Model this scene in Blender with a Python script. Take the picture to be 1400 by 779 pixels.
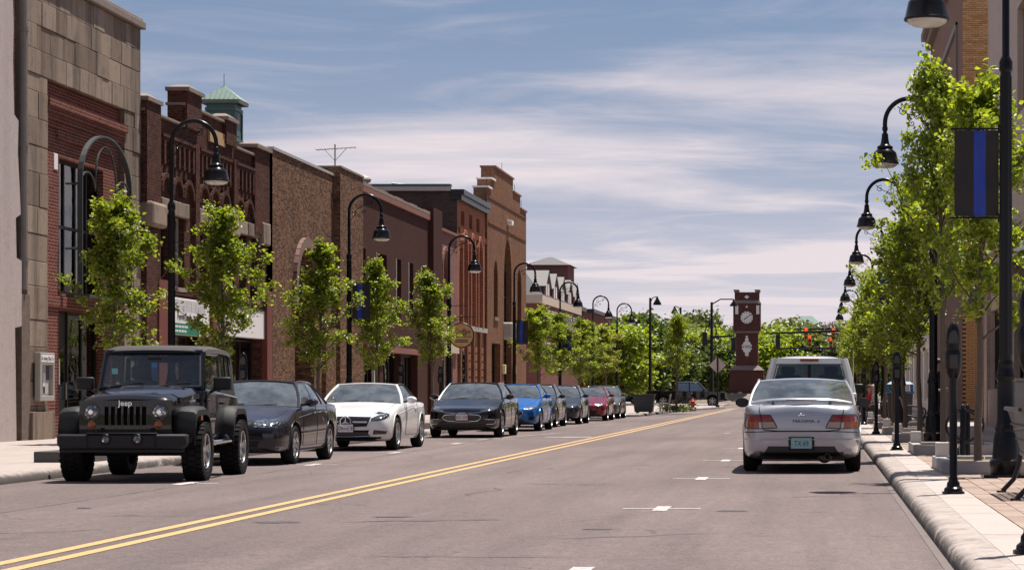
import bpy, bmesh, math, random
import numpy as np
from mathutils import Vector, Matrix, Euler
from mathutils.bvhtree import BVHTree
R = math.radians
PI = math.pi
random.seed(7)
for o in list(bpy.data.objects):
    bpy.data.objects.remove(o)
S = bpy.context.scene
COL = S.collection

# ------------------------------------------------------------------ camera
F = 3200.0                      # focal length in pixels of the 1400 px wide photograph
VX, VY, CH = 1120.0, 533.0, 1.22
cam = bpy.data.cameras.new('camera')
cam.sensor_width = 36.0
cam.lens = F / 1400.0 * 36.0
cam.shift_x = (700.0 - VX) / 1400.0
cam.shift_y = (VY - 389.5) / 1400.0
cam.clip_end = 9000
camo = bpy.data.objects.new('camera', cam)
COL.objects.link(camo)
camo.location = (0, 0, CH)
camo.rotation_euler = (R(90), 0, 0)
S.camera = camo

# ------------------------------------------------------------------ sky, sun, exposure
SUN_EL, SUN_AZ = R(71), R(54)     # sun stands over the right side, a little ahead of the camera
sd = Vector((math.cos(SUN_EL) * math.cos(SUN_AZ), math.cos(SUN_EL) * math.sin(SUN_AZ), math.sin(SUN_EL)))
W = bpy.data.worlds.new('World')
S.world = W
W.use_nodes = True
nt = W.node_tree
nt.nodes.clear()
def wn(t, **k):
    n = nt.nodes.new(t)
    for a, b in k.items():
        setattr(n, a, b)
    return n
def wm(op, a, b=None, c=None):
    n = wn('ShaderNodeMath', operation=op)
    for i, v in enumerate((a, b, c)):
        if v is None: continue
        if isinstance(v, (int, float)): n.inputs[i].default_value = v
        else: nt.links.new(v, n.inputs[i])
    return n.outputs[0]
sky = wn('ShaderNodeTexSky', sky_type='NISHITA', sun_disc=False)
sky.sun_elevation = SUN_EL
sky.sun_rotation = PI / 2 - SUN_AZ
sky.altitude = 200
sky.air_density = 1.2
sky.dust_density = 0.4
sky.ozone_density = 2.5
tc = wn('ShaderNodeTexCoord')
sx = wn('ShaderNodeSeparateXYZ')
nt.links.new(tc.outputs['Generated'], sx.inputs[0])
den = wm('ADD', wm('MAXIMUM', sx.outputs[2], 0.0), 0.045)
px, py = wm('DIVIDE', sx.outputs[0], den), wm('DIVIDE', sx.outputs[1], den)
def cloud(sxx, syy, off, detail, rough, dist, lo, hi):
    c = wn('ShaderNodeCombineXYZ')
    nt.links.new(wm('MULTIPLY_ADD', px, sxx, off), c.inputs[0])
    nt.links.new(wm('MULTIPLY_ADD', py, syy, off * 0.7), c.inputs[1])
    t = wn('ShaderNodeTexNoise')
    t.inputs['Scale'].default_value = 1.0
    t.inputs['Detail'].default_value = detail
    t.inputs['Roughness'].default_value = rough
    t.inputs['Distortion'].default_value = dist
    nt.links.new(c.outputs[0], t.inputs['Vector'])
    m = wn('ShaderNodeMapRange', interpolation_type='SMOOTHSTEP')
    m.inputs[1].default_value, m.inputs[2].default_value = lo, hi
    nt.links.new(t.outputs[0], m.inputs[0])
    return m.outputs[0]
big = cloud(0.50, 0.58, 21.1, 7, 0.55, 0.4, 0.46, 0.66)
wisp = cloud(1.7, 2.0, 11.3, 9, 0.62, 1.0, 0.44, 0.80)
low = wm('POWER', wm('SUBTRACT', 1.0, wm('MINIMUM', wm('MAXIMUM', sx.outputs[2], 0.0), 1.0)), 16.0)
veil = wm('MAXIMUM', wm('MULTIPLY_ADD', low, 1.40, -0.03), 0.0)
fac = wm('MINIMUM', wm('ADD', wm('ADD', wm('MULTIPLY', big, 0.60), wm('MULTIPLY', wisp, 0.24)), veil), 0.95)
sv = wn('ShaderNodeCombineXYZ')
nt.links.new(sx.outputs[0], sv.inputs[0]); nt.links.new(sx.outputs[1], sv.inputs[1])
nt.links.new(wm('MULTIPLY_ADD', wm('MAXIMUM', sx.outputs[2], 0.0), 0.85, 0.24), sv.inputs[2])
vn = wn('ShaderNodeVectorMath', operation='NORMALIZE')
nt.links.new(sv.outputs[0], vn.inputs[0]); nt.links.new(vn.outputs[0], sky.inputs[0])
mix = wn('ShaderNodeMix', data_type='RGBA')
nt.links.new(fac, mix.inputs['Factor'])
hs_ = wn('ShaderNodeHueSaturation'); hs_.inputs['Saturation'].default_value = 0.95; hs_.inputs['Value'].default_value = 0.93
nt.links.new(sky.outputs[0], hs_.inputs['Color'])
nt.links.new(hs_.outputs[0], mix.inputs['A'])
mix.inputs['B'].default_value = (9.5, 8.45, 8.75, 1)
bg = wn('ShaderNodeBackground')
bg.inputs['Strength'].default_value = 0.055
nt.links.new(mix.outputs['Result'], bg.inputs['Color'])
wo = wn('ShaderNodeOutputWorld')
nt.links.new(bg.outputs[0], wo.inputs[0])
sun = bpy.data.lights.new('sun', 'SUN')
sun.energy = 5.0
sun.angle = R(0.55)
sun.color = (1.0, 0.94, 0.86)
suno = bpy.data.objects.new('sun', sun)
COL.objects.link(suno)
suno.location = (20, 20, 60)
suno.rotation_euler = (-sd).to_track_quat('-Z', 'Y').to_euler()
S.view_settings.view_transform = 'Standard'
S.view_settings.look = 'None'
S.view_settings.gamma = 1.0
S.view_settings.use_curve_mapping = False
S.view_settings.exposure = 0.7
S.render.engine = 'CYCLES'
S.cycles.use_denoising = True
S.cycles.max_bounces = 8
S.cycles.transparent_max_bounces = 16
S.cycles.sample_clamp_indirect = 6.0
S.cycles.caustics_reflective = False
S.cycles.caustics_refractive = False

# ------------------------------------------------------------------ materials
class NT:
    def __init__(s, name):
        s.m = bpy.data.materials.new(name)
        s.m.use_nodes = True
        s.t = s.m.node_tree
        s.t.nodes.clear()
        s.out = s.n('ShaderNodeOutputMaterial')
        s.b = s.n('ShaderNodeBsdfPrincipled')
        s.l(s.b.outputs[0], s.out.inputs[0])
    def n(s, t, **k):
        n = s.t.nodes.new(t)
        for a, b in k.items(): setattr(n, a, b)
        return n
    def l(s, a, b): s.t.links.new(a, b)
    def math(s, op, a, b=None, c=None, clamp=False):
        n = s.n('ShaderNodeMath', operation=op, use_clamp=clamp)
        for i, v in enumerate((a, b, c)):
            if v is None: continue
            if isinstance(v, (int, float)): n.inputs[i].default_value = v
            else: s.l(v, n.inputs[i])
        return n.outputs[0]
    def pos(s, kind='world'):
        if kind == 'world': return s.n('ShaderNodeNewGeometry').outputs['Position']
        return s.n('ShaderNodeTexCoord').outputs['Object']
    def noise(s, vec, scale, detail=4, rough=0.55, dist=0, stretch=None):
        if stretch:
            mp = s.n('ShaderNodeMapping')
            mp.inputs['Scale'].default_value = stretch
            s.l(vec, mp.inputs[0]); vec = mp.outputs[0]
        t = s.n('ShaderNodeTexNoise')
        t.inputs['Scale'].default_value = scale
        t.inputs['Detail'].default_value = detail
        t.inputs['Roughness'].default_value = rough
        t.inputs['Distortion'].default_value = dist
        s.l(vec, t.inputs['Vector'])
        return t.outputs[0]
    def ramp(s, fac, lo, hi, smooth=True):
        m = s.n('ShaderNodeMapRange', interpolation_type='SMOOTHSTEP' if smooth else 'LINEAR')
        m.inputs[1].default_value, m.inputs[2].default_value = lo, hi
        s.l(fac, m.inputs[0])
        return m.outputs[0]
    def mix(s, fac, a, b, mode='MIX'):
        m = s.n('ShaderNodeMix', data_type='RGBA', blend_type=mode)
        for k, v in (('Factor', fac), ('A', a), ('B', b)):
            i = m.inputs[k] if k != 'Factor' else m.inputs[0]
            if isinstance(v, (int, float)): i.default_value = v
            elif isinstance(v, tuple): i.default_value = v if len(v) == 4 else v + (1,)
            else: s.l(v, i)
        return m.outputs['Result']
    def bump(s, h, strength=0.3, dist=0.02):
        b = s.n('ShaderNodeBump')
        b.inputs['Strength'].default_value = strength
        b.inputs['Distance'].default_value = dist
        s.l(h, b.inputs['Height'])
        s.l(b.outputs[0], s.b.inputs['Normal'])
    def set(s, **k):
        for a, v in k.items():
            i = s.b.inputs[a.replace('_', ' ')]
            if isinstance(v, tuple): i.default_value = v if len(v) == 4 else v + (1,)
            elif isinstance(v, (int, float)): i.default_value = v
            else: s.l(v, i)
        return s
MATS = {}
def simple(name, col, rough=0.6, metal=0.0, var=0.12, scale=6.0, bump=0.0, space='world', coat=0.0, bscale=40, rnd=0.0, spec=0.5):
    if name in MATS: return MATS[name]
    t = NT(name)
    p = t.pos(space)
    n = t.noise(p, scale, 5, 0.6)
    f = t.math('MULTIPLY_ADD', n, 2 * var, 1 - var)
    if rnd:
        oi = t.n('ShaderNodeObjectInfo')
        f = t.math('MULTIPLY', f, t.math('MULTIPLY_ADD', oi.outputs['Random'], 2 * rnd, 1 - rnd))
    c = t.mix(1.0, col, f, 'MULTIPLY')
    t.set(Base_Color=c, Roughness=rough, Metallic=metal, Coat_Weight=coat, Coat_Roughness=0.03, Specular_IOR_Level=spec)
    if bump:
        t.bump(t.noise(p, bscale, 4, 0.6), bump, 0.01)
    MATS[name] = t.m
    return t.m

def brick_mat(name, c1, c2, mortar, w=0.21, h=0.076, ms=0.010, bump=0.5, stain=0.3, dirt=(0.03, 0.025, 0.022), spark=0.0):
    t = NT(name)
    g = t.n('ShaderNodeNewGeometry')
    sp = t.n('ShaderNodeSeparateXYZ'); t.l(g.outputs['Position'], sp.inputs[0])
    sn = t.n('ShaderNodeSeparateXYZ'); t.l(g.outputs['True Normal'], sn.inputs[0])
    k = t.math('GREATER_THAN', t.math('ABSOLUTE', sn.outputs[0]), 0.5)
    u = t.math('ADD', t.math('MULTIPLY', sp.outputs[1], k), t.math('MULTIPLY', sp.outputs[0], t.math('SUBTRACT', 1.0, k)))
    cb = t.n('ShaderNodeCombineXYZ'); t.l(u, cb.inputs[0]); t.l(sp.outputs[2], cb.inputs[1])
    b = t.n('ShaderNodeTexBrick')
    b.inputs['Scale'].default_value = 1.0
    b.inputs['Brick Width'].default_value = w
    b.inputs['Row Height'].default_value = h
    b.inputs['Mortar Size'].default_value = ms
    b.inputs['Mortar Smooth'].default_value = 0.3
    b.inputs['Bias'].default_value = 0.0
    b.inputs['Color1'].default_value = c1 + (1,)
    b.inputs['Color2'].default_value = c2 + (1,)
    b.inputs['Mortar'].default_value = mortar + (1,)
    t.l(cb.outputs[0], b.inputs['Vector'])
    n1 = t.noise(g.outputs['Position'], 0.7, 6, 0.65)
    st = t.ramp(n1, 0.45, 0.75)
    c = t.mix(t.math('MULTIPLY', st, stain), b.outputs['Color'], dirt)
    # rain streaks running down from the coping
    n2 = t.noise(g.outputs['Position'], 1.0, 4, 0.6, 0, (2.2, 2.2, 0.12))
    c = t.mix(t.math('MULTIPLY', t.ramp(n2, 0.55, 0.8), stain * 0.8), c, dirt)
    n3 = t.noise(g.outputs['Position'], 9.0, 3, 0.6)
    c = t.mix(1.0, c, t.math('MULTIPLY_ADD', n3, 0.7, 0.65), 'MULTIPLY')
    if spark:
        wv = t.n('ShaderNodeTexWhiteNoise')
        sn2 = t.n('ShaderNodeVectorMath', operation='SNAP')
        t.l(cb.outputs[0], sn2.inputs[0]); sn2.inputs[1].default_value = (w * 0.5, h, 1)
        t.l(sn2.outputs[0], wv.inputs['Vector'])
        c = t.mix(t.math('MULTIPLY', t.math('GREATER_THAN', wv.outputs['Value'], 0.86), spark), c, (0.48, 0.37, 0.26))
    t.set(Base_Color=c, Roughness=0.88, Specular_IOR_Level=0.08)
    hh = t.math('ADD', t.math('SUBTRACT', 1.0, b.outputs['Fac']), t.math('MULTIPLY', n3, 0.4))
    t.bump(hh, bump, 0.012)
    MATS[name] = t.m
    return t.m

def glass_mat(name, tint=(0.35, 0.38, 0.38), ior=1.6, rough=0.0, wav=0.0, sky_sheen=0.0):
    t = NT(name)
    tr = t.n('ShaderNodeBsdfTransparent'); tr.inputs[0].default_value = tint + (1,)
    gl = t.n('ShaderNodeBsdfGlossy'); gl.inputs['Roughness'].default_value = rough
    gl.inputs['Color'].default_value = (0.95, 0.97, 0.97, 1)
    fr = t.n('ShaderNodeFresnel'); fr.inputs['IOR'].default_value = ior
    if wav:
        b = t.n('ShaderNodeBump'); b.inputs['Strength'].default_value = wav; b.inputs['Distance'].default_value = 0.05
        t.l(t.noise(t.pos(), 1.3, 2, 0.5), b.inputs['Height'])
        t.l(b.outputs[0], gl.inputs['Normal']); t.l(b.outputs[0], fr.inputs['Normal'])
    mx = t.n('ShaderNodeMixShader')
    t.l(fr.outputs[0], mx.inputs[0]); t.l(tr.outputs[0], mx.inputs[1]); t.l(gl.outputs[0], mx.inputs[2])
    last = mx.outputs[0]
    if sky_sheen:                      # mottled pale layer mixed in to stand for bright sky reflection
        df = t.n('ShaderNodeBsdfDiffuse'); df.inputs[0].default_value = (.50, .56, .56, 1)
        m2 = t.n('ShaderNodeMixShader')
        t.l(t.math('MULTIPLY_ADD', t.ramp(t.noise(t.pos('object'), 2.5, 5, .65), .3, .75), sky_sheen * 1.4, sky_sheen * .3), m2.inputs[0])
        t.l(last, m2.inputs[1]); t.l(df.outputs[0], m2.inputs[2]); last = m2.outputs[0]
    t.l(last, t.out.inputs[0])
    t.t.nodes.remove(t.b)
    MATS[name] = t.m
    return t.m

def paint(name, col, metal=0.25, rough=0.28, coat=1.0, dust=0.03):
    t = NT(name)
    p = t.pos('object')
    d = t.noise(p, 3.0, 5, 0.6)
    g = t.n('ShaderNodeNewGeometry')
    sp = t.n('ShaderNodeSeparateXYZ'); t.l(p, sp.inputs[0])
    low = t.math('MULTIPLY', t.ramp(d, 0.4, 0.75), dust)     # thin road dust
    c = t.mix(low, col, (0.22, 0.19, 0.17))
    sill = t.math('SUBTRACT', 1.0, t.ramp(t.math('ADD', sp.outputs[2], t.math('MULTIPLY', d, .25)), .28, .62))
    c = t.mix(t.math('MULTIPLY', sill, dust * 2.0), c, (0.15, 0.125, 0.105))
    t.set(Base_Color=c, Metallic=metal, Roughness=t.math('MULTIPLY_ADD', d, 0.15, rough - 0.05), Coat_Weight=coat, Coat_Roughness=t.math('MULTIPLY_ADD', d, 0.03, 0.0), Specular_IOR_Level=0.08)
    MATS[name] = t.m
    return t.m

def emis(name, col, s):
    t = NT(name)
    t.set(Base_Color=col, Emission_Color=col, Emission_Strength=s, Roughness=0.4)
    MATS[name] = t.m
    return t.m

def leaf_mat(name, base, var=0.35, trans=0.5):
    t = NT(name)
    g = t.n('ShaderNodeNewGeometry')
    oi = t.n('ShaderNodeObjectInfo')
    h = t.n('ShaderNodeHueSaturation')
    t.l(t.math('MULTIPLY_ADD', g.outputs['Random Per Island'], -0.035, 0.512), h.inputs['Hue'])
    h.inputs['Saturation'].default_value = 1.0
    v = t.math('MULTIPLY_ADD', g.outputs['Random Per Island'], 2 * var, 1 - var)
    v = t.math('MULTIPLY', v, t.math('MULTIPLY_ADD', oi.outputs['Random'], 0.3, 0.85))
    t.l(v, h.inputs['Value'])
    h.inputs['Color'].default_value = base + (1,)
    df = t.n('ShaderNodeBsdfPrincipled')
    t.l(h.outputs[0], df.inputs['Base Color'])
    df.inputs['Roughness'].default_value = 0.42
    df.inputs['Specular IOR Level'].default_value = 0.5
    tl = t.n('ShaderNodeBsdfTranslucent')
    tcol = t.mix(1.0, h.outputs[0], (1.85, 1.65, 0.42), 'MULTIPLY')
    t.l(tcol, tl.inputs[0])
    mx = t.n('ShaderNodeMixShader'); mx.inputs[0].default_value = trans
    t.l(df.outputs[0], mx.inputs[1]); t.l(tl.outputs[0], mx.inputs[2])
    t.l(mx.outputs[0], t.out.inputs[0])
    t.t.nodes.remove(t.b)
    MATS[name] = t.m
    return t.m

# ------------------------------------------------------------------ mesh helpers
def set_props(o, label=None, cat=None, group=None, kind=None):
    if label: o['label'] = label
    if cat: o['category'] = cat
    if group: o['group'] = group
    if kind: o['kind'] = kind
    return o
def thing(name, label, cat, loc=(0, 0, 0), rz=0, group=None):
    o = bpy.data.objects.new(name, None)
    COL.objects.link(o)
    o.location = loc
    o.rotation_euler = (0, 0, rz)
    o.empty_display_size = 0.3
    return set_props(o, label, cat, group)
def link(name, me, parent=None, loc=(0, 0, 0), rot=(0, 0, 0), scale=(1, 1, 1)):
    o = bpy.data.objects.new(name, me)
    COL.objects.link(o)
    o.parent = parent
    o.location = loc; o.rotation_euler = rot; o.scale = scale
    return o
def copy_tree(o, parent=None):
    c = o.copy()
    COL.objects.link(c)
    c.parent = parent
    for ch in list(o.children):
        copy_tree(ch, c)
    return c

class MB:
    def __init__(s): s.v, s.f, s.mi = [], [], []; s.cur = 0
    def add(s, vs, fs):
        b = len(s.v)
        s.v.extend([tuple(v) for v in vs])
        s.f.extend([tuple(b + i for i in f) for f in fs])
        s.mi.extend([s.cur] * len(fs))
        return s
    def box(s, x0, x1, y0, y1, z0, z1, M=None):
        vs = [Vector((x, y, z)) for x in (x0, x1) for y in (y0, y1) for z in (z0, z1)]
        if M: vs = [M @ v for v in vs]
        return s.add(vs, [(0, 1, 3, 2), (4, 6, 7, 5), (0, 4, 5, 1), (2, 3, 7, 6), (0, 2, 6, 4), (1, 5, 7, 3)])
    def frustum(s, z0, z1, a, b, c=(0, 0)):      # a,b: half sizes (x,y) at z0 and z1
        vs = [(c[0] + i * h[0], c[1] + j * h[1], z) for z, h in ((z0, a), (z1, b)) for i, j in ((-1, -1), (1, -1), (1, 1), (-1, 1))]
        return s.add(vs, [(3, 2, 1, 0), (4, 5, 6, 7), (0, 1, 5, 4), (1, 2, 6, 5), (2, 3, 7, 6), (3, 0, 4, 7)])
    def grid(s, rows, flip=False):
        n = len(rows[0]); vs = [p for r in rows for p in r]; fs = []
        for i in range(len(rows) - 1):
            for j in range(n - 1):
                q = (i * n + j, i * n + j + 1, (i + 1) * n + j + 1, (i + 1) * n + j)
                fs.append(q[::-1] if flip else q)
        return s.add(vs, fs)
    def tube(s, path, r, n=8, cap=True, closed=False, flat=1.0):
        P = [Vector(p) for p in path]
        rs = r if isinstance(r, (list, tuple)) else [r] * len(P)
        rings = []; up = None
        for i, p in enumerate(P):
            if closed: d = P[(i + 1) % len(P)] - P[i - 1]
            else: d = P[min(i + 1, len(P) - 1)] - P[max(i - 1, 0)]
            d.normalize()
            if up is None:
                up = Vector((0, 0, 1)) if abs(d.z) < 0.9 else Vector((0, 1, 0))
            a = d.cross(up)
            if a.length < 1e-4: a = d.cross(Vector((1, 0, 0)))
            a.normalize(); b = a.cross(d).normalized(); up = b
            rings.append([p + a * math.cos(2 * PI * k / n) * rs[i] + b * math.sin(2 * PI * k / n) * rs[i] * flat for k in range(n)])
        vs = [v for g in rings for v in g]; fs = []
        m = len(rings)
        for i in range(m if closed else m - 1):
            i2 = (i + 1) % m
            for k in range(n):
                fs.append((i * n + k, i * n + (k + 1) % n, i2 * n + (k + 1) % n, i2 * n + k))
        if cap and not closed:
            fs.append(tuple(range(n - 1, -1, -1))); fs.append(tuple(range((m - 1) * n, m * n)))
        return s.add(vs, fs)
    def lathe(s, prof, n=16, c=(0, 0, 0), axis='z', cap=True, sx=1.0, sy=1.0):
        vs = []; fs = []
        for r, h in prof:
            for k in range(n):
                a = 2 * PI * k / n
                x, y = r * math.cos(a) * sx, r * math.sin(a) * sy
                p = (x, y, h) if axis == 'z' else ((h, x, y) if axis == 'x' else (x, h, y))
                vs.append((p[0] + c[0], p[1] + c[1], p[2] + c[2]))
        for i in range(len(prof) - 1):
            for k in range(n):
                q = (i * n + k, i * n + (k + 1) % n, (i + 1) * n + (k + 1) % n, (i + 1) * n + k)
                fs.append(q if axis != 'y' else q[::-1])
        if cap:
            fs.append(tuple(range(n - 1, -1, -1))); fs.append(tuple(range((len(prof) - 1) * n, len(prof) * n)))
        return s.add(vs, fs)
    def prism(s, poly, axis, a, b):              # poly 2D in the other two axes, extruded from a to b
        def p3(p, h):
            return {'x': (h, p[0], p[1]), 'y': (p[0], h, p[1]), 'z': (p[0], p[1], h)}[axis]
        n = len(poly)
        vs = [p3(p, a) for p in poly] + [p3(p, b) for p in poly]
        fs = [tuple(range(n - 1, -1, -1)), tuple(range(n, 2 * n))] + [(i, (i + 1) % n, n + (i + 1) % n, n + i) for i in range(n)]
        return s.add(vs, fs)
    def mesh(s, name, mats=None, smooth=35, fixn=True):
        me = bpy.data.meshes.new(name)
        me.from_pydata(s.v, [], s.f)
        for m in (mats if isinstance(mats, (list, tuple)) else [mats]):
            me.materials.append(m)
        if len(me.materials) > 1:
            me.polygons.foreach_set('material_index', s.mi)
        if fixn:
            bm = bmesh.new(); bm.from_mesh(me)
            bmesh.ops.recalc_face_normals(bm, faces=bm.faces)
            bm.to_mesh(me); bm.free()
        if smooth:
            me.polygons.foreach_set('use_smooth', [True] * len(me.polygons))
            me.set_sharp_from_angle(angle=R(smooth))
        me.update()
        return me
    def build(s, name, mats, parent=None, loc=(0, 0, 0), smooth=35, bevel=0, fixn=True, rot=(0, 0, 0)):
        o = link(name, s.mesh(name, mats, smooth, fixn), parent, loc, rot)
        if bevel:
            b = o.modifiers.new('bevel', 'BEVEL'); b.width = bevel; b.segments = 2; b.limit_method = 'ANGLE'; b.angle_limit = R(40)
            b.harden_normals = False
        return o
def B(x0, x1, y0, y1, z0, z1): return MB().box(x0, x1, y0, y1, z0, z1)

DG = None
def text(parent, s, size, loc, rot, mat, name='lettering', ext=0.004, align='CENTER', sx=1.0, shear=0.0):
    cu = bpy.data.curves.new(name, 'FONT')
    cu.body = s; cu.size = size; cu.extrude = ext; cu.align_x = align; cu.align_y = 'CENTER'; cu.shear = shear
    cu.resolution_u = 3
    t = bpy.data.objects.new('tmp', cu); COL.objects.link(t)
    me = bpy.data.meshes.new_from_object(t.evaluated_get(bpy.context.evaluated_depsgraph_get()))
    bpy.data.objects.remove(t)
    me.materials.clear(); me.materials.append(mat)
    o = link(name, me, parent, loc, rot, (sx, 1, 1))
    return o
ROT_PX = (R(90), 0, R(90))      # faces +X (street face of the left row)
ROT_NX = (R(90), 0, R(-90))     # faces -X
ROT_NY = (R(90), 0, 0)          # faces the camera side
ROT_PY = (R(90), 0, R(180))

# unit blocks with eased edges, shared by stones, slabs and pavers
def unit_block(name, mat, bev=0.04):
    bm = bmesh.new()
    bmesh.ops.create_cube(bm, size=1.0)
    bmesh.ops.bevel(bm, geom=bm.edges[:], offset=bev, segments=1, affect='EDGES')
    me = bpy.data.meshes.new(name); bm.to_mesh(me); bm.free()
    me.materials.append(mat)
    return me
# ================================================================== setting: ground, road, kerbs, pavements
FX = -17.3                       # street face of the left row
KL, KR = -10.55, 0.92            # kerb faces
SWZ = 0.13

def asphalt():
    t = NT('asphalt')
    p = t.pos()
    fine = t.noise(p, 42.0, 4, 0.85)
    mid = t.noise(p, 3.0, 6, 0.65)
    peb = t.noise(p, 14.0, 5, 0.8)
    bigm = t.noise(p, 0.22, 5, 0.6, 0.4, (1, 0.35, 1))
    streak = t.noise(p, 1.0, 5, 0.6, 0, (2.2, 0.10, 1))
    c = t.mix(t.ramp(bigm, 0.3, 0.7), (0.110, 0.082, 0.078), (0.160, 0.122, 0.116))
    c = t.mix(t.math('MULTIPLY', t.ramp(streak, 0.4, 0.7), 0.5), c, (0.088, 0.068, 0.065))
    c = t.mix(1.0, c, t.math('MULTIPLY_ADD', t.ramp(peb, .3, .7), 0.55, 0.72), 'MULTIPLY')
    grit = t.noise(p, 150.0, 2, 0.8)
    c = t.mix(1.0, c, t.math('MULTIPLY_ADD', t.ramp(fine, .25, .75), 1.0, 0.5), 'MULTIPLY')
    c = t.mix(1.0, c, t.math('MULTIPLY_ADD', t.ramp(grit, .2, .8), 1.0, 0.5), 'MULTIPLY')
    c = t.mix(1.0, c, t.math('MULTIPLY_ADD', mid, 0.5, 0.75), 'MULTIPLY')
    # cracks, sealed and open
    v = t.n('ShaderNodeTexVoronoi', feature='DISTANCE_TO_EDGE')
    v.inputs['Scale'].default_value = 0.20
    dv = t.n('ShaderNodeVectorMath', operation='ADD')
    nz = t.n('ShaderNodeTexNoise'); nz.inputs['Scale'].default_value = 0.9; nz.inputs['Detail'].default_value = 6
    t.l(p, nz.inputs['Vector'])
    sc = t.n('ShaderNodeVectorMath', operation='SCALE'); sc.inputs['Scale'].default_value = 1.6
    t.l(nz.outputs['Color'], sc.inputs[0]); t.l(p, dv.inputs[0]); t.l(sc.outputs[0], dv.inputs[1])
    t.l(dv.outputs[0], v.inputs['Vector'])
    cr = t.math('MULTIPLY', t.math('LESS_THAN', v.outputs['Distance'], 0.0035), t.ramp(mid, 0.48, 0.56))
    c = t.mix(t.math('MULTIPLY', cr, 0.6), c, (0.035, 0.032, 0.033))
    oil = t.noise(p, 0.8, 4, 0.5)
    c = t.mix(t.math('MULTIPLY', t.ramp(oil, 0.66, 0.75), 0.5), c, (0.05, 0.045, 0.045))
    t.set(Base_Color=c, Roughness=0.85, Specular_IOR_Level=0.35)
    t.bump(t.math('ADD', fine, t.math('MULTIPLY', cr, -1.0)), 0.55, 0.008)
    return t.m
M_ASPH = asphalt()

def concrete(name, col, joints=None, stain=0.35, dark=(0.13, 0.115, 0.105)):
    t = NT(name)
    p = t.pos()
    a = t.noise(p, 1.1, 6, 0.65)
    b = t.noise(p, 30.0, 4, 0.7)
    c = t.mix(t.math('MULTIPLY', t.ramp(a, 0.45, 0.75), stain), col, dark)
    c = t.mix(1.0, c, t.math('MULTIPLY_ADD', b, 0.4, 0.8), 'MULTIPLY')
    if joints:
        br = t.n('ShaderNodeTexBrick'); br.offset = 0.0
        br.inputs['Scale'].default_value = 1.0
        br.inputs['Brick Width'].default_value, br.inputs['Row Height'].default_value = joints
        br.inputs['Mortar Size'].default_value = 0.012
        t.l(p, br.inputs['Vector'])
        c = t.mix(t.math('MULTIPLY', br.outputs['Fac'], 0.7), c, (0.09, 0.08, 0.075))
    t.set(Base_Color=c, Roughness=0.85)
    t.bump(b, 0.25, 0.006)
    MATS[name] = t.m
    return t.m
M_SW = concrete('pavement_concrete', (0.335, 0.282, 0.258), (1.5, 1.5))
M_SLAB = concrete('slab_concrete', (0.37, 0.317, 0.29), None, 0.25)
def kerb_mat():
    t = NT('kerb_concrete')
    p = t.pos()
    g = t.n('ShaderNodeNewGeometry')
    sn = t.n('ShaderNodeSeparateXYZ'); t.l(g.outputs['Position'], sn.inputs[0])
    n = t.noise(p, 5.0, 6, 0.75, 0.6)
    n2 = t.noise(p, 24.0, 4, 0.7)
    # tyre scuffs and grime keep to the lower half of the face, in a ragged band
    low = t.math('SUBTRACT', 1.0, t.ramp(t.math('ADD', sn.outputs[2], t.math('MULTIPLY', n, 0.14)), 0.14, 0.225))
    pat = t.ramp(t.noise(p, 2.3, 5, 0.7, 0, (1, .6, 1)), 0.34, 0.47)
    c = t.mix(t.math('MULTIPLY', t.math('MULTIPLY', low, pat), 0.9), (0.36, 0.305, 0.278), (0.045, 0.037, 0.033))
    c = t.mix(1.0, c, t.math('MULTIPLY_ADD', n2, 0.55, 0.72), 'MULTIPLY')
    t.set(Base_Color=c, Roughness=0.88)
    t.bump(n2, 0.4, 0.01)
    return t.m
M_KERB = kerb_mat()
def grass_mat(name, c1, c2):
    t = NT(name); p = t.pos()
    n = t.noise(p, 0.15, 6, 0.65); n2 = t.noise(p, 6.0, 5, 0.7)
    c = t.mix(t.ramp(n, 0.35, 0.65), c1, c2)
    c = t.mix(1.0, c, t.math('MULTIPLY_ADD', n2, 0.8, 0.6), 'MULTIPLY')
    t.set(Base_Color=c, Roughness=0.95); t.bump(n2, 0.8, 0.1)
    return t.m
M_GRASS = grass_mat('ground_cover', (0.07, 0.085, 0.03), (0.12, 0.11, 0.06))

def sheet(name, pts, z, mat, parent=None):
    m = MB(); m.add([(x, y, z) for x, y in pts], [tuple(range(len(pts)))])
    o = m.build(name, mat, parent, smooth=0, fixn=False)
    if parent is None: o['kind'] = 'structure'
    return o
sheet('ground', [(-4000, -60), (4000, -60), (4000, 8000), (-4000, 8000)], -0.03, M_GRASS)
sheet('main_road', [(KL - 0.2, -12), (KR + 0.1, -12), (KR + 0.1, 165), (KL - 0.2, 165)], 0.0, M_ASPH)
sheet('cross_street', [(-160, 165), (160, 165), (160, 189), (-160, 189)], 0.0, M_ASPH)
sheet('far_pavement', [(-160, 189.2), (-7.7, 189.2), (-7.7, 262), (-160, 262)], 0.02, M_SW)
sheet('far_pavement_right', [(3.2, 189.2), (160, 189.2), (160, 262), (3.2, 262)], 0.02, M_SW)
sheet('far_road', [(-7.5, 189), (3.0, 189), (3.0, 700), (-7.5, 700)], 0.0, M_ASPH)
M_GUT = concrete('gutter_grime', (0.135, 0.108, 0.102), None, 0.6, (0.085, 0.07, 0.066))
sheet('gutter', [(KR - 0.07, -12), (KR + 0.02, -12), (KR + 0.02, 165), (KR - 0.07, 165)], 0.004, M_GUT)

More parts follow.
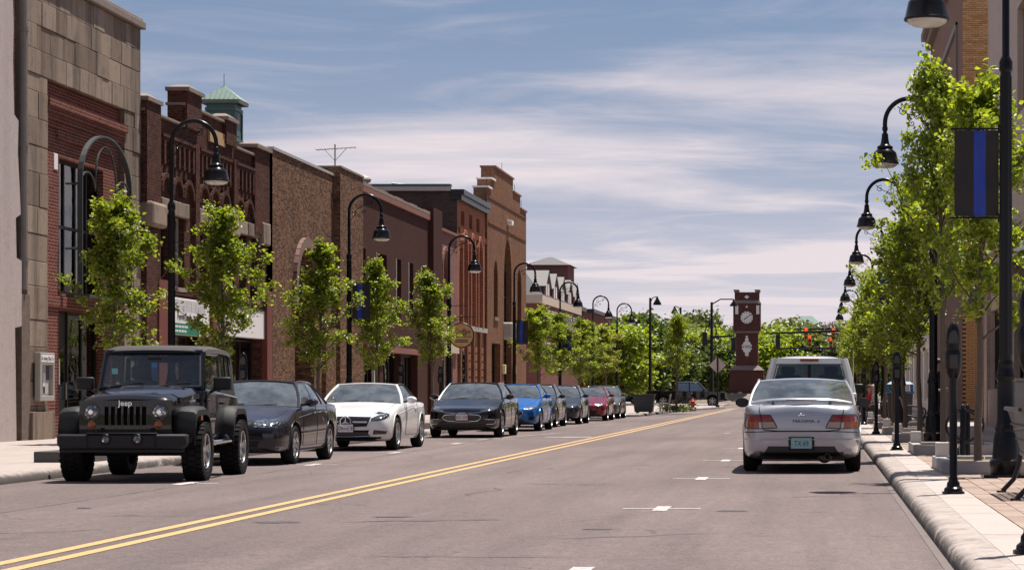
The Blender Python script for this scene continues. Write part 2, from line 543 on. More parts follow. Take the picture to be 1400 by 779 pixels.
def sweep(name, path, prof, mat):
    rows = []
    for i, p in enumerate(path):
        p = Vector(p)
        d = Vector(path[min(i + 1, len(path) - 1)]) - Vector(path[max(i - 1, 0)])
        d.normalize(); nn = Vector((-d.y, d.x))
        rows.append([(p.x + nn.x * o, p.y + nn.y * o, z) for o, z in prof])
    m = MB(); m.grid(rows)
    o = m.build(name, mat, smooth=50); o['kind'] = 'structure'
    return o
prof = [(0.0, -0.02), (0.0, 0.03), (0.015, 0.085), (0.05, 0.118), (0.11, 0.131), (0.30, 0.134), (0.31, 0.115)]
KPL = [(KL, -12), (KL, 20), (KL, 60), (KL, 104), (KL + 0.25, 105.2), (-8.7, 106.3), (-8.25, 107.2), (-8.1, 120), (-7.5, 140), (-6.7, 152), (-6.35, 157.5), (-6.7, 161.5), (-8.2, 164), (-11, 165), (-160, 165)]
KPR = [(KR, -12), (KR, 20), (KR, 60), (KR, 110), (KR, 155), (KR + .4, 159), (KR + 1.8, 162.5), (KR + 4, 164.4), (KR + 8, 165), (160, 165)]
sweep('kerb_left', KPL, prof, M_KERB)
sweep('kerb_right', KPR, [(-o, z) for o, z in prof], M_KERB)
def inset(path, d):
    out = []
    for i, p in enumerate(path):
        v = Vector(path[min(i + 1, len(path) - 1)]) - Vector(path[max(i - 1, 0)]); v.normalize()
        out.append((p[0] - v.y * d, p[1] + v.x * d))
    return out
li = inset(KPL, 0.303)
sheet('pavement_left', [(-160, -12)] + li[:1] + li[1:], SWZ - 0.002, M_SW)
ri = inset(KPR, -0.303)
# right pavement: an outer concrete margin, laid slabs along the kerb, brick pavers inside
MG = 1.60
def paver_mat():
    t = NT('brick_paver'); p = t.pos(); oi = t.n('ShaderNodeObjectInfo')
    n = t.noise(p, 14.0, 5, 0.65)
    c = t.mix(oi.outputs['Random'], (0.25, 0.175, 0.14), (0.32, 0.24, 0.195))
    c = t.mix(1.0, c, t.math('MULTIPLY_ADD', n, 0.6, 0.68), 'MULTIPLY')
    t.set(Base_Color=c, Roughness=0.9); t.bump(n, 0.3, 0.006)
    return t.m
M_PAVER = paver_mat()
def paving_mat():
    t = NT('paving_field'); p = t.pos()
    br = t.n('ShaderNodeTexBrick')
    br.inputs['Scale'].default_value = 1.0
    br.inputs['Brick Width'].default_value, br.inputs['Row Height'].default_value = 0.205, 0.41
    br.inputs['Mortar Size'].default_value = 0.008
    br.inputs['Color1'].default_value = (0.25, 0.175, 0.14, 1); br.inputs['Color2'].default_value = (0.32, 0.24, 0.195, 1)
    br.inputs['Mortar'].default_value = (0.2, 0.165, 0.14, 1)
    t.l(p, br.inputs['Vector'])
    n = t.noise(p, 4.0, 5, 0.65)
    c = t.mix(1.0, br.outputs[0], t.math('MULTIPLY_ADD', n, 0.6, 0.68), 'MULTIPLY')
    t.set(Base_Color=c, Roughness=0.9)
    return t.m
M_PFIELD = paving_mat()
sheet('pavement_right', [(3.66, -12), (160, -12), (160, 165)] + [q for q in ri[::-1] if q[1] > 159] + [(3.66, 158.6)], SWZ - 0.002, M_SW)
bp = sheet('brick_paving', [(MG + 0.006, 29.4), (3.66, 29.4), (3.66, 158.6), (MG + 0.006, 158.6)], SWZ - 0.004, M_PFIELD)
sheet('paving_bed', [(KR + 0.303, -12), (3.66, -12), (3.66, 29.4), (MG + 0.006, 29.4), (MG + 0.006, 158.6), (KR + 0.303, 158.6)], 0.09, simple('joint_sand', (0.17, 0.145, 0.12), 0.95, var=0.3))
UB_SLAB = unit_block('slab', M_SLAB, 0.012)
slabs = thing('kerbside_slab_row', None, None); slabs['kind'] = 'structure'
yy = 4.0; k = 0
while yy < 158:
    ln = 1.52 if yy < 90 else 6.0
    link('slab', UB_SLAB, slabs, ((KR + 0.303 + MG) / 2, yy + ln / 2, 0.106 + random.uniform(-.001, .001)), scale=(MG - KR - 0.312, ln - 0.014, 0.05))
    yy += ln
UB_PAV = unit_block('paver', M_PAVER, 0.02)
rng = random.Random(3)
cols_ = 10; pw = 2.05 / cols_
for j in range(30):
    for i in range(cols_):
        off = 0.2 if i % 2 else 0.0
        link('paver', UB_PAV, bp, (MG + 0.006 + pw * (i + .5), 17.2 + off + j * 0.4, 0.103 + rng.uniform(-.002, .002)), scale=(pw - 0.008, 0.391, 0.05))

# painted markings
M_YEL = None
def worn(name, col, wear):
    t = NT(name); p = t.pos()
    n = t.noise(p, 22.0, 5, 0.75); n2 = t.noise(p, 1.5, 4, 0.6)
    m = t.ramp(t.math('ADD', n, t.math('MULTIPLY', n2, 0.5)), wear, wear + 0.12)
    c = t.mix(m, col, (0.19, 0.155, 0.15))
    c = t.mix(1.0, c, t.math('MULTIPLY_ADD', n2, 0.3, 0.85), 'MULTIPLY')
    t.set(Base_Color=c, Roughness=0.75)
    return t.m
M_YEL = worn('yellow_line_paint', (0.47, 0.30, 0.115), 0.79)
M_WHT = worn('white_line_paint', (0.50, 0.465, 0.45), 0.77)
M_WHT2 = worn('faded_white_paint', (0.42, 0.38, 0.37), 0.66)
mk = thing('road_markings', None, None); mk['kind'] = 'structure'
for dx in (-0.135, 0.135):
    m = MB(); m.grid([[(-5.62 + dx - 0.06, y, 0.004), (-5.62 + dx + 0.06, y, 0.004)] for y in (-12, 30, 90, 128, 156)])
    m.build('centre_line', M_YEL, mk, smooth=0, fixn=False)
def plus(x, y, s=1.0, mat=M_WHT, long=0.9):
    m = MB()
    m.add([(x - .40 * s, y - .05, .004), (x - .075, y - .05, .004), (x - .075, y + .05, .004), (x - .40 * s, y + .05, .004)], [(0, 1, 2, 3)])
    m.add([(x + .075, y - .05, .004), (x + .40 * s, y - .05, .004), (x + .40 * s, y + .05, .004), (x + .075, y + .05, .004)], [(0, 1, 2, 3)])
    m.add([(x - .075, y - long / 2, .004), (x + .075, y - long / 2, .004), (x + .075, y + long / 2, .004), (x - .075, y + long / 2, .004)], [(0, 1, 2, 3)])
    m.build('parking_cross', mat, mk, smooth=0, fixn=False)
for y in (15.68, 24.1, 32.3, 40.6, 49.0, 57.4): plus(-1.62, y)
plus(-2.6, 66, 1.1, M_WHT2)
for y in (30.6, 38.3, 45.6, 53.4): plus(-8.28, y, 1.05)
def strip(name, a, b, w, mat):
    a, b = Vector(a), Vector(b); d = (b - a).normalized(); n = Vector((-d.y, d.x)) * w / 2
    m = MB(); m.add([(*(a - n), .004), (*(a + n), .004), (*(b + n), .004), (*(b - n), .004)], [(3, 2, 1, 0)])
    m.build(name, mat, mk, smooth=0, fixn=False)
strip('bay_line', (-9.9, 58.4), (-7.6, 58.4), 0.25, M_WHT2)
strip('bay_line', (-8.35, 57.0), (-7.4, 67.0), 0.12, M_WHT2)
strip('bay_line', (-7.1, 60.6), (-5.9, 60.6), 1.0, M_WHT2)
strip('stop_line', (0.1, 157), (-5.3, 157), 0.5, M_WHT2)
strip('bay_line', (0.62, 38.6), (0.92, 38.6), 0.10, M_WHT)
strip('bay_line', (-1.2, 38.6), (0.55, 38.6), 0.10, M_WHT)
# shallow potholes, real dents lined with dark broken asphalt
def pothole(x, y, rx, ry, seed):
    r = random.Random(seed); m = MB(); n = 18
    ring = [(1 + r.uniform(-.25, .2)) for _ in range(n)]
    rows = []
    for q, z in ((1.0, 0.004), (0.8, 0.008), (0.55, 0.005)):
        rows.append([(x + math.cos(2 * PI * k / n) * rx * ring[k % n] * q, y + math.sin(2 * PI * k / n) * ry * ring[k % n] * q, z) for k in range(n + 1)])
    m.grid(rows); m.add(rows[-1][:-1], [tuple(range(n))])
    m.build('road_patch', M_TAR, mk, smooth=60)
M_TAR = simple('road_tar', (0.06, 0.052, 0.051), 0.8, var=0.4, scale=14, bump=0.5)
for a in ((-0.88, 23.6, .16, .13, 1), (-1.95, 20.5, .13, .06, 2), (-5.0, 21.6, .22, .13, 3), (-7.6, 24.2, .08, .1, 4), (-4.1, 22.5, .2, .05, 6)):
    pothole(*a)

# cracks and a sealed longitudinal seam, thin irregular ribbons of tar
def crack(x, y, heading, ln, w, seed):
    r = random.Random(seed); a = R(heading); rows = []; n = max(6, int(ln / .35))
    for i in range(n + 1):
        a2 = a + r.uniform(-.5, .5) * (.06 if ln > 9 else 1); ww = w * r.uniform(.25, 1.2) * (0.2 if i in (0, n) else 1)
        rows.append([(x - ww * math.sin(a) , y + ww * math.cos(a), .005), (x + ww * math.sin(a), y - ww * math.cos(a), .005)])
        x += math.cos(a2) * ln / n; y += math.sin(a2) * ln / n
    m = MB(); m.grid(rows); m.build('crack', M_TAR, mk, smooth=0)
crack(-8.12, 14, 90, 46, .010, 1)
for i, a in enumerate(((-4.4, 21.6, 8, 1.6, .03), (-2.3, 19.2, 30, 1.8, .02), (-6.9, 22.6, 12, 1.5, .025), (-6.2, 26, 70, 2, .009), (-4.0, 27, 100, 2.5, .009), (-.6, 26.5, 20, 1.3, .02), (-2.6, 30, 160, 1.4, .03), (-7.3, 19.5, 40, 1.6, .02), (-3.4, 17.2, 5, 1.8, .018), (-4.6, 34, 80, 3, .012), (-7.0, 40, 95, 4, .012))):
    crack(*a, 20 + i)
# ================================================================== left row of buildings
M_STONE = None
def stone_mat(name, a, b, dark=(0.07, 0.06, 0.055), strength=0.65):
    t = NT(name); p = t.pos(); oi = t.n('ShaderNodeObjectInfo')
    n = t.noise(p, 3.2, 6, 0.65); n2 = t.noise(p, 22, 5, 0.7)
    c = t.mix(oi.outputs['Random'], a, b)
    sk = t.noise(p, 1.0, 5, 0.65, 0.3, (1.7, 1.7, 0.16))
    c = t.mix(t.math('MULTIPLY', t.ramp(sk, 0.46, 0.68), strength), c, dark)
    c = t.mix(t.math('MULTIPLY', t.ramp(n, 0.5, 0.72), 0.4), c, dark)
    c = t.mix(1.0, c, t.math('MULTIPLY_ADD', n2, 0.5, 0.75), 'MULTIPLY')
    t.set(Base_Color=c, Roughness=0.9, Specular_IOR_Level=0.12); t.bump(n2, 0.5, 0.015)
    MATS[name] = t.m
    return t.m
M_STONE = stone_mat('weathered_limestone', (0.20, 0.15, 0.115), (0.33, 0.255, 0.20))
M_LIME = stone_mat('lintel_limestone', (0.22, 0.17, 0.13), (0.33, 0.26, 0.205))
M_STUC = stone_mat('pale_stucco', (0.44, 0.37, 0.36), (0.48, 0.41, 0.39), (0.3, 0.25, 0.23), 0.25)
MB_RED = brick_mat('red_brick', (0.17, 0.048, 0.034), (0.105, 0.032, 0.026), (0.27, 0.17, 0.14), stain=0.4)
MB_DK = brick_mat('dark_red_brick', (0.100, 0.036, 0.026), (0.050, 0.019, 0.015), (0.085, 0.052, 0.042), stain=0.4, spark=0.05)
MB_MIX = brick_mat('mixed_brown_brick', (0.25, 0.14, 0.085), (0.075, 0.036, 0.025), (0.11, 0.07, 0.05), stain=0.3, ms=0.012)
MB_PLUM = brick_mat('plum_brown_brick', (0.075, 0.031, 0.025), (0.058, 0.025, 0.020), (0.058, 0.029, 0.024), stain=0.2, bump=0.25)
MB_PINK = brick_mat('faded_pink_brick', (0.23, 0.105, 0.09), (0.18, 0.078, 0.07), (0.25, 0.175, 0.16), stain=0.25)
MB_ORG = brick_mat('orange_brick', (0.34, 0.115, 0.06), (0.23, 0.072, 0.042), (0.32, 0.21, 0.155), stain=0.22)
MB_TAN = brick_mat('light_brown_brick', (0.225, 0.102, 0.057), (0.145, 0.064, 0.037), (0.19, 0.125, 0.085), stain=0.3)
MB_REDP = simple('red_painted_pier', (0.14, 0.032, 0.022), 0.7, var=0.3, scale=9, bump=0.3)
MB_GREY = brick_mat('grey_side_brick', (0.075, 0.062, 0.058), (0.055, 0.046, 0.044), (0.08, 0.07, 0.066), stain=0.4)
M_TEAL = simple('teal_copper', (0.065, 0.14, 0.13), 0.55, 0.2, var=0.2, scale=5)
M_TEALR = simple('green_metal_roof', (0.36, 0.45, 0.40), 0.45, 0.35, var=0.12)
M_COP = simple('stone_coping', (0.20, 0.155, 0.13), 0.85, var=0.35, scale=4, bump=0.3)
M_COPM = simple('metal_coping', (0.42, 0.40, 0.37), 0.5, 0.4, var=0.2)
M_RUST = simple('rust_red_flashing', (0.20, 0.07, 0.048), 0.7, var=0.35, scale=5)
M_DARK = simple('dark_metal', (0.016, 0.016, 0.018), 0.38, 0.3, var=0.2)
M_FRD = simple('dark_window_frame', (0.016, 0.014, 0.014), 0.5, var=0.2, spec=0.2)
M_FRW = simple('pale_window_frame', (0.42, 0.40, 0.38), 0.55, var=0.15)
M_STEEL = simple('painted_steel_arch', (0.06, 0.068, 0.065), 0.45, 0.3, var=0.2)
M_GREYP = simple('grey_downpipe', (0.21, 0.19, 0.175), 0.6, var=0.25, scale=4)
M_WG = glass_mat('window_glass', (0.22, 0.24, 0.24), 1.5, 0.0, 0.06)
M_SG = glass_mat('storefront_glass', (0.3, 0.32, 0.32), 1.5, 0.0, 0.04)
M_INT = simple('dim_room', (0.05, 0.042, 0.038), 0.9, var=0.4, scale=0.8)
M_BLIND = simple('roller_blind', (0.42, 0.40, 0.36), 0.8, var=0.1)
M_SIGNW = simple('white_sign_panel', (0.80, 0.77, 0.77), 0.45, var=0.05, scale=3)
M_SIGNG = simple('green_sign_panel', (0.01, 0.19, 0.115), 0.45, var=0.1)
M_INK = simple('black_lettering', (0.02, 0.02, 0.022), 0.5, var=0.0)
M_INKW = simple('white_lettering', (0.75, 0.75, 0.75), 0.5, var=0.0)

def wall(mb, y0, y1, z0, z1, ops, x=0.0, d=0.28):
    """front skin of a wall in the YZ plane at local x with openings [(ya,yb,za,zb,arch)], reveals d deep"""
    ys = sorted({y0, y1, *[o[0] for o in ops], *[o[1] for o in ops]})
    zs = sorted({z0, z1, *[o[2] for o in ops], *[o[3] for o in ops]})
    for i in range(len(ys) - 1):
        for j in range(len(zs) - 1):
            cy, cz = (ys[i] + ys[i + 1]) / 2, (zs[j] + zs[j + 1]) / 2
            if any(o[0] < cy < o[1] and o[2] < cz < o[3] for o in ops): continue
            mb.add([(x, ys[i], zs[j]), (x, ys[i + 1], zs[j]), (x, ys[i + 1], zs[j + 1]), (x, ys[i], zs[j + 1])], [(0, 1, 2, 3)])
    for o in ops:
        a, b, c, e = o[:4]; rise = o[4] if len(o) > 4 else 0
        sp = e - rise
        mb.add([(x, a, c), (x - d, a, c), (x - d, a, sp), (x, a, sp)], [(0, 1, 2, 3)])
        mb.add([(x, b, c), (x - d, b, c), (x - d, b, sp), (x, b, sp)], [(3, 2, 1, 0)])
        mb.add([(x, a, c), (x, b, c), (x - d, b, c), (x - d, a, c)], [(0, 1, 2, 3)])
        if rise:
            n = 14; cy = (a + b) / 2; hw = (b - a) / 2
            arc = [(cy - hw * math.cos(PI * k / n), sp + rise * math.sin(PI * k / n)) for k in range(n + 1)]
            for k in range(n):
                p, q = arc[k], arc[k + 1]
                mb.add([(x, *p), (x, *q), (x, q[0], e), (x, p[0], e)], [(0, 1, 2, 3)])
                mb.add([(x, *p), (x, *q), (x - d, *q), (x - d, *p)], [(3, 2, 1, 0)])
        else:
            mb.add([(x, a, e), (x, b, e), (x - d, b, e), (x - d, a, e)], [(3, 2, 1, 0)])
    return mb
def shell(mb, y0, y1, z1, depth, x=0.0):
    """sides, back and flat roof of a building behind its front skin"""
    mb.add([(x, y0, 0), (x - depth, y0, 0), (x - depth, y0, z1), (x, y0, z1)], [(0, 1, 2, 3)])
    mb.add([(x, y1, 0), (x - depth, y1, 0), (x - depth, y1, z1), (x, y1, z1)], [(3, 2, 1, 0)])
    mb.add([(x - depth, y0, 0), (x - depth, y1, 0), (x - depth, y1, z1), (x - depth, y0, z1)], [(0, 1, 2, 3)])
    mb.add([(x, y0, z1 - .5), (x, y1, z1 - .5), (x - depth, y1, z1 - .5), (x - depth, y0, z1 - .5)], [(0, 1, 2, 3)])
    return mb
def window(par, y0, y1, z0, z1, cols=1, rows=2, x=-0.2, fw=0.06, frame=None, glass=None, blind=None, arch=0, name='window', lab=None):
    frame = frame or M_FRD; glass = glass or M_WG
    m = MB(); t = 0.035
    m.box(x - t, x + t, y0, y0 + fw, z0, z1); m.box(x - t, x + t, y1 - fw, y1, z0, z1)
    m.box(x - t + .002, x + t - .002, y0 + fw, y1 - fw, z0, z0 + fw); m.box(x - t + .002, x + t - .002, y0 + fw, y1 - fw, z1 - fw, z1)
    for i in range(1, cols):
        yc = y0 + (y1 - y0) * i / cols; m.box(x - t + .006, x + t - .006, yc - fw / 2, yc + fw / 2, z0 + fw, z1 - fw)
    for j in range(1, rows):
        zc = z0 + (z1 - z0) * j / rows; m.box(x - t + .009, x + t - .009, y0 + fw, y1 - fw, zc - fw / 2, zc + fw / 2)
    o = m.build(name, frame, par, smooth=0)
    if lab: o['label'] = lab
    for i in range(cols):
        for j in range(rows):
            ya, yb = y0 + (y1 - y0) * i / cols, y0 + (y1 - y0) * (i + 1) / cols
            za, zb = z0 + (z1 - z0) * j / rows, z0 + (z1 - z0) * (j + 1) / rows
            MB().box(x - 0.012, x - 0.004, ya + fw * .45, yb - fw * .45, za + fw * .45, zb - fw * .45).build('pane', glass, o, smooth=0)
    if blind:
        B(x - .09, x - .08, y0 + .02, y1 - .02, z0 + (z1 - z0) * blind, z1 - .02).build('blind', M_BLIND, o, smooth=0)
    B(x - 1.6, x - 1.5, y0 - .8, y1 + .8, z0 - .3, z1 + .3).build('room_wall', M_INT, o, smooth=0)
    return o
def bld(name, label, Y0):
    return thing(name, label, 'building', (FX, Y0, 0))
def fy(px): return -FX * F / (VX - px)           # street position of a picture column on the left building line
def fz(px, py): return CH + (VY - py) * fy(px) / F
def dentils(par, y0, y1, z0, z1, n, dx, w, mat, name='dentil', slope=0.0):
    me = B(0, dx, -w / 2, w / 2, z0, z1).mesh(name, mat, 0)
    for i in range(n):
        link(name, me, par, (0, y0 + (y1 - y0) * (i + .5) / n, 0))

# ---- torn stucco building at the left edge
b0 = bld('stucco_building', 'pale pink stucco wall with ragged torn edge at the left picture border', 38.0)
E0 = fy(24) - 38.0
m = MB()
jag = [(0, 0.10), (1.4, 0.05), (2.55, 0.0), (2.6, 0.42), (4.0, 0.42), (4.05, 0.10), (4.9, 0.05), (5.0, 0.36), (5.5, 0.30), (6.3, 0.18), (7.0, 0.22), (7.1, -0.05), (8.2, -0.12), (9.0, -0.08), (9.8, -0.15), (12, -0.15)]
pts = [(-0.2 + 0, 0)] + [(E0 - 0.45 + j, z) for z, j in jag] + [(-0.2, 12)]
m.prism(pts, 'x', -0.05, 0.10)
m.build('stucco_skin', M_STUC, b0, smooth=0)
m = MB(); m.box(-0.30, -0.06, -0.2, E0 + 0.08, 3.3, 11.8); m.build('exposed_brick_edge', MB_DK, b0, smooth=0)
m = MB(); m.box(-10, -0.32, -0.2, E0 + 0.05, 0, 11.8); m.build('wall', M_STUC, b0, smooth=0)
m = MB()
m.tube([(0.03, E0 + 0.30, 3.4), (0.03, E0 + 0.30, 11.5)], 0.09, 10)
for z in (4, 6.5, 9): m.tube([(0.03, E0 + .30, z), (0.03, E0 + .30, z + .09)], 0.115, 10)
m.build('downpipe', M_GREYP, b0)
B(-.25, 0.06, E0 + 0.09, E0 + 0.62, 0, 3.3).build('rough_pier', simple('rough_rubble', (0.13, 0.095, 0.075), 0.95, var=0.6, scale=7, bump=1.0, bscale=9), b0, smooth=0)

for y_ in (2.2, 6.4):
    for z_, h_ in ((.7, 2.2), (5.0, 2.0)):
        w_ = B(.101, .15, y_, y_ + 1.9, z_, z_ + h_).build('window', M_FRD, b0, smooth=0)
        B(.151, .156, y_ + .1, y_ + .92, z_ + .1, z_ + h_ - .1).build('pane', M_WG, w_, smooth=0); B(.151, .156, y_ + .98, y_ + 1.8, z_ + .1, z_ + h_ - .1).build('pane', M_WG, w_, smooth=0)
        B(.101, .22, y_ - .1, y_ + 2.0, z_ - .12, z_ - .002).build('sill', M_LIME, w_, smooth=0)
# ---- limestone building with sunk brick panel
Y1a, Y1b = fy(38), fy(193)
b1 = bld('limestone_building', 'tall weathered limestone block front with recessed red brick panel and steel arch', Y1a)
Wd = Y1b - Y1a
PA, PB, PT = fy(66) - Y1a, fy(171) - Y1a, 8.2
core = MB(); shell(core, 0.0, Wd, 10.45, 16, -0.34)
core.box(-0.33, -0.12, 0.003, PA - 0.003, 0, 10.4); core.box(-0.33, -0.12, PB + 0.003, Wd - 0.003, 0, 10.4); core.box(-0.33, -0.12, PA, PB, PT + 0.003, 10.4)
wl = core.build('wall', simple('mortar_bed', (0.12, 0.10, 0.085), 0.95, var=0.3), b1, smooth=0)
UB_ST = unit_block('stone_block', M_STONE, 0.02)
r = random.Random(11)
def stone(y0, y1, z0, z1, dx=0.0):
    x1 = r.uniform(-.012, .012) + dx
    link('stone_block', UB_ST, wl, ((x1 - .12) / 2 - 0.03, (y0 + y1) / 2, (z0 + z1) / 2), scale=(0.17 + x1, y1 - y0 - .012, z1 - z0 - .012))
rowsz = [8.2 + 0.55 * i for i in range(5)]
for ri_, z in enumerate(rowsz[:4]):
    y = -0.35 if ri_ % 2 else 0.0
    while y < Wd - .05:
        w_ = r.choice([0.78, 0.86, 0.95]); ya, yb = max(y, 0), min(y + w_, Wd)
        if Wd - yb < .25: yb = Wd
        if yb - ya > .12: stone(ya, yb, z, z + 0.55)
        y = yb if yb == Wd else y + w_
z = 0.12
while z < PT - .05:
    h_ = min(r.choice([0.55, 0.6, 0.75]), PT - z)
    if PT - z - h_ < .2: h_ = PT - z
    sp = r.uniform(.4, .6)
    if r.random() < .45: stone(0, PA, z, z + h_)
    else: stone(0, PA * sp, z, z + h_); stone(PA * sp, PA, z, z + h_)
    sp = r.uniform(.4, .6)
    if r.random() < .3: stone(PB, Wd, z, z + h_)
    else: stone(PB, PB + (Wd - PB) * sp, z, z + h_); stone(PB + (Wd - PB) * sp, Wd, z, z + h_)
    z += h_
stone(-0.05, PA + .10, 0.1, 0.75, 0.14); stone(PB - .1, Wd + .04, 0.1, 0.75, 0.14)
m = MB(); m.box(-0.45, 0.10, -0.06, Wd + 0.10, 10.41, 10.6); m.box(-.4, .04, -.03, Wd + .05, 10.6, 10.68); m.build('coping', M_COP, b1, bevel=.02)
OA, OB = fy(90) - Y1a, fy(150) - Y1a
m = MB(); wall(m, PA, PB, 0, PT, [(OA, OB, 3.45, 6.55, 0.0), (OA, OB, 0.13, 3.05)], -0.16, 0.3); m.build('brick_panel', MB_RED, b1, smooth=0)
m = MB()
for i, (z0, z1, dx) in enumerate(((7.18, 7.33, .05), (7.33, 7.48, .10), (7.48, 7.62, .15), (7.62, 7.80, .20))):
    m.box(-.158, -.16 + dx, PA + .004, PB - .004 + (.16 if i > 1 else 0), z0, z1)
m.box(-.158, -.10, PA + 1.0, PB - .5, 6.95, 7.17)
m.build('corbel_course', MB_RED, b1, smooth=0)
m = MB(); m.box(-.158, -.115, PA + .01, PB - .01, 3.12, 3.38); m.build('string_course', MB_RED, b1, smooth=0)
window(b1, OA, OB, 3.45, 6.55, 4, 2, -0.34, 0.07)
window(b1, OA + 1.1, OB, 0.13, 3.05, 2, 1, -0.36, 0.08, name='shop_window')
dr = MB(); dr.box(-.42, -.36, OA + .02, OA + 1.08, .14, 3.04)
d_ = dr.build('door', M_FRD, b1, smooth=0, bevel=.01)
B(-.355, -.345, OA + .18, OA + .92, 1.0, 2.2).build('pane', M_SG, d_, smooth=0)
B(-.345, -.335, OA + .35, OA + .62, 1.35, 1.95).build('notice', M_SIGNW, d_, smooth=0)
MB().tube([(-.30, OA + .95, 1.0), (-.30, OA + .95, 1.4)], .015, 6).build('handle', M_COPM, d_)
B(-.2, -.14, OA - .38, OA - .12, 6.25, 6.62).build('alarm_box', M_SIGNW, b1, smooth=0, bevel=.01)
# steel arch standing off the facade
cy, hw = (fy(99) + fy(167)) / 2 - Y1a, (fy(167) - fy(99)) / 2
m = MB(); zs = 6.15
def arcp(c, h, rise, z0, x, n=20): return [(x, c - h * math.cos(PI * k / n), z0 + rise * math.sin(PI * k / n)) for k in range(n + 1)]
def band(mb, pts, x0, x1, t):
    for a, b in zip(pts[:-1], pts[1:]):
        d = Vector((0, b[1] - a[1], b[2] - a[2])).normalized(); n_ = Vector((0, -d.z, d.y)) * t
        q = [Vector((x0, a[1], a[2])), Vector((x0, b[1], b[2]))]
        vs = []
        for xx in (x0, x1):
            for p in (a, b):
                vs += [(xx, p[1] + n_.y, p[2] + n_.z), (xx, p[1] - n_.y, p[2] - n_.z)]
        mb.add(vs, [(0, 2, 3, 1), (4, 5, 7, 6), (0, 4, 6, 2), (1, 3, 7, 5)])
outer = [(0, cy - hw, 3.4)] + arcp(cy, hw, 1.12, zs, 0) + [(0, cy + hw, 3.4)]
band(m, outer, 0.12, 0.24, 0.022)
for c_, h_, ri_, z_ in ((cy, hw * .42, 0.95, 6.1), (cy - hw * .71, hw * .29, .42, 5.9), (cy + hw * .71, hw * .29, .42, 5.9)):
    band(m, [(0, c_ - h_, 3.4)] + arcp(c_, h_, ri_, z_, 0) + [(0, c_ + h_, 3.4)], 0.16, 0.20, 0.013)
m.box(-.15, .40, cy - hw, cy + hw, 3.36, 3.44)
for z in (4.5, 6.0):
    for s_ in (-1, 1): m.tube([(-.16, cy + s_ * hw, z), (.14, cy + s_ * hw, z)], .03, 6)
m.build('steel_arch', M_STEEL, b1, smooth=30)

# notice case on its limestone pier
nc = thing('notice_case', 'white framed notice case with posters on the limestone pier', 'notice board', (FX + .05, fy(44), 0))
wn_ = fy(64) - fy(44)
m = MB()
m.box(0, .13, 0, wn_, .98, 1.10); m.box(0, .13, 0, wn_, 1.78, 2.05); m.box(0, .129, 0, .14, 1.1, 1.78); m.box(0, .129, wn_ - .10, wn_, 1.1, 1.78); m.box(0, .04, .14, wn_ - .1, 1.1, 1.78)
m.build('case_frame', M_COPM, nc, smooth=0, bevel=.012)
B(.131, .136, .06, wn_ - .06, 1.84, 2.0).build('title_panel', M_SIGNW, nc, smooth=0)
text(nc, 'A Living Clay Co.', 0.115, (.139, wn_ / 2, 1.92), ROT_PX, M_INK, ext=.001)
r = random.Random(5)
posters = [((.20, .05, .04), .16, .38, 1.5, 1.74), ((.04, .06, .10), .16, .40, 1.24, 1.48), ((.6, .6, .62), .42, .60, 1.15, 1.6), ((.08, .3, .33), .44, .56, 1.13, 1.3), ((.05, .05, .06), .64, .84, 1.45, 1.76), ((.5, .45, .4), .62, .84, 1.13, 1.42), ((.65, .64, .64), .18, .36, 1.12, 1.22)]
for i, (c, a, b_, z0, z1) in enumerate(posters):
    B(.041, .046, a, min(b_, wn_ - .11), z0, z1).build('poster', simple('poster_%d' % i, c, .5, var=.5, scale=14), nc, smooth=0)

# ---- dark red gabled building
Y2a, Y2b = Y1b + 0.02, fy(365)
b2 = bld('dark_brick_building', 'dark red brick front with stepped gable, capped piers and limestone lintels', Y2a)
Wd = Y2b - Y2a
def L2(px): return fy(px) - Y2a
wins = [(L2(219), L2(231.5)), (L2(240), L2(252)), (L2(272), L2(283)), (L2(290), L2(300)), (L2(327), L2(337)), (L2(342), L2(352))]
ops = [(a, b_, 3.98, 5.87) for a, b_ in wins] + [(L2(222), L2(283), 0.13, 3.75), (L2(290), L2(357), 0.13, 3.75)]
ops = [(o[0], o[1], o[2], o[3]) for o in ops]
m = MB(); wall(m, 0, Wd, 0, 8.35, ops, 0, .32); shell(m, 0.01, Wd - .01, 8.35, 17, -.001)
m.build('wall', MB_DK, b2, smooth=0)
GA, GB = L2(249), L2(320)
m = MB(); m.box(-.4, .001, GA, GB, 8.352, 8.95); m.build('gable', MB_DK, b2, smooth=0)
m = MB()
m.box(-.46, .09, 0, GA - .02, 8.352, 8.43); m.box(-.46, .09, GB + .02, Wd, 8.352, 8.43); m.box(-.46, .08, GA, GB, 8.952, 9.03)
m.build('coping', M_COP, b2, smooth=0, bevel=.015)
def pier(par, y0, y1, z0, z1, mat, dx=.14, cap=True):
    p = B(-.42, dx, y0, y1, z0, z1).build('pier', mat, par, smooth=0)
    if cap:
        c = MB(); yc = (y0 + y1) / 2; hy = (y1 - y0) / 2
        c.frustum(z1, z1 + .10, (.31 + .02, hy + .05), (.33, hy + .06), (-.14, yc)); c.frustum(z1 + .102, z1 + .22, (.30, hy + .02), (.14, hy * .4), (-.14, yc))
        c.build('cap', M_COP, p, smooth=0)
pier(b2, 0.02, L2(213), 5.9, 8.62, MB_DK); pier(b2, L2(344.5), Wd - .03, 6.0, 8.62, MB_DK, .10)
pier(b2, L2(250), L2(270), 8.36, 9.35, MB_DK, .12); pier(b2, L2(304), L2(318), 8.36, 9.05, MB_DK, .12)
B(.0, .13, 0.02, L2(213), 0.13, 5.4).build('corner_pier', MB_DK, b2, smooth=0)
m = MB(); m.frustum(5.45, 5.95, (.16, 1.0), (.26, 1.0), (.05, 0)); 
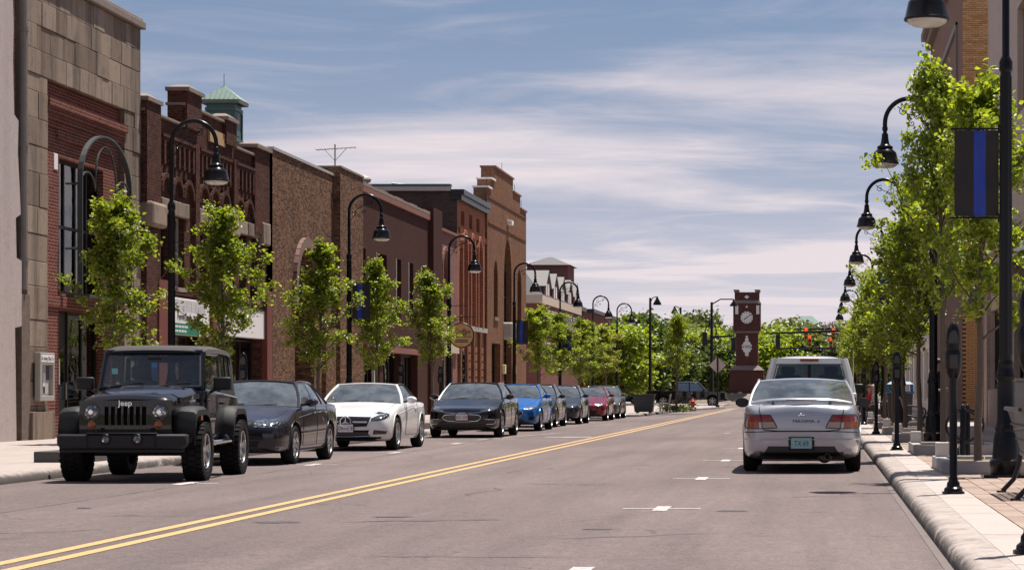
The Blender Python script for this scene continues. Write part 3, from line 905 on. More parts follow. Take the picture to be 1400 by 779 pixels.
mm = MB(); mm.box(-.1, .30, 0.0, L2(214), 5.42, 6.05); mm.build('impost_block', M_LIME, b2, smooth=0, bevel=.08)
B(0.002, .07, L2(284), L2(305), 8.25, 8.62).build('date_plaque', simple('gold_plaque', (.40, .26, .13), .6, var=.4, scale=9), b2, smooth=0, bevel=.01)
for a, b_ in ((218, 256), (270, 302), (323, 336), (337, 352)):
    B(-.02, .08, L2(a), L2(b_) - .03, 5.87, 6.28).build('lintel', M_LIME, b2, smooth=0, bevel=.03)
B(-.02, .16, L2(313.5), L2(322), 5.75, 6.5).build('impost_block', M_LIME, b2, smooth=0, bevel=.05)
B(-.02, .16, L2(354), L2(363.5), 5.7, 6.4).build('impost_block', M_LIME, b2, smooth=0, bevel=.05)
# three bays of corbelled fingers and paired blind arches
for a, b_ in ((216, 262), (268, 312), (318, 344)):
    ya, yb = L2(a), L2(b_); n = max(5, int((yb - ya) / .42))
    dentils(b2, ya, yb, 7.15, 7.75, n, .13, .16, MB_DK, 'corbel_finger')
    m = MB(); m.box(.001, .10, ya, yb, 7.76, 7.86); m.box(.001, .15, ya, yb, 7.862, 7.95)
    m.build('corbel_course', MB_DK, b2, smooth=0)
    na = 3 if yb - ya > 3 else 2
    for i in range(na):
        c_ = ya + (yb - ya) * (i + .5) / na; h_ = (yb - ya) / na / 2 - .08
        m = MB(); band(m, arcp(c_, h_, h_ * 1.0, 6.42, 0, 12), .0, .11, .06)
        m.build('blind_arch', MB_DK, b2, smooth=0)
for px_ in (262, 315):
    m = MB(); m.box(.001, .12, L2(px_), L2(px_ + 5.5), 4.0, 8.0); m.build('pilaster', MB_DK, b2, smooth=0)
for i, (a, b_) in enumerate(wins):
    window(b2, a, b_, 3.98, 5.87, 1, 2, -.2, .06, frame=M_FRD if i != 1 else M_FRW, blind=.55 if i in (3,) else None)
    B(-.3, .07, a - .06, b_ + .06, 3.86, 3.978).build('sill', M_LIME, b2, smooth=0, bevel=.01)
for a, b_ in ((222, 283), (290, 357)):
    window(b2, L2(a), L2(b_), .13, 2.75, 4, 1, -.32, .07, glass=M_SG, name='shop_window')
for a, b_ in ((207, 221.5), (283.5, 289.5), (358, 365)):
    B(.002, .17, L2(a) if a > 207 else L2(209), L2(b_) - .02, .13, 4.1 if a < 300 else 4.3).build('painted_pier', MB_REDP, b2, smooth=0)
B(-.10, .06, L2(222), L2(357), 3.78, 3.95).build('shop_cornice', MB_DK, b2, smooth=0)
# shop signs
sg = thing('shop_sign', 'white shop sign with black lettering above a green band', 'sign', (FX + .08, fy(222), 0))
sw = fy(283) - fy(222)
B(-.30, 0, .02, sw - .02, 2.72, 3.70).build('panel', M_SIGNW, sg, smooth=0, bevel=.01)
B(.001, .012, .05, sw * .74, 2.72, 3.02).build('green_band', M_SIGNG, sg, smooth=0)
text(sg, 'FormTech', .27, (.006, sw * .41, 3.2), ROT_PX, M_INK, sx=1.25)
m = MB()
for z_, n_ in ((2.9, 9), (2.78, 8)):
    for i in range(n_): m.box(.0121, .0135, .75 + i * .16, .85 + i * .16 + .03 * (i % 2), z_, z_ + .06)
m.build('small_print', M_INKW, sg, smooth=0)
m = MB(); r = random.Random(2)
for i in range(7):
    z = 3.36 + i * .045; m.box(.001, .004, .2, sw * .9, z, z + .004)
for i in range(9):
    y = .3 + i * sw * .1; m.box(.0012, .0045, y, y + .006, 3.36, 3.36 + r.uniform(.1, .3))
for i in (1, 3, 6): m.box(.001, .005, .25 + i * .5, .31 + i * .5, 3.32, 3.5)
m.build('line_drawing', simple('pale_ink', (.35, .35, .37), .5, var=0), sg, smooth=0)
sg2 = thing('shop_sign', 'blank white shop sign panel behind the second street tree', 'sign', (FX + .08, fy(304), 0))
B(-.3, 0, 0.0, fy(361) - fy(304), 2.80, 3.66).build('panel', M_SIGNW, sg2, smooth=0, bevel=.01)
B(-.32, .02, -.03, fy(361) - fy(304) + .03, 3.665, 3.72).build('trim', M_DARK, sg2, smooth=0)

# ---- copper green cupola on the roofs behind
cp = thing('cupola', 'teal green roof cupola with pyramid roof and lightning rod', 'cupola', (-23.8, 93.6, 7.6))
hwc = .56
m = MB(); m.box(-hwc, hwc, -hwc, hwc, 0, 5.0); m.box(-hwc - .06, hwc + .06, -hwc - .06, hwc + .06, 3.5, 3.62); m.box(-hwc - .05, hwc + .05, -hwc - .05, hwc + .05, 4.72, 4.85)
for s_ in (-1, 1):
    for q in (-1, 1): m.box(s_ * hwc - .05, s_ * hwc + .05, q * hwc - .05, q * hwc + .05, .1, 4.7)
m.build('body', M_TEAL, cp, smooth=0)
m = MB(); m.frustum(5.0, 5.14, (.78, .78), (.80, .80)); m.frustum(5.142, 5.75, (.78, .78), (.03, .03))
for i in range(-3, 4):
    for ax in (0, 1):
        for s_ in (-1, 1):
            f_ = 1 - abs(i) / 4
            a = [i * .19, s_ * .79, 5.16]; b_ = [i * .19 , s_ * (.79 - .76 * f_), 5.16 + .59 * f_]
            if ax: a = [a[1], a[0], a[2]]; b_ = [b_[1], b_[0], b_[2]]
            m.tube([a, b_], .014, 4)
m.build('roof', simple('verdigris_roof', (.13, .19, .165), .5, .3, var=.2), cp, smooth=0)
MB().tube([(0, 0, 5.7), (0, 0, 6.25)], .012, 5).build('lightning_rod', M_DARK, cp)
for s_, nm in ((0, 'x'), (1, 'y')):
    m = MB()
    if s_ == 0: m.box(hwc, hwc + .012, -.24, .24, 3.75, 4.65)
    else: m.box(-.24, .24, -hwc - .012, -hwc, 3.75, 4.65)
    m.build('louvre', simple('dark_teal', (.05, .11, .11), .5, var=.2), cp, smooth=0)

# ---- mixed brown brick building with an arch
Y3a, Y3b = Y2b + .01, fy(481)
b3 = bld('brown_brick_building', 'speckled brown brick front with stone ringed entrance arch and taller pier', Y3a)
Wd = Y3b - Y3a
def L3(px): return fy(px) - Y3a
m = MB(); wall(m, 0, L3(449), 0, 8.75, [(L3(396), L3(423), .13, 6.0, 1.25)], .17, .7); shell(m, 0, Wd - .01, 8.75, 17, .169)
m.add([(.17, 0, 0), (-.3, 0, 0), (-.3, 0, 8.75), (.17, 0, 8.75)], [(0, 1, 2, 3)])
m.build('wall', MB_MIX, b3, smooth=0)
B(-.4, .42, L3(449), Wd, 0, 9.05).build('pier', MB_MIX, b3, smooth=0)
m = MB(); m.box(-.5, .22, -.02, L3(449) - .02, 8.752, 8.84); m.build('coping', M_COPM, b3, smooth=0)
B(-.5, .46, L3(449) - .03, Wd + .02, 9.052, 9.12).build('coping', M_COP, b3, smooth=0)
c_, h_ = (L3(396) + L3(423)) / 2, (L3(423) - L3(396)) / 2
m = MB(); band(m, [(0, c_ - h_ - .12, 4.0)] + arcp(c_, h_ + .12, 1.37, 4.75, 0, 16) + [(0, c_ + h_ + .12, 4.0)], .172, .30, .17); m.build('arch_ring', simple('pinkish_stone', (.19, .11, .09), .85, var=.25, scale=5, bump=.2), b3, smooth=0)
window(b3, c_ - h_, c_ + h_, 2.9, 6.0, 2, 2, -.5, .08)
B(-.62, -.5, c_ - h_, c_ + h_, 2.55, 2.88).build('transom', simple('tan_panel', (.30, .22, .13), .8, var=.2), b3, smooth=0)
for s_ in (0, 1):
    d_ = B(-.56, -.5, c_ - h_ + s_ * h_ + .02, c_ + s_ * h_ - .02, .14, 2.53).build('door', M_FRD, b3, smooth=0)
    B(-.499, -.49, c_ - h_ + s_ * h_ + .18, c_ + s_ * h_ - .18, .9, 2.3).build('pane', M_SG, d_, smooth=0)
m = MB(); m.box(.172, .30, L3(434), L3(448), .13, 3.4); m.build('buttress', MB_MIX, b3, smooth=0)
# roof aerial and ventilator
an = thing('roof_antenna', 'thin television aerial standing on the brick roof', 'antenna', (-21.5, fy(455) + 22, 8.2))
k_ = (fy(455) + 22) / F; zt = CH + (VY - 205) * k_ - 8.2
an.location.x = (458 - VX) * k_
m = MB(); m.tube([(0, 0, 0), (0, 0, zt + .25)], .035, 6); m.build('mast', M_COPM, an)
m = MB(); m.tube([(-.85, 0, zt), (.95, 0, zt + .12)], .025, 5)
for i in range(9): m.tube([(-.8 + i * .21, -.5 + .03 * i, zt + .01 * i), (-.8 + i * .21, .5 - .03 * i, zt + .01 * i)], .01, 4)
m.tube([(0, 0, zt - .5), (.5, 0, zt + .05)], .014, 5); m.tube([(0, 0, zt - .5), (-.45, 0, zt)], .014, 5)
m.build('boom', M_COPM, an)

# ---- plum brown building
Y4a, Y4b = Y3b + .01, fy(598)
b4 = bld('plum_brick_building', 'plain dark plum brick front with narrow upper windows and rust red roof edge', Y4a)
Wd = Y4b - Y4a
def L4(px): return fy(px) - Y4a
wins = [(493, 500), (514, 529), (541, 548.5), (558, 565), (575, 580.5)]
ops = [(L4(a), L4(b_), 4.62, 6.6) for a, b_ in wins] + [(L4(497), L4(519), .13, 2.7), (L4(524), L4(548), .13, 2.7), (L4(553), L4(571), .13, 2.7)]
m = MB(); wall(m, 0, Wd, 0, 8.95, ops, 0, .32); shell(m, .01, Wd - .01, 8.95, 17, -.001); m.build('wall', MB_PLUM, b4, smooth=0)
m = MB()
n = 10
for i in range(n):
    a, b_ = L4(585) * i / n, L4(585) * (i + 1) / n
    m.box(-.5, .10, a + .01, b_ - .01, 8.952, 9.06 + .03 * (i % 2))
m.build('coping', M_COP, b4, smooth=0)
B(.001, .10, 0.02, L4(585), 8.72, 8.93).build('flashing', M_RUST, b4, smooth=0)
B(-.4, .22, L4(586), Wd, .1, 9.3).build('pier', MB_PLUM, b4, smooth=0)
for i, (a, b_) in enumerate(wins):
    window(b4, L4(a), L4(b_), 4.62, 6.6, 1 if i != 1 else 2, 2, -.22, .07, blind=.3 if i == 1 else None)
    B(-.2, .03, L4(a) + .01, L4(a) + .09, 4.63, 6.59).build('sunlit_sliver', M_FRW, b4, smooth=0)  # pale strip on the near jamb, sunlight put into its colour
    B(-.3, .06, L4(a) - .05, L4(b_) + .05, 4.5, 4.617).build('sill', MB_PLUM, b4, smooth=0)
B(.002, .16, L4(497), L4(571), 2.72, 2.95).build('shop_lintel', M_RUST, b4, smooth=0)
for a, b_ in ((497, 519), (524, 548), (553, 571)):
    window(b4, L4(a), L4(b_), .13, 2.7, 3, 1, -.3, .08, glass=M_SG, name='shop_window')
m = MB(); m.box(.002, .1, L4(508), L4(511.5), .13, 2.7); m.build('pilaster', M_FRW, b4, smooth=0)
# roof ventilator
k_ = 128 / F
vt = thing('roof_ventilator', 'round pale mushroom ventilator on the roof', 'ventilator', ((494 - VX) * k_, 128, 9.0))
m = MB(); zt = CH + (VY - 243) * k_ - 9.0
m.lathe([(.35, 0), (.35, zt - .3), (.5, zt - .25), (.55, zt - .1), (.5, zt), (.2, zt + .12)], 16); m.build('cowl', M_COPM, vt)

# ---- pink brick building
Y5a, Y5b = Y4b + .01, fy(625)
b5 = bld('pink_brick_building', 'low faded pink brick front with a blind arch above the round hanging sign', Y5a)
Wd = Y5b - Y5a
m = MB(); wall(m, 0, Wd, 0, 8.5, [(.5, 4.4, .13, 2.9), (1.2, 3.0, 5.0, 7.6, .9)], 0, .2); shell(m, .01, Wd - .01, 8.5, 17, -.001); m.build('wall', MB_PINK, b5, smooth=0)
B(-.3, -.2, 1.0, 3.2, 4.8, 7.7).build('arch_infill', MB_PINK, b5, smooth=0)
m = MB(); band(m, [(0, 1.05, 5.0)] + arcp(2.1, 1.05, 1.05, 6.7, 0, 14) + [(0, 3.15, 5.0)], .001, .10, .10); m.build('arch_ring', MB_PINK, b5, smooth=0)
B(-.5, .12, 0, Wd, 8.502, 8.62).build('coping', M_RUST, b5, smooth=0)
window(b5, .5, 4.4, .13, 2.9, 3, 1, -.18, .1, frame=M_FRW, glass=M_SG, name='shop_window')
B(.002, .15, .3, Wd - .3, 2.95, 4.0).build('shop_fascia', simple('cream_fascia', (.45, .38, .28), .7, var=.15), b5, smooth=0)

# ---- orange brick building
Y6a, Y6b = Y5b + .01, fy(663)
b6 = bld('orange_brick_building', 'orange brick front with tall narrow windows and slim brick pilasters', Y6a)
Wd = Y6b - Y6a
m = MB(); ww = [(1.3, 2.2), (3.9, 4.8), (6.4, 7.3)]
wall(m, 0, Wd, 0, 10.7, [(a, b_, 4.6, 7.35) for a, b_ in ww] + [(a - .1, b_ + .1, 9.2, 9.9) for a, b_ in ww], 0, .3)
m.add([(0, Wd, 0), (-4.3, Wd, 0), (-4.3, Wd, 10.7), (0, Wd, 10.7)], [(3, 2, 1, 0)])
m.build('wall', MB_ORG, b6, smooth=0)
m = MB(); m.box(-16, -.32, 0, .3, 0, 10.9); m.box(-.318, -.004, .002, .3, 8.4, 10.28); m.build('side_wall', MB_GREY, b6, smooth=0)
for a, b_ in ww:
    B(-.31, -.22, a - .2, b_ + .2, 9.1, 10.0).build('sunk_panel', MB_ORG, b6, smooth=0)
    window(b6, a, b_, 4.6, 7.35, 1, 3, -.2, .06)
    m = MB(); band(m, [(0, a - .35, 4.3), (0, a - .35, 7.6)] + arcp((a + b_) / 2, (b_ - a) / 2 + .35, 1.3, 7.6, 0, 10) + [(0, b_ + .35, 4.3)], .001, .16, .10); m.build('blind_arch', MB_ORG, b6, smooth=0)
dentils(b6, .2, Wd - .2, 8.75, 9.0, 18, .12, .2, MB_ORG)
m = MB(); m.box(-.3, .22, -.06, Wd, 10.3, 10.55); m.box(-.3, .34, -.1, Wd, 10.552, 10.8); m.build('cornice', M_DARK, b6, smooth=0)
B(-.05, .14, 0, Wd, 4.15, 4.38).build('string_course', M_SIGNW if False else M_COPM, b6, smooth=0)
for i in range(5):
    y = .2 + i * (Wd - .6) / 4.0
    B(.001, .14, y, y + .42, .13, 4.1).build('pilaster', MB_TAN, b6, smooth=0)
    if i < 4:
        m = MB()
        for j in range(14): m.box(.001, .07, y + .6 + (j % 2) * .5, y + 1.0 + (j % 2) * .5, .8 + j * .2, .9 + j * .2)
        p_ = m.build('lattice_brick', MB_DK, b6, smooth=0); p_['kind'] = 'stuff'
window(b6, 0.05 + .6, 2.0, .9, 3.0, 1, 2, .05, .07)
# sloped standing seam roof behind the cornice
rf = MB(); rf.add([(-.3, 0.1, 10.82), (-.3, Wd, 10.82), (-3.2, Wd, 11.35), (-3.2, 0.1, 11.10)], [(0, 1, 2, 3)])
ro = rf.build('roof', M_TEALR, b6, smooth=0)
for i in range(9):
    y = .4 + i * (Wd - .8) / 8
    MB().tube([(-.3, y, 10.84), (-3.2, y, 11.12 + .25 * y / Wd)], .03, 4).build('seam', M_TEALR, ro)
B(-16, -.3, -.12, .35, 10.93, 11.05).build('gutter', M_TEAL, b6, smooth=0)
B(-16, -.3, -.14, -.12, 10.72, 10.92).build('flashing', M_COPM, b6, smooth=0)

# ---- stepped gable building
Y7a, Y7b = Y6b + .01, fy(716.5)
b7 = bld('stepped_gable_building', 'tall light brown brick stepped gable with a tall pointed arch window', Y7a)
Wd = Y7b - Y7a
def L7(px): return fy(px) - Y7a
steps = [(0, 1.3, 11.7), (1.3, 2.7, 12.25), (2.7, L7(698.5), 13.0), (L7(698.5), L7(708.5), 12.3), (L7(708.5), Wd, 11.6)]
ops = [(L7(672), L7(677.5), 5.1, 8.1, .9), (L7(686), L7(696.5), .13, 9.5, 2.4), (L7(704.5), L7(710), 5.1, 8.1, .9), (L7(669), L7(681), .6, 3.7)]
m = MB(); wall(m, 0, Wd, 0, 11.6, ops, .12, .4)
m.add([(.12, 0, 0), (-.6, 0, 0), (-.6, 0, 11.6), (.12, 0, 11.6)], [(0, 1, 2, 3)])
m.build('wall', MB_TAN, b7, smooth=0)
for i, (a, b_, z1) in enumerate(steps):
    if z1 > 11.6: B(-.6, .12 if i != 2 else .121, a, b_, 11.6, z1).build('gable_step', MB_TAN, b7, smooth=0)
    B(-.66, .2, a - .03, b_ + .03, z1 + .002, z1 + .09).build('coping', M_RUST if i > 1 else M_SIGNW, b7, smooth=0)
    MB().tube([(0, (a + b_) / 2, z1), (0, (a + b_) / 2, z1 + .6)], .012, 4).build('lightning_rod', M_DARK, b7)
m = MB(); m.box(-14, -.6, 0, Wd, 0, 10.6); m.build('rear_block', MB_GREY, b7, smooth=0)
for i in range(7):
    B(.121, .16, .2, Wd - .2, 9.9 + i * .22, 9.98 + i * .22).build('brick_course', MB_TAN, b7, smooth=0) if i in (0, 6) else None
for a, b_, z0, z1, c, rw in ((672, 677.5, 5.1, 8.1, 1, 2), (686, 696.5, .13, 9.5, 3, 6), (704.5, 710, 5.1, 8.1, 1, 2), (669, 681, .6, 3.7, 2, 1)):
    window(b7, L7(a), L7(b_), z0, z1, c, rw, -.22, .08, glass=M_SG)
for a, b_ in ((672, 677.5), (704.5, 710)):
    B(-.2, .2, L7(a) - .08, L7(b_) + .08, 4.9, 5.09).build('sill', M_LIME, b7, smooth=0)
m = MB(); m.box(-.2, .6, L7(685.5), L7(697), 4.0, 4.9); m.build('entrance_hood', M_COPM, b7, smooth=0, bevel=.1)
for px_ in (684, 698):
    lb = B(.125, .3, L7(px_) - .2, L7(px_) + .2, 2.1, 2.6).build('wall_lantern', simple('lantern_glass', (.75, .68, .4), .3, var=.05), b7, smooth=0, bevel=.03)
B(.12, .4, L7(690), L7(692.5), 10.3, 10.55).build('floodlight', M_SIGNW, b7, smooth=0, bevel=.03)

# ---- round hanging sign
hs = thing('round_hanging_sign', 'round wooden café sign with dark rim hanging over the pavement', 'sign', (-16.35, 107.0, 3.72))
m = MB(); m.lathe([(.53, -.04), (.53, .04)], 40, axis='y'); m.build('disc', simple('sign_wood', (.66, .40, .17), .55, var=.12, scale=10), hs)
m = MB(); m.tube([(.55 * math.cos(2 * PI * k / 40), 0, .55 * math.sin(2 * PI * k / 40)) for k in range(40)], .035, 6, closed=True); m.build('rim', M_DARK, hs)
text(hs, 'Coffee', .30, (0, -.045, .17), ROT_NY, M_INK, shear=.35)
text(hs, 'CANTINA', .17, (0, -.045, -.06), ROT_NY, simple('brown_ink', (.10, .05, .02), .5, var=0), sx=1.25)
m = MB(); m.box(-.3, .3, -.046, -.041, -.25, -.20); m.box(-.3, .3, -.046, -.041, -.33, -.28); m.box(-.25, .25, -.046, -.041, .045, .06); m.build('ruled_lines', simple('grey_ink', (.09, .09, .085), .5, var=0), hs)
m = MB(); m.tube([(-.95, 0, .85), (.75, 0, .85)], .025, 6); m.tube([(-.3, 0, .45), (-.3, 0, .85)], .012, 5); m.tube([(.3, 0, .45), (.3, 0, .85)], .012, 5); m.tube([(-.95, 0, .3), (.1, 0, .85)], .015, 5); m.build('bracket', M_DARK, hs)
# ================================================================== right row of buildings
RX = 5.2
def ry(px): return RX * F / (px - VX)
M_CREAM = stone_mat('cream_render', (0.48, 0.39, 0.34), (0.54, 0.45, 0.39), (0.36, 0.29, 0.25), 0.2)
M_GSTONE = stone_mat('grey_stone_base', (0.36, 0.28, 0.25), (0.46, 0.37, 0.33), (0.15, 0.12, 0.11), 0.4)
MB_BRN = brick_mat('brown_brick', (0.30, 0.19, 0.145), (0.24, 0.15, 0.118), (0.27, 0.20, 0.165), stain=0.1)
M_WHSD = simple('white_siding', (0.72, 0.68, 0.64), 0.7, var=0.1)
def rbld(name, label, Y0): return thing(name, label, 'building', (RX, Y0, 0), PI)     # local +x faces the street, local y runs towards the camera

rb1 = rbld('cream_building', 'cream rendered corner building with dark shop windows behind the near lamp post', 73.0)
m = MB(); D1 = 30.0
wall(m, 0.9, D1, 0, 13.4, [(2.2, 8.5, 1.25, 3.6), (10.5, 16.5, .6, 3.4), (11.6, 13.9, 8.4, 11.2), (20, 23, 8.4, 11.2), (19, 26, .6, 3.4)], 0, .3)
m.add([(0, .9, 0), (-14, .9, 0), (-14, .9, 13.4), (0, .9, 13.4)], [(0, 1, 2, 3)]); m.add([(0, D1, 0), (-14, D1, 0), (-14, D1, 13.4), (0, D1, 13.4)], [(0, 1, 2, 3)]); m.add([(0, .9, 13.4), (0, D1, 13.4), (-14, D1, 13.4), (-14, .9, 13.4)], [(0, 1, 2, 3)])
m.build('wall', M_CREAM, rb1, smooth=0)
m = MB(); m.box(0.002, .12, .9, 2.1, .1, 5.2); m.box(.002, .10, 2.15, 8.6, .1, 1.22); m.build('stone_base', M_GSTONE, rb1, smooth=0)
B(.002, .14, .9, D1, 5.25, 5.6).build('string_course', M_CREAM, rb1, smooth=0)
window(rb1, 2.2, 8.5, 1.25, 3.6, 8, 1, -.15, .14, glass=M_SG, name='shop_window')
window(rb1, 10.5, 16.5, .6, 3.4, 3, 1, -.2, .1, glass=M_SG, name='shop_window')
window(rb1, 11.6, 13.9, 8.4, 11.2, 2, 2, -.2, .09)
window(rb1, 20, 23, 8.4, 11.2, 2, 2, -.2, .09)
window(rb1, 19, 26, .6, 3.4, 3, 1, -.2, .1, glass=M_SG, name='shop_window')
m = MB(); m.add([(0, 10, 4.6), (0, 17, 4.6), (1.3, 17, 3.75), (1.3, 10, 3.75), (0, 10, 4.55), (0, 17, 4.55), (1.3, 17, 3.7), (1.3, 10, 3.7)], [(0, 1, 2, 3), (7, 6, 5, 4), (0, 3, 7, 4), (1, 5, 6, 2), (3, 2, 6, 7)])
m.box(1.28, 1.31, 10, 17, 3.45, 3.75)
m.build('awning', simple('navy_canvas', (.018, .03, .085), .8, var=.15), rb1, smooth=0)
B(.0, .25, 9.9, 17.1, 4.62, 4.85).build('awning_box', M_SIGNW, rb1, smooth=0)

rb2 = rbld('tall_brown_building', 'tall brown brick building with tan brick flank and sloping cornice', 109.0)
m = MB(); DD = 109.0 - 85.0
wall(m, 0, DD, 0, 17.4, [(DD - 13.5, DD - 3.0, 9.5, 14.8)], 0, .12); m.build('wall', MB_BRN, rb2, smooth=0)
B(-.2, -.12, DD - 13.6, DD - 2.9, 9.4, 14.9).build('blind_panel', brick_mat('mauve_panel_brick', (0.23, 0.155, 0.145), (0.19, 0.125, 0.12), (0.2, 0.15, 0.14), stain=.1), rb2, smooth=0)
m = MB(); band(m, [(0, DD - 13.6, 9.4), (0, DD - 2.9, 9.4), (0, DD - 2.9, 14.9), (0, DD - 13.6, 14.9), (0, DD - 13.6, 9.4)], .001, .09, .12); m.build('panel_frame', M_GREYP, rb2, smooth=0)
m = MB(); m.box(-.4, .25, -.1, DD + .1, 17.0, 17.4); m.box(-.4, .45, -.2, DD + .2, 17.42, 17.75); m.build('cornice', M_COP, rb2, smooth=0)
fl = MB(); fl.box(-13, -.001, DD - .2, DD - .02, 0, 18.4)
flo = fl.build('flank_wall', simple('flank_mortar', (.11, .072, .045), .95, var=.2), rb2, smooth=0)
m = MB(); m.box(-13, -.001, .05, DD - .25, 0, 17.0); m.build('rear_block', MB_BRN, rb2, smooth=0)
def tanb():
    t = NT('tan_brick'); oi = t.n('ShaderNodeObjectInfo'); p = t.pos()
    c = t.mix(oi.outputs['Random'], (0.37, 0.195, 0.085), (0.55, 0.33, 0.155))
    c = t.mix(1.0, c, t.math('MULTIPLY_ADD', t.noise(p, 20, 4, .6), .5, .75), 'MULTIPLY')
    t.set(Base_Color=c, Roughness=.85); return t.m
UB_TB = unit_block('brick', tanb(), .04)
# individual bricks where the flank shows between the leaves and the picture top
rr = random.Random(4); row = 0
z = 11.0
while z < 15.7 and row < 60:
    x = -.001 - (0.12 if row % 2 else 0.0)
    if row % 2: link('brick', UB_TB, flo, (-.06, DD, z + .035), scale=(.11, .07, .066))
    while x > -1.25:
        link('brick', UB_TB, flo, (x - .12, DD + rr.uniform(-.004, .004), z + .035), scale=(.23, .07, .066)); x -= .24
    z += .078; row += 1
m = MB(); row = 0; z = 0.2
while z < 18.2:
    if not (11.0 - .05 < z < 15.7):
        x = -.001 - (.12 if row % 2 else 0)
        while x > -2.4:
            m.box(x - .235, x - .005, DD - .03, DD + .035, z, z + .066); x -= .24
    z += .078; row += 1
o = m.build('brickwork', UB_TB.materials[0], flo, smooth=0); o['kind'] = 'stuff'

rb3 = rbld('white_shop', 'white sided shop front with tall pale windows beyond the right trees', 150.0)
m = MB(); wall(m, 0, 40, 0, 7, [(4 + i * 6, 8.5 + i * 6, .7, 3.2) for i in range(6)], 0, .25); m.box(-10, -.3, 0.1, 39.9, 0, 6.9); m.build('wall', M_WHSD, rb3, smooth=0)
for i in range(6): window(rb3, 4 + i * 6, 8.5 + i * 6, .7, 3.2, 4, 1, -.15, .12, frame=M_WHSD, glass=M_SG, name='shop_window')
for i in range(14): B(.001, .04, 0, 40, 3.5 + i * .24, 3.7 + i * .24).build('siding_board', M_WHSD, rb3, smooth=0)

# ================================================================== far left buildings
M_SLATE = simple('slate_roof', (0.045, 0.05, 0.06), 0.6, var=0.25, scale=3)
MB_MAR = brick_mat('maroon_brick', (0.20, 0.075, 0.065), (0.16, 0.06, 0.055), (0.22, 0.13, 0.115), stain=0.1)
M_DORM = simple('grey_metal_roof', (0.115, 0.108, 0.105), 0.5, 0.2, var=0.1)
M_WHTR = simple('white_window', (0.74, 0.72, 0.70), 0.55, var=0.06)
MX = -18.2
mb_ = thing('mansard_building', 'maroon brick block with slate mansard roof and a row of gabled dormers', 'building', (MX, 153.0, 0))
MW = 25.0
m = MB(); m.box(-14, 0, 0, MW, 0, 7.4); m.build('wall', MB_MAR, mb_, smooth=0)
B(-14.1, .12, -.1, MW + .1, 6.9, 7.42).build('cream_band', simple('cream_band', (.52, .42, .33), .7, var=.1), mb_, smooth=0)
m = MB()
m.add([(.1, -.1, 7.43), (.1, MW + .1, 7.43), (-1.6, MW - 1.6, 9.3), (-1.6, 1.8, 9.3), (-14, -.1, 7.43), (-12, 1.8, 9.3), (-14, MW + .1, 7.43), (-12, MW - 1.6, 9.3)], [(0, 1, 2, 3), (4, 0, 3, 5), (3, 2, 7, 5), (1, 6, 7, 2)])
m.build('mansard_roof', M_SLATE, mb_, smooth=0)
for i in range(5):
    yc = 3.2 + i * 4.6
    dm = MB(); dm.prism([(yc - 1.45, 7.44), (yc + 1.45, 7.44), (yc + 1.45, 8.2), (yc, 9.1), (yc - 1.45, 8.2)], 'x', -2.0, .05)
    d_ = dm.build('dormer', MB_MAR, mb_, smooth=0)
    rf = MB(); rf.add([(.18, yc - 1.7, 8.10), (.18, yc, 9.2), (-2.3, yc, 9.2), (-2.3, yc - 1.7, 8.10)], [(0, 1, 2, 3)]); rf.add([(.18, yc + 1.7, 8.10), (.18, yc, 9.2), (-2.3, yc, 9.2), (-2.3, yc + 1.7, 8.10)], [(3, 2, 1, 0)])
    q = rf.build('dormer_roof', M_DORM, d_, smooth=0, fixn=False); sm = q.modifiers.new('thick', 'SOLIDIFY'); sm.thickness = .08
    for s_ in (-.85, .25):
        B(.05, .09, yc + s_, yc + s_ + .6, 7.5, 8.3).build('window', M_WHTR, d_, smooth=0)
    for fz_ in (5.3, 3.1):
        for s_ in (-1.9, -.9, .1, 1.1):
            w_ = B(.002, .05, yc + s_, yc + s_ + .6, fz_, fz_ + 1.3).build('window', M_WHTR, mb_, smooth=0)
            B(.051, .056, yc + s_ + .08, yc + s_ + .52, fz_ + .08, fz_ + 1.22).build('pane', M_WG, w_, smooth=0)
tw = MB(); tw.box(-3.4, -.4, 20.0, 24.6, 9.3, 10.45); tw.build('roof_tower', MB_MAR, mb_, smooth=0)
tw = MB(); tw.frustum(10.45, 11.15, (1.75, 2.6), (.15, .2), (-1.9, 22.3)); tw.build('tower_roof', M_DORM, mb_, smooth=0)
for nm, lab, X0, X1, Y0, Y1, H in (('flat_roof_building', 'flat roofed maroon brick block far beyond the mansard roof', -44, -22.5, 232, 262, 8.9), ('stair_block', 'narrow maroon brick stair block next to the mansard building', -26, -19.3, 184, 192, 7.6)):
    t_ = thing(nm, lab, 'building', (X1, Y0, 0))
    m = MB(); m.box(X0 - X1, 0, 0, Y1 - Y0, 0, H); m.build('wall', MB_MAR, t_, smooth=0)
    B(X0 - X1 - .2, .2, -.2, Y1 - Y0 + .2, H + .002, H + .35).build('roof_edge', M_DARK, t_, smooth=0)
    for i in range(4):
        w_ = B(X0 - X1 + 2 + i * (X1 - X0 - 3) / 4, X0 - X1 + 3 + i * (X1 - X0 - 3) / 4, -.05, -.002, H - 3, H - 1.4).build('window', M_WHTR, t_, smooth=0)

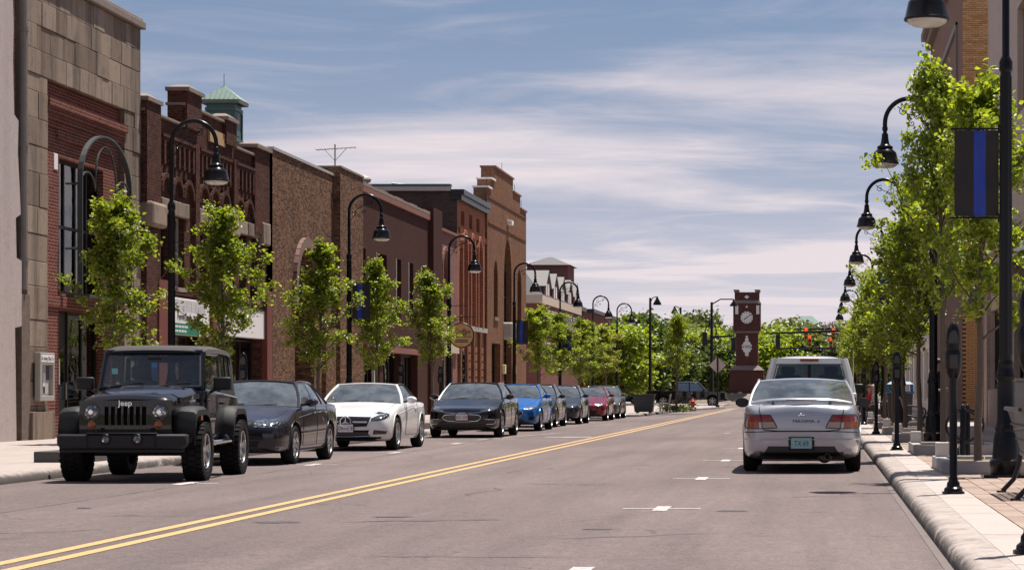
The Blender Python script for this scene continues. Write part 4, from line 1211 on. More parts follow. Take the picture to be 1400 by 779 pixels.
# ================================================================== clock tower
TY = 205.0; kx = TY / F
tX = (1021.5 - VX) * kx
G0 = 0.95
md = MB(); rr = random.Random(8)
rows = []
for q, z in ((1, -.02), (.86, .35), (.66, .8), (.5, G0)):
    rows.append([(tX + math.cos(2 * PI * k / 28) * 7.5 * q, TY + 1 + math.sin(2 * PI * k / 28) * 5.5 * q, z) for k in range(29)])
md.grid(rows); md.add(rows[-1][:-1], [tuple(range(28))])
mo = md.build('tower_mound', simple('mound_gravel', (.2, .155, .125), .95, var=.4, scale=4, bump=.5), smooth=60); mo['kind'] = 'structure'
M_ROCK = simple('pale_rock', (.50, .42, .35), .9, var=.3, scale=3, bump=.5)
MB_TOW = brick_mat('tower_brick', (0.105, 0.040, 0.036), (0.08, 0.031, 0.029), (0.12, 0.07, 0.063), stain=0.08)
M_TCAP = simple('tower_stone', (.20, .155, .14), .85, var=.2, scale=3)
tw = thing('clock_tower', 'dark brick clock tower with white dial and diamond plaque reading 1995', 'clock tower', (tX, TY, G0 - .1))
def tz(py): return CH + (VY - py) * kx - (G0 - .1)
h1, h2 = .96, 1.06
m = MB(); m.box(-h1, h1, -h1, h1, tz(500), tz(462)); m.box(-h2 - .12, h2 + .12, -h2 - .12, h2 + .12, tz(452.5), tz(415)); m.box(-h2, h2, -h2, h2, tz(411), tz(400)); m.box(-h1, h1, -h1, h1, tz(462), tz(453)); m.box(-h1, h1, -h1, h1, tz(415), tz(411))
m.build('shaft', MB_TOW, tw, smooth=0)
m = MB(); m.frustum(0, tz(506), (1.62, 1.62), (1.42, 1.42)); m.build('plinth', MB_TOW, tw, smooth=0)
for bnd in (MB().frustum(tz(506) + .002, tz(499.5), (1.5, 1.5), (1.0, 1.0)), B(-h2 - .02, h2 + .02, -h2 - .02, h2 + .02, tz(455.5), tz(452.6)), MB().frustum(tz(415.2), tz(411), (h2 + .18, h2 + .18), (h2 + .05, h2 + .05))):
    bnd.build('stone_band', M_TCAP, tw, smooth=0)
for i in (-1, 1):
    for j in (-1, 1):
        c = MB(); c.box(i * .92 - .2, i * .92 + .2, j * .92 - .2, j * .92 + .2, tz(400), tz(398)); c.box(i * .92 - .25, i * .92 + .25, j * .92 - .25, j * .92 + .25, tz(398), tz(396.4)); c.build('corner_cap', M_TCAP, tw, smooth=0, bevel=.04)
fy_ = -h2 - .12
dl = MB(); dl.lathe([(.56, fy_ - .03), (.56, fy_)], 36, (0, 0, tz(434.5)), 'y'); dial = dl.build('clock_face', M_WHTR, tw)
m = MB(); m.tube([(.57 * math.cos(2 * PI * k / 36), fy_ - .02, tz(434.5) + .57 * math.sin(2 * PI * k / 36)) for k in range(36)], .035, 6, closed=True); m.build('dial_rim', M_DARK, dial)
m = MB()
for k in range(12):
    a = 2 * PI * k / 12; M_ = Matrix.Translation((0, fy_ - .034, tz(434.5))) @ Matrix.Rotation(a, 4, 'Y')
    m.box(-.025, .025, -.003, .003, .40, .53, M_)
m.build('hour_marks', M_INK, dial, smooth=0)
for nm, a, ln, w_ in (('hour_hand', R(-128), .30, .035), ('minute_hand', R(52), .46, .025)):
    M_ = Matrix.Translation((0, fy_ - .045, tz(434.5))) @ Matrix.Rotation(a, 4, 'Y'); m = MB(); m.box(-w_, w_, -.004, .004, -.06, ln, M_); m.build(nm, M_INK, dial, smooth=0)
def flatpoly(par, name, poly, y, mat, t=.03):
    m = MB(); m.prism(poly, 'y', y - t, y - .001); return m.build(name, mat, par, smooth=0)
zc = tz(474.5)
half = [(0, 1.10), (.12, 1.02), (.07, .88), (.2, .7), (.12, .58), (.34, .42), (.34, .3), (.50, .16), (.40, 0), (.50, -.16), (.34, -.3), (.34, -.42), (.12, -.58), (.2, -.72), (.07, -.9), (.0, -1.05)]
pl = flatpoly(tw, 'plaque', [(x * .92, zc + z * .92) for x, z in half] + [(-x * .92, zc + z * .92) for x, z in half[-2:0:-1]], -h1, M_WHTR)
text(pl, '1995', .40, (0, -h1 - .035, zc), ROT_NY, M_INK)
flatpoly(tw, 'white_stone', [(x * .10, tz(487.5) + z * .10) for x, z in ((0, 1), (1, 0), (0, -1), (-1, 0))], -h1, M_WHTR)
flatpoly(tw, 'white_lozenge', [(x * .22, tz(406.5) + z * .17) for x, z in ((0, 1), (1, 0), (0, -1), (-1, 0))], -h2, M_WHTR)
flatpoly(tw, 'white_finial', [(0, tz(417.5)), (.10, tz(421)), (-.10, tz(421))], fy_, M_WHTR)
for px_ in (1008, 1036.5):
    x = (px_ - 1021.5) * kx; q = flatpoly(tw, 'white_panel', [(x - .13, tz(430)), (x + .13, tz(430)), (x + .13, tz(418)), (x - .13, tz(418))], fy_, M_WHTR)
UBR = MB(); UBR.lathe([(.05, -.28), (.42, -.2), (.5, 0), (.36, .2), (.05, .28)], 8); rme = UBR.mesh('rock', M_ROCK, 40)
for i in range(34):
    a = rr.uniform(PI, 2 * PI); q = rr.uniform(.5, .86); s_ = rr.uniform(.3, .75)
    o = link('rock', rme, None, (tX + math.cos(a) * 7.2 * q, TY + 1 + math.sin(a) * 5.3 * q, .95 if q < .55 else .95 - (q - .5) * 2.2), (rr.uniform(-.3, .3), rr.uniform(-.3, .3), rr.uniform(0, 6)), (s_, s_ * .8, s_ * .8))
    set_props(o, 'pale landscaping boulder at the foot of the brick clock tower', 'rock', 'boulders round the clock tower')

# ================================================================== street lamps
M_BLK = simple('black_lamp_enamel', (0.0045, 0.0045, 0.006), 0.26, 0.0, var=0.25, scale=12, coat=0.0, space='object', spec=0.25)
M_LENS = NT('lamp_lens').set(Base_Color=(.78, .76, .70), Roughness=.12, Transmission_Weight=.35).m
M_REFL = simple('lamp_reflector', (.7, .68, .62), .3, .6, var=.05)
def scroll(m, c, r0, turns, a0, sgn, r=.009):
    pts = []
    n = int(26 * turns)
    for k in range(n + 1):
        t = k / n; a = a0 + sgn * 2 * PI * turns * t; q = r0 * (1 - t * .85)
        pts.append((c[0] + q * math.cos(a), 0, c[1] + q * math.sin(a)))
    m.tube(pts, r, 5)
    return pts[0]
def make_lamp(label):
    t = thing('street_lamp', label, 'street lamp', group='gooseneck street lamps')
    m = MB(); m.box(-.3, .3, -.3, .3, 0.0, .03)
    m.lathe([(.19, .03), (.195, .12), (.205, .14), (.205, .2), (.175, .23), (.155, .5), (.135, .56), (.15, .59), (.135, .63), (.112, .68), (.108, 1.18), (.125, 1.2), (.13, 1.24), (.115, 1.28), (.095, 1.36), (.1, 1.38), (.092, 1.42), (.082, 1.44)], 20)
    m.build('base', M_BLK, t)
    m = MB(); m.lathe([(.082, 1.44), (.07, 5.0), (.086, 5.02), (.088, 5.12), (.06, 5.18), (.048, 5.2), (.047, 6.46)], 14); 
    for k in range(10):      # fluting ribs on the lower shaft
        a = 2 * PI * k / 10; m.tube([(.076 * math.cos(a), .076 * math.sin(a), 1.5), (.066 * math.cos(a), .066 * math.sin(a), 4.95)], .010, 4)
    m.build('pole', M_BLK, t)
    m = MB(); arc = [(.5 - .5 * math.cos(PI * k / 22), 0, 6.46 + .5 * math.sin(PI * k / 22)) for k in range(23)]
    m.tube(arc + [(1.0, 0, 6.38)], .047, 12); m.build('gooseneck_arm', M_BLK, t)
    m = MB()
    scroll(m, (.33, 6.63), .13, 1.4, R(70), 1); scroll(m, (.62, 6.70), .10, 1.3, R(120), -1); scroll(m, (.17, 6.42), .08, 1.3, R(160), 1); scroll(m, (.44, 6.46), .07, 1.3, R(60), -1); scroll(m, (.30, 6.33), .05, 1.2, R(90), 1)
    m.tube([(.06, 0, 6.2), (.14, 0, 6.32), (.22, 0, 6.5), (.36, 0, 6.6), (.55, 0, 6.66), (.74, 0, 6.8)], .010, 5)
    m.build('scrollwork', M_BLK, t)
    m = MB(); m.lathe([(.03, 6.40), (.052, 6.38), (.052, 6.32), (.035, 6.30), (.035, 6.27), (.06, 6.24), (.065, 6.16), (.085, 6.05), (.11, 6.01), (.155, 5.99), (.16, 5.95), (.145, 5.94), (.225, 5.87), (.235, 5.84), (.27, 5.68), (.285, 5.66), (.285, 5.64), (.265, 5.64)], 22, (1.0, 0, 0), cap=False); sh = m.build('lamp_shade', M_BLK, t, fixn=False)
    sm = sh.modifiers.new('thick', 'SOLIDIFY'); sm.thickness = .006
    m = MB(); m.lathe([(.262, 5.645), (.24, 5.60), (.17, 5.565), (.05, 5.55)], 20, (1.0, 0, 0)); m.build('lens', M_LENS, sh)
    m = MB(); m.lathe([(.20, 5.66), (.10, 5.80), (.02, 5.82)], 14, (1.0, 0, 0)); m.build('reflector', M_REFL, sh)
    return t
def banner_mat():
    t = NT('banner_cloth'); p = t.pos('object')
    sp = t.n('ShaderNodeSeparateXYZ'); t.l(p, sp.inputs[0])
    a = t.math('MULTIPLY', t.math('GREATER_THAN', sp.outputs[0], .255), t.math('LESS_THAN', sp.outputs[0], .405))
    n = t.noise(p, 5, 4, .6)
    c = t.mix(a, (.012, .010, .012), (.012, .04, .30))
    c = t.mix(1.0, c, t.math('MULTIPLY_ADD', n, .5, .75), 'MULTIPLY')
    t.set(Base_Color=c, Roughness=.7); return t.m
M_BAN = banner_mat()
M_BAN2 = simple('navy_banner_cloth', (.02, .035, .16), .75, var=.2, scale=5)
def banner_mesh(mat):
    rows = []
    for j in range(15):
        z = 4.28 - 1.06 * j / 14
        rows.append([(.09 + .56 * i / 12, .022 * math.sin(i * .9 + j * .35) * math.sin(PI * i / 12) + .012 * math.sin(j * .8), z) for i in range(13)])
    m = MB(); m.grid(rows); return m.mesh('banner', mat, 80)
BAN_ME = banner_mesh(M_BAN); BAN2_ME = banner_mesh(M_BAN2)
bm_ = MB(); bm_.tube([(.05, 0, 0), (.70, 0, 0)], .013, 6); bm_.box(.045, .1, -.03, .03, -.05, .05)
BAR_ME = bm_.mesh('banner_bars', M_BLK, 40)
lamp0 = make_lamp('x'); lamp_used = [False]
def lamp(x, y, rz, label, ban=0, bars=True):
    o = copy_tree(lamp0) if lamp_used[0] else lamp0
    lamp_used[0] = True
    o.location = (x, y, SWZ - .004); o.rotation_euler = (0, 0, rz); o['label'] = label; o.scale = (1, 1, 1.022)
    if bars:
        link('banner_bar', BAR_ME, o, (0, 0, 4.30)); link('banner_bar', BAR_ME, o, (0, 0, 3.20))
    if ban:
        side = 'right kerb' if abs(rz) > 1 else ('left row' if 'left row' in label else 'far corner')
        num = [w for w in ordn if w in label][0]
        b = thing('banner', ('black banner with one blue stripe on the %s lamp of the %s' if ban == 1 else 'dark navy banner on the %s lamp of the %s') % (num, side), 'banner', (x, y, SWZ - .004), rz, 'lamp post banners')
        b.scale = (1, 1, 1.022)
        link('cloth', BAN_ME if ban == 1 else BAN2_ME, b)
ordn = ['first', 'second', 'third', 'fourth', 'fifth', 'sixth', 'seventh', 'eighth', 'ninth', 'tenth', 'eleventh', 'twelfth', 'thirteenth', 'fourteenth']
LY = [52.4, 72.2, 91.7, 111.3, 131.0, 150.0]
for i, y in enumerate(LY):
    lamp(-14.5, y, 0, 'black gooseneck street lamp, %s from the left in the left row' % ordn[i], 1 if i in (1, 3) else (2 if i == 4 else 0))
# lamps round the far corner
for i, (px_, py_, Yq, bn) in enumerate(((847, 420, 165, 0), (874, 431, 174, 2), (945, 452, 192, 2))):
    lamp((px_ - VX) * Yq / F, Yq + 24 if i else 163, 0 if i < 2 else PI * 0, 'small far gooseneck lamp, %s of the group left of the clock tower' % ordn[i], bn)
RY_ = [29.6, 48.4, 67.0, 85.6, 104.2, 122.8, 141.4, 156.0]
for i, y in enumerate(RY_):
    lamp(2.36, y, PI, 'black gooseneck street lamp, %s along the right kerb' % ordn[i], 1 if i == 0 else (2 if i in (2, 3) else 0))

# ================================================================== trees
M_BARK = simple('grey_brown_bark', (.115, .088, .068), .9, var=.35, scale=20, bump=.5, space='object')
M_LEAF = leaf_mat('spring_leaf', (0.178, 0.252, 0.031), .5, .46)
M_LEAF2 = leaf_mat('golden_leaf', (0.20, 0.245, 0.030))
M_LEAF3 = leaf_mat('deep_leaf', (0.075, 0.120, 0.026), .35, .35)
M_LEAFB = leaf_mat('hazy_leaf', (0.115, 0.150, 0.060), .35, .35)
M_TWIG = leaf_mat('bare_twig', (0.16, 0.125, 0.10), .3, .1)
def leaves_mesh(C, size, rng, mat, up=.5):
    N = len(C)
    nrm = rng.normal(size=(N, 3)); nrm[:, 2] = np.abs(nrm[:, 2]) + up; nrm /= np.linalg.norm(nrm, axis=1)[:, None]
    t = rng.normal(size=(N, 3)); t[:, 2] -= .5; t -= (t * nrm).sum(1)[:, None] * nrm; t /= np.linalg.norm(t, axis=1)[:, None]
    b = np.cross(nrm, t)
    s = (size * rng.uniform(.65, 1.35, N))[:, None]
    # five-point leaf: base, two shoulders, two flanks, tip
    pts = [C - t * s * .5, C + b * s * .42 - t * s * .12 + nrm * s * .10, C + b * s * .25 + t * s * .25 + nrm * s * .05, C + t * s * .62 - nrm * s * .10, C - b * s * .25 + t * s * .25 + nrm * s * .05, C - b * s * .42 - t * s * .12 + nrm * s * .10]
    V = np.stack(pts, 1).reshape(-1, 3)
    idx = np.arange(N)[:, None] * 6
    Fq = np.concatenate([idx + np.array([0, 1, 2, 3]), idx + np.array([0, 3, 4, 5])], 1).reshape(-1, 4)
    me = bpy.data.meshes.new('leaves')
    me.vertices.add(len(V)); me.vertices.foreach_set('co', V.astype(np.float32).ravel())
    me.loops.add(Fq.size); me.loops.foreach_set('vertex_index', Fq.astype(np.int32).ravel())
    me.polygons.add(len(Fq)); me.polygons.foreach_set('loop_start', np.arange(0, Fq.size, 4, dtype=np.int32))
    me.update(calc_edges=True); me.materials.append(mat)
    return me
def street_tree(seed, H=5.7, base=1.95, Rm=1.1, nb=33, per=270, leaf=.105):
    rng = np.random.default_rng(seed); m = MB()
    wob = rng.normal(0, .035, (9, 2)).cumsum(0) * .6
    tr = [(wob[i][0] * (i > 1), wob[i][1] * (i > 1), H * .93 * i / 8) for i in range(9)]
    m.tube(tr, [.062 * (1 - i / 8 * .85) for i in range(9)], 8)
    def tp(z):
        q = min(7.999, max(0, z / (H * .93) * 8)); i = int(q); f = q - i
        return np.array(tr[i]) * (1 - f) + np.array(tr[i + 1]) * f
    C = []
    for k in range(nb):
        u = (k + rng.uniform(0, 1)) / nb
        z0 = base - .25 + (H * .90 - base + .25) * u
        a = k * 2.399 + rng.normal(0, .35)
        prof = (0.62 + 0.38 * min(1, u / .15)) * (1 - max(0, u - .15) / .85) ** .85 + .12
        ln = Rm * prof * rng.uniform(.55, 1.4)
        el = R(rng.uniform(34, 60) + 12 * u)
        p = tp(z0); d = np.array([math.cos(a) * math.cos(el), math.sin(a) * math.cos(el), math.sin(el)])
        path = [p]; n = 6
        for i in range(n):
            d = d + rng.normal(0, .12, 3) + np.array([0, 0, .05]); d /= np.linalg.norm(d)
            p = p + d * ln / n * 1.18; path.append(p)
        m.tube([tuple(q) for q in path], [.020 * (1 - i / n * .8) * (1 - .5 * u) for i in range(n + 1)], 4, cap=False)
        path = np.array(path)
        nt_ = rng.integers(4, 8)
        for j in range(nt_):
            f = rng.uniform(.2, 1.0); q = f * n; i = min(int(q), n - 1); s0 = path[i] * (1 - (q - i)) + path[i + 1] * (q - i)
            dd = rng.normal(size=3); dd[2] = dd[2] * .6 + .25; dd /= np.linalg.norm(dd)
            L_ = rng.uniform(.18, .46) * (1.1 - .4 * u)
            e = s0 + dd * L_
            m.tube([tuple(s0), tuple(e)], [.005, .003], 3, cap=False)
            nl = int(per / nt_ * rng.uniform(.5, 1.4))
            tt = rng.uniform(.1, 1.1, nl)[:, None]
            C.append(s0 + (e - s0) * tt + rng.normal(0, .062, (nl, 3)))
    C = np.concatenate(C)
    return m.mesh('trunk', M_BARK, 60), C
TREES = []
for sd_, kw in ((1, dict(Rm=1.25)), (2, dict(Rm=1.3, per=280)), (3, dict(Rm=1.2, base=1.8)), (4, dict(Rm=1.35, nb=36, base=2.1)), (5, dict(Rm=1.25, nb=29, base=1.7))):
    tm, C = street_tree(sd_, **kw)
    rng = np.random.default_rng(sd_ + 50)
    TREES.append((tm, leaves_mesh(C, .074, rng, M_LEAF), leaves_mesh(C, .074, np.random.default_rng(sd_ + 50), M_LEAF2) if sd_ == 4 else None))
def tree(x, y, v, s, rz, label, group, gold=False, z=SWZ):
    t = thing('street_tree', label, 'tree', (x, y, z), rz, group)
    tm, lm, lg = TREES[v]
    k = s if isinstance(s, tuple) else (s, s, s)
    link('trunk', tm, t, scale=k); link('crown', lg if gold and lg else lm, t, scale=k)
GL, GR = 'young street trees along the left pavement', 'young street trees along the right kerb'
tree(-14.5, 37.3, 0, 1.0, 1.0, 'street tree whose leaf tips just enter at the left edge', GL)
tree(-14.5, 48.0, 1, (1.05, 1.05, .95), .4, 'leafy street tree in front of the limestone building with the steel arch', GL)
tree(-14.5, 57.0, 0, (1.12, 1.12, 1.03), 2.2, 'leafy street tree in front of the white and green shop sign', GL)
tree(-14.5, 68.0, 2, (1.12, 1.12, 1.0), 3.6, 'leafy street tree covering the entrance arch of the brown building', GL)
tree(-14.5, 76.8, 4, (1.12, 1.12, 1.0), 5.1, 'leafy street tree beside the striped banner in front of plum brick', GL)
tree(-14.0, 84.8, 3, (1.08, 1.08, 1.0), 0.9, 'leafy street tree just left of the round hanging sign', GL)
for i, (px_, Yq, v, g_) in enumerate(((735, 120, 1, 0), (765, 131, 0, 0), (793, 142, 2, 0), (808, 150, 4, 0), (829, 158, 3, 1))):
    tree((px_ - VX) * Yq / F, Yq, v, (1.4, 1.4, 1.0), i * 1.7, 'street tree, %s of the far left row past the blue banner' % ordn[i], GL, bool(g_))
tree((924 - VX) * 118 / F, 118.5, 1, (.98, .98, .93), 1.3, 'single young tree beside the red fire hydrant', 'young trees on the far corner')
PY_ = [30.6, 39.4, 48.9, 57.3, 66.5, 76, 85.8, 95, 104.5, 114, 123, 132, 141, 150]
for i, y in enumerate(PY_):
    s_ = [1.0, 1.26, 1.06, 1.02][i] if i < 4 else 1.0 + .06 * math.sin(i * 2.1)
    tree(2.15, y + 1.1, (i * 2 + 1) % 5, (1.06, 1.06, s_) if i > 1 else (.98, .98, s_), i * 1.37, 'young street tree, %s along the right kerb' % ordn[i], GR)

# planters of cut stone around the right hand trees
M_GRAN = simple('cut_granite', (.34, .32, .31), .85, var=.2, scale=12, bump=.3, rnd=.12)
M_GRAN2 = simple('pale_granite', (.50, .47, .45), .85, var=.2, scale=12, bump=.3)
M_SOIL = simple('planting_soil', (.20, .145, .095), .95, var=.6, scale=30, bump=1.0, bscale=30)
def planter(x0, x1, y0, y1, label, cube=True, h=.17, group='stone tree planters', mat=None):
    t = thing('tree_planter', label, 'planter', ((x0 + x1) / 2, y0, SWZ - .006), 0, group)
    hx, L_ = (x1 - x0) / 2, y1 - y0; w = .16
    for (a, b_, c_, d_) in ((-hx, -.02, 0, w), (.0, hx, 0, w), (-hx, -.02, L_ - w, L_), (0., hx, L_ - w, L_), (-hx, -hx + w, w + .01, L_ / 2), (-hx, -hx + w, L_ / 2 + .01, L_ - w - .01), (hx - w, hx, w + .01, L_ / 2), (hx - w, hx, L_ / 2 + .01, L_ - w - .01)):
        B(a, b_, c_, d_, 0, h).build('curb_stone', mat or M_GRAN, t, smooth=0, bevel=.012)
    B(-hx + w, hx - w, w, L_ - w, 0, h - .05).build('soil', M_SOIL, t, smooth=0)
    if cube:
        B(-hx + .02, -hx + .20, L_ - .7, L_ - .5, h, h + .2).build('stone_cube', M_GRAN2, t, smooth=0, bevel=.012)
for i, y in enumerate(PY_[:10]):
    planter(1.60, 3.1, y, y + 2.6, 'grey stone tree planter, %s along the right kerb' % ordn[i])
M_DGR = simple('dark_granite', (.075, .07, .068), .8, var=.25, scale=10, bump=.3)
for i, (y, x) in enumerate(((35.3, -11.35), (46.0, -11.35), (65, -11.3), (29.6, -11.9))):
    planter(x - .3 - .2 * (i == 0), x + .3, y, y + 2.4, 'low dark stone planter kerb on the left pavement, %s' % (['beside the jeep wheels', 'behind the dark sedan', 'by the black sedan with chrome grille', 'at the bottom left edge'][i]), False, .17, 'low dark planters', M_DGR)
for i, y in enumerate((48, 57, 68, 76.8)):
    planter(-15.1, -13.9, y - 1.2, y + 1.2, 'stone planter round the %s tree of the left pavement' % ordn[i], False)

# ================================================================== parking meters
M_MGLS = glass_mat('meter_glass', (.5, .5, .5), 1.6, .03)
M_MPLT = simple('meter_face', (.035, .03, .028), .3, .2, var=.2)
def make_meter():
    t = thing('parking_meter', 'x', 'parking meter', group='parking meters')
    m = MB(); m.lathe([(.12, 0), (.12, .025), (.10, .03), (.095, .06), (.07, .08), (.066, .12), (.05, .14), (.045, .17), (.042, .18), (.042, 1.22)], 16)
    for k in range(4): m.lathe([(.016, .02), (.016, .045)], 6, (.09 * math.cos(k * PI / 2 + .78), .09 * math.sin(k * PI / 2 + .78), 0))
    m.build('post', M_BLK, t)
    # housing: waisted coin vault below, domed timer head above
    prof = [(.045, 1.20), (.062, 1.22), (.085, 1.27), (.098, 1.34), (.098, 1.47), (.088, 1.50), (.083, 1.52), (.088, 1.54), (.090, 1.60), (.085, 1.68), (.07, 1.74), (.05, 1.78), (.02, 1.80)]
    m = MB(); m.lathe(prof, 22, sx=.86, sy=.66); h = m.build('housing', M_BLK, t)
    m = MB(); m.lathe([(.07, -.005), (.066, .0), (.05, .012)], 18, (0, -.056, 1.64), 'y', sx=1.0, sy=1.0)
    m2 = MB(); m2.prism([(.052 * math.cos(a), 1.60 + .12 * max(0, math.sin(a)) - .02 * (math.sin(a) < 0)) for a in [2 * PI * k / 20 for k in range(20)]], 'y', -.066, -.045); m2.build('timer_window', M_MPLT, h, smooth=0)
    m = MB(); m.box(-.042, .042, -.070, -.055, 1.32, 1.46); m.box(-.026, .026, -.073, -.070, 1.36, 1.42); m.build('coin_door', M_MPLT, h, smooth=0, bevel=.006)
    return t
met0 = make_meter(); met_used = [False]
def meter(x, y, label):
    o = copy_tree(met0) if met_used[0] else met0
    met_used[0] = True
    o.location = (x, y, SWZ); o['label'] = label
for i, y in enumerate((15.6, 24.6, 42.5, 58.0, 74.0, 94.0)):
    meter(1.41, y, 'black parking meter, %s along the right kerb' % ordn[i])
meter(-10.95, 61.3, 'black parking meter behind the white convertible')
meter(-10.95, 44.5, 'black parking meter behind the dark sedan on the left')
meter(-11.0, 68.0, 'black parking meter behind the black sedan with chrome grille')
# ================================================================== street furniture
M_SLAT = simple('black_bench_metal', (.014, .012, .012), .4, .3, var=.3, scale=14)
def bench(x, y, rz, L_, label, back=True):
    """strap bench, seat along local x, front towards local -y"""
    t = thing('bench', label, 'bench', (x, y, SWZ - .004), rz, 'black metal benches')
    seat = [(-.02, .40), (.10, .425), (.25, .415), (.40, .405), (.46, .42)]
    bk = [(.46, .43), (.50, .55), (.55, .72), (.60, .86), (.625, .90)]
    n = int(L_ / .085)
    for nm, prof in (('seat', seat), ('backrest', bk)):
        if nm == 'backrest' and not back: continue
        o = None
        rail = MB(); 
        for p in (prof[0], prof[-1]): rail.tube([(0, p[0], p[1]), (L_, p[0], p[1])], .022, 8)
        o = rail.build(nm, M_SLAT, t)
        sl = MB(); sl.grid([[(-.026, a, b_) for a, b_ in prof], [.026 and (.026, a, b_) for a, b_ in prof]]); me = sl.mesh('slat', M_SLAT, 60)
        for i in range(n):
            q = link('slat', me, o, (.06 + (L_ - .12) * i / (n - 1), 0, 0))
        cr = MB()
        for f_ in (.33, .66):
            i0 = prof[0]; i1 = prof[-1]
            yy_, zz_ = i0[0] + (i1[0] - i0[0]) * f_, i0[1] + (i1[1] - i0[1]) * f_ - .006
            cr.tube([(0, yy_, zz_), (L_, yy_, zz_)], .010, 5)
        cr.build('cross_bar', M_SLAT, o)
    for xx in (0.0, L_):
        m = MB()
        m.tube([(xx, -.06, .015), (xx, .02, .12), (xx, .07, .26), (xx, .04, .38), (xx, -.02, .40)], .026, 8)
        m.tube([(xx, .66, .015), (xx, .54, .14), (xx, .48, .30), (xx, .46, .43)], .026, 8)
        m.tube([(xx, -.02, .40), (xx, .22, .39), (xx, .46, .43)], .022, 8)
        m.box(xx - .03, xx + .03, -.11, -.02, 0, .02); m.box(xx - .03, xx + .03, .62, .72, 0, .02)
        m.build('leg', M_SLAT, t)
        m = MB(); m.tube([(xx, .54, .66), (xx, .35, .68), (xx, .10, .66), (xx, 0, .60), (xx, -.02, .5), (xx, .02, .42)], .022, 8)
        if back: m.build('armrest', M_SLAT, t)
bench(2.62, 23.25, R(90), 1.8, 'black slatted metal bench entering at the right edge beside the lamp base')
bench(2.75, 60.8, R(90), 1.6, 'black metal bench standing past the second lamp on the right pavement')
bench(1.62, 80.9, R(-90), 1.6, 'black metal bench where the person in red sits')
# bike racks: a bollard with a hoop
def rack(x, y, label):
    t = thing('bike_rack', label, 'bike rack', (x, y, SWZ - .004), 0, 'hoop bike racks')
    m = MB(); m.lathe([(.055, 0), (.055, .02), (.045, .03), (.045, .78), (.035, .80), (.04, .83), (.025, .86), (.01, .87)], 14); m.build('post', M_BLK, t)
    m = MB(); m.tube([(.26 * math.cos(2 * PI * k / 36), .0, .52 + .26 * math.sin(2 * PI * k / 36)) for k in range(36)], .02, 8, closed=True); m.build('hoop', M_BLK, t)
rack(2.28, 37.2, 'black post bike rack with hoop, nearer of the pair'); rack(2.42, 38.2, 'black post bike rack with hoop, farther of the pair')
# litter bin with blue lid
t = thing('litter_bin', 'dark square litter bin with blue lid on the right pavement', 'bin', (2.55, 74.0, SWZ - .004))
m = MB(); m.frustum(.04, .98, (.36, .36), (.40, .40)); m.build('body', simple('bin_slate', (.03, .03, .034), .6, var=.2), t, smooth=0, bevel=.02)
M_BLU = simple('blue_lid', (.015, .11, .30), .45, var=.15)
m = MB(); m.frustum(.985, 1.05, (.43, .43), (.43, .43)); m.frustum(1.28, 1.36, (.42, .42), (.30, .30))
for i in (-1, 1):
    for j in (-1, 1): m.box(i * .38 - .03, i * .38 + .03, j * .38 - .03, j * .38 + .03, 1.05, 1.28)
m.build('lid', M_BLU, t, smooth=0)
t = thing('utility_cabinet', 'grey metal utility cabinet behind the near right lamp post', 'cabinet', (3.75, 41.0, SWZ - .004))
m = MB(); m.box(-.35, .35, -.25, .25, 0, 1.25); m.build('body', M_GREYP, t, smooth=0, bevel=.02); B(-.38, .38, -.28, .28, 1.25, 1.3).build('lid', M_GREYP, t, smooth=0)
# far corner: planter box, chairs, hydrant, shrubs, sign
k_ = 111 / F
t = thing('planter_box', 'large dark tapered planter box on the far corner pavement', 'planter', ((880.5 - VX) * k_, 111.0, SWZ - .004))
m = MB(); m.frustum(.06, .86, (.42, .42), (.50, .50)); m.frustum(.861, .90, (.53, .53), (.53, .53)); m.build('box', simple('slate_box', (.03, .036, .04), .7, var=.15), t, smooth=0)
m = MB(); [m.box(i * .3 - .05, i * .3 + .05, -.4, .4, 0, .06) for i in (-1, 1)]; m.build('skids', M_DARK, t, smooth=0)
M_CHR = simple('pale_chair_metal', (.42, .40, .38), .5, .4, var=.15)
def chair(x, y, rz, label, mat=None, group='pavement chairs'):
    mat = mat or M_CHR
    t = thing('pavement_chair', label, 'chair', (x, y, SWZ - .004), rz, group)
    m = MB()
    for i in range(5): m.box(-.2, .2, -.2 + i * .085, -.2 + i * .085 + .065, .43, .45)
    m.build('seat', mat, t, smooth=0)
    m = MB()
    for i in range(4): m.box(-.2, .2, .21 + i * .02, .23 + i * .02, .52 + i * .1, .58 + i * .1)
    m.build('backrest', mat, t, smooth=0)
    for i in (-1, 1):
        MB().tube([(i * .21, .24, 0), (i * .21, .2, .44), (i * .21, .3, .92)], .014, 5).build('leg', mat, t)
        MB().tube([(i * .21, -.24, 0), (i * .21, -.2, .44), (i * .21, .2, .44)], .014, 5).build('leg', mat, t)
chair((898 - VX) * 113 / F, 113, R(80), 'pale metal chair facing right beside the dark planter box')
chair((909 - VX) * 113.5 / F, 113.5, R(-95), 'pale metal chair with its back to the hydrant')
M_WCH = simple('white_chair', (.74, .72, .70), .5, var=.06)
for i, (px_, Yq) in enumerate(((603, 93), (608, 95.5), (622, 94), (630, 96), (636, 98.5), (600, 97))):
    chair((px_ - VX) * Yq / F, Yq, R(20 + i * 47), 'white slatted café chair, %s from the left by the pink brick front' % ordn[(1, 2, 3, 4, 5, 0)[i]], M_WCH, 'white café chairs by the pink brick front')
k_ = 122 / F
t = thing('fire_hydrant', 'red fire hydrant on the far corner kerb', 'hydrant', ((947 - VX) * k_, 122, SWZ - .004))
M_HYD = simple('hydrant_red', (.42, .03, .025), .45, var=.2, scale=12)
m = MB(); m.lathe([(.16, 0), (.16, .05), (.10, .06), (.10, .46), (.135, .47), (.135, .51), (.10, .54), (.07, .62), (.03, .66), (.03, .70), (.015, .71)], 16); m.build('barrel', M_HYD, t)
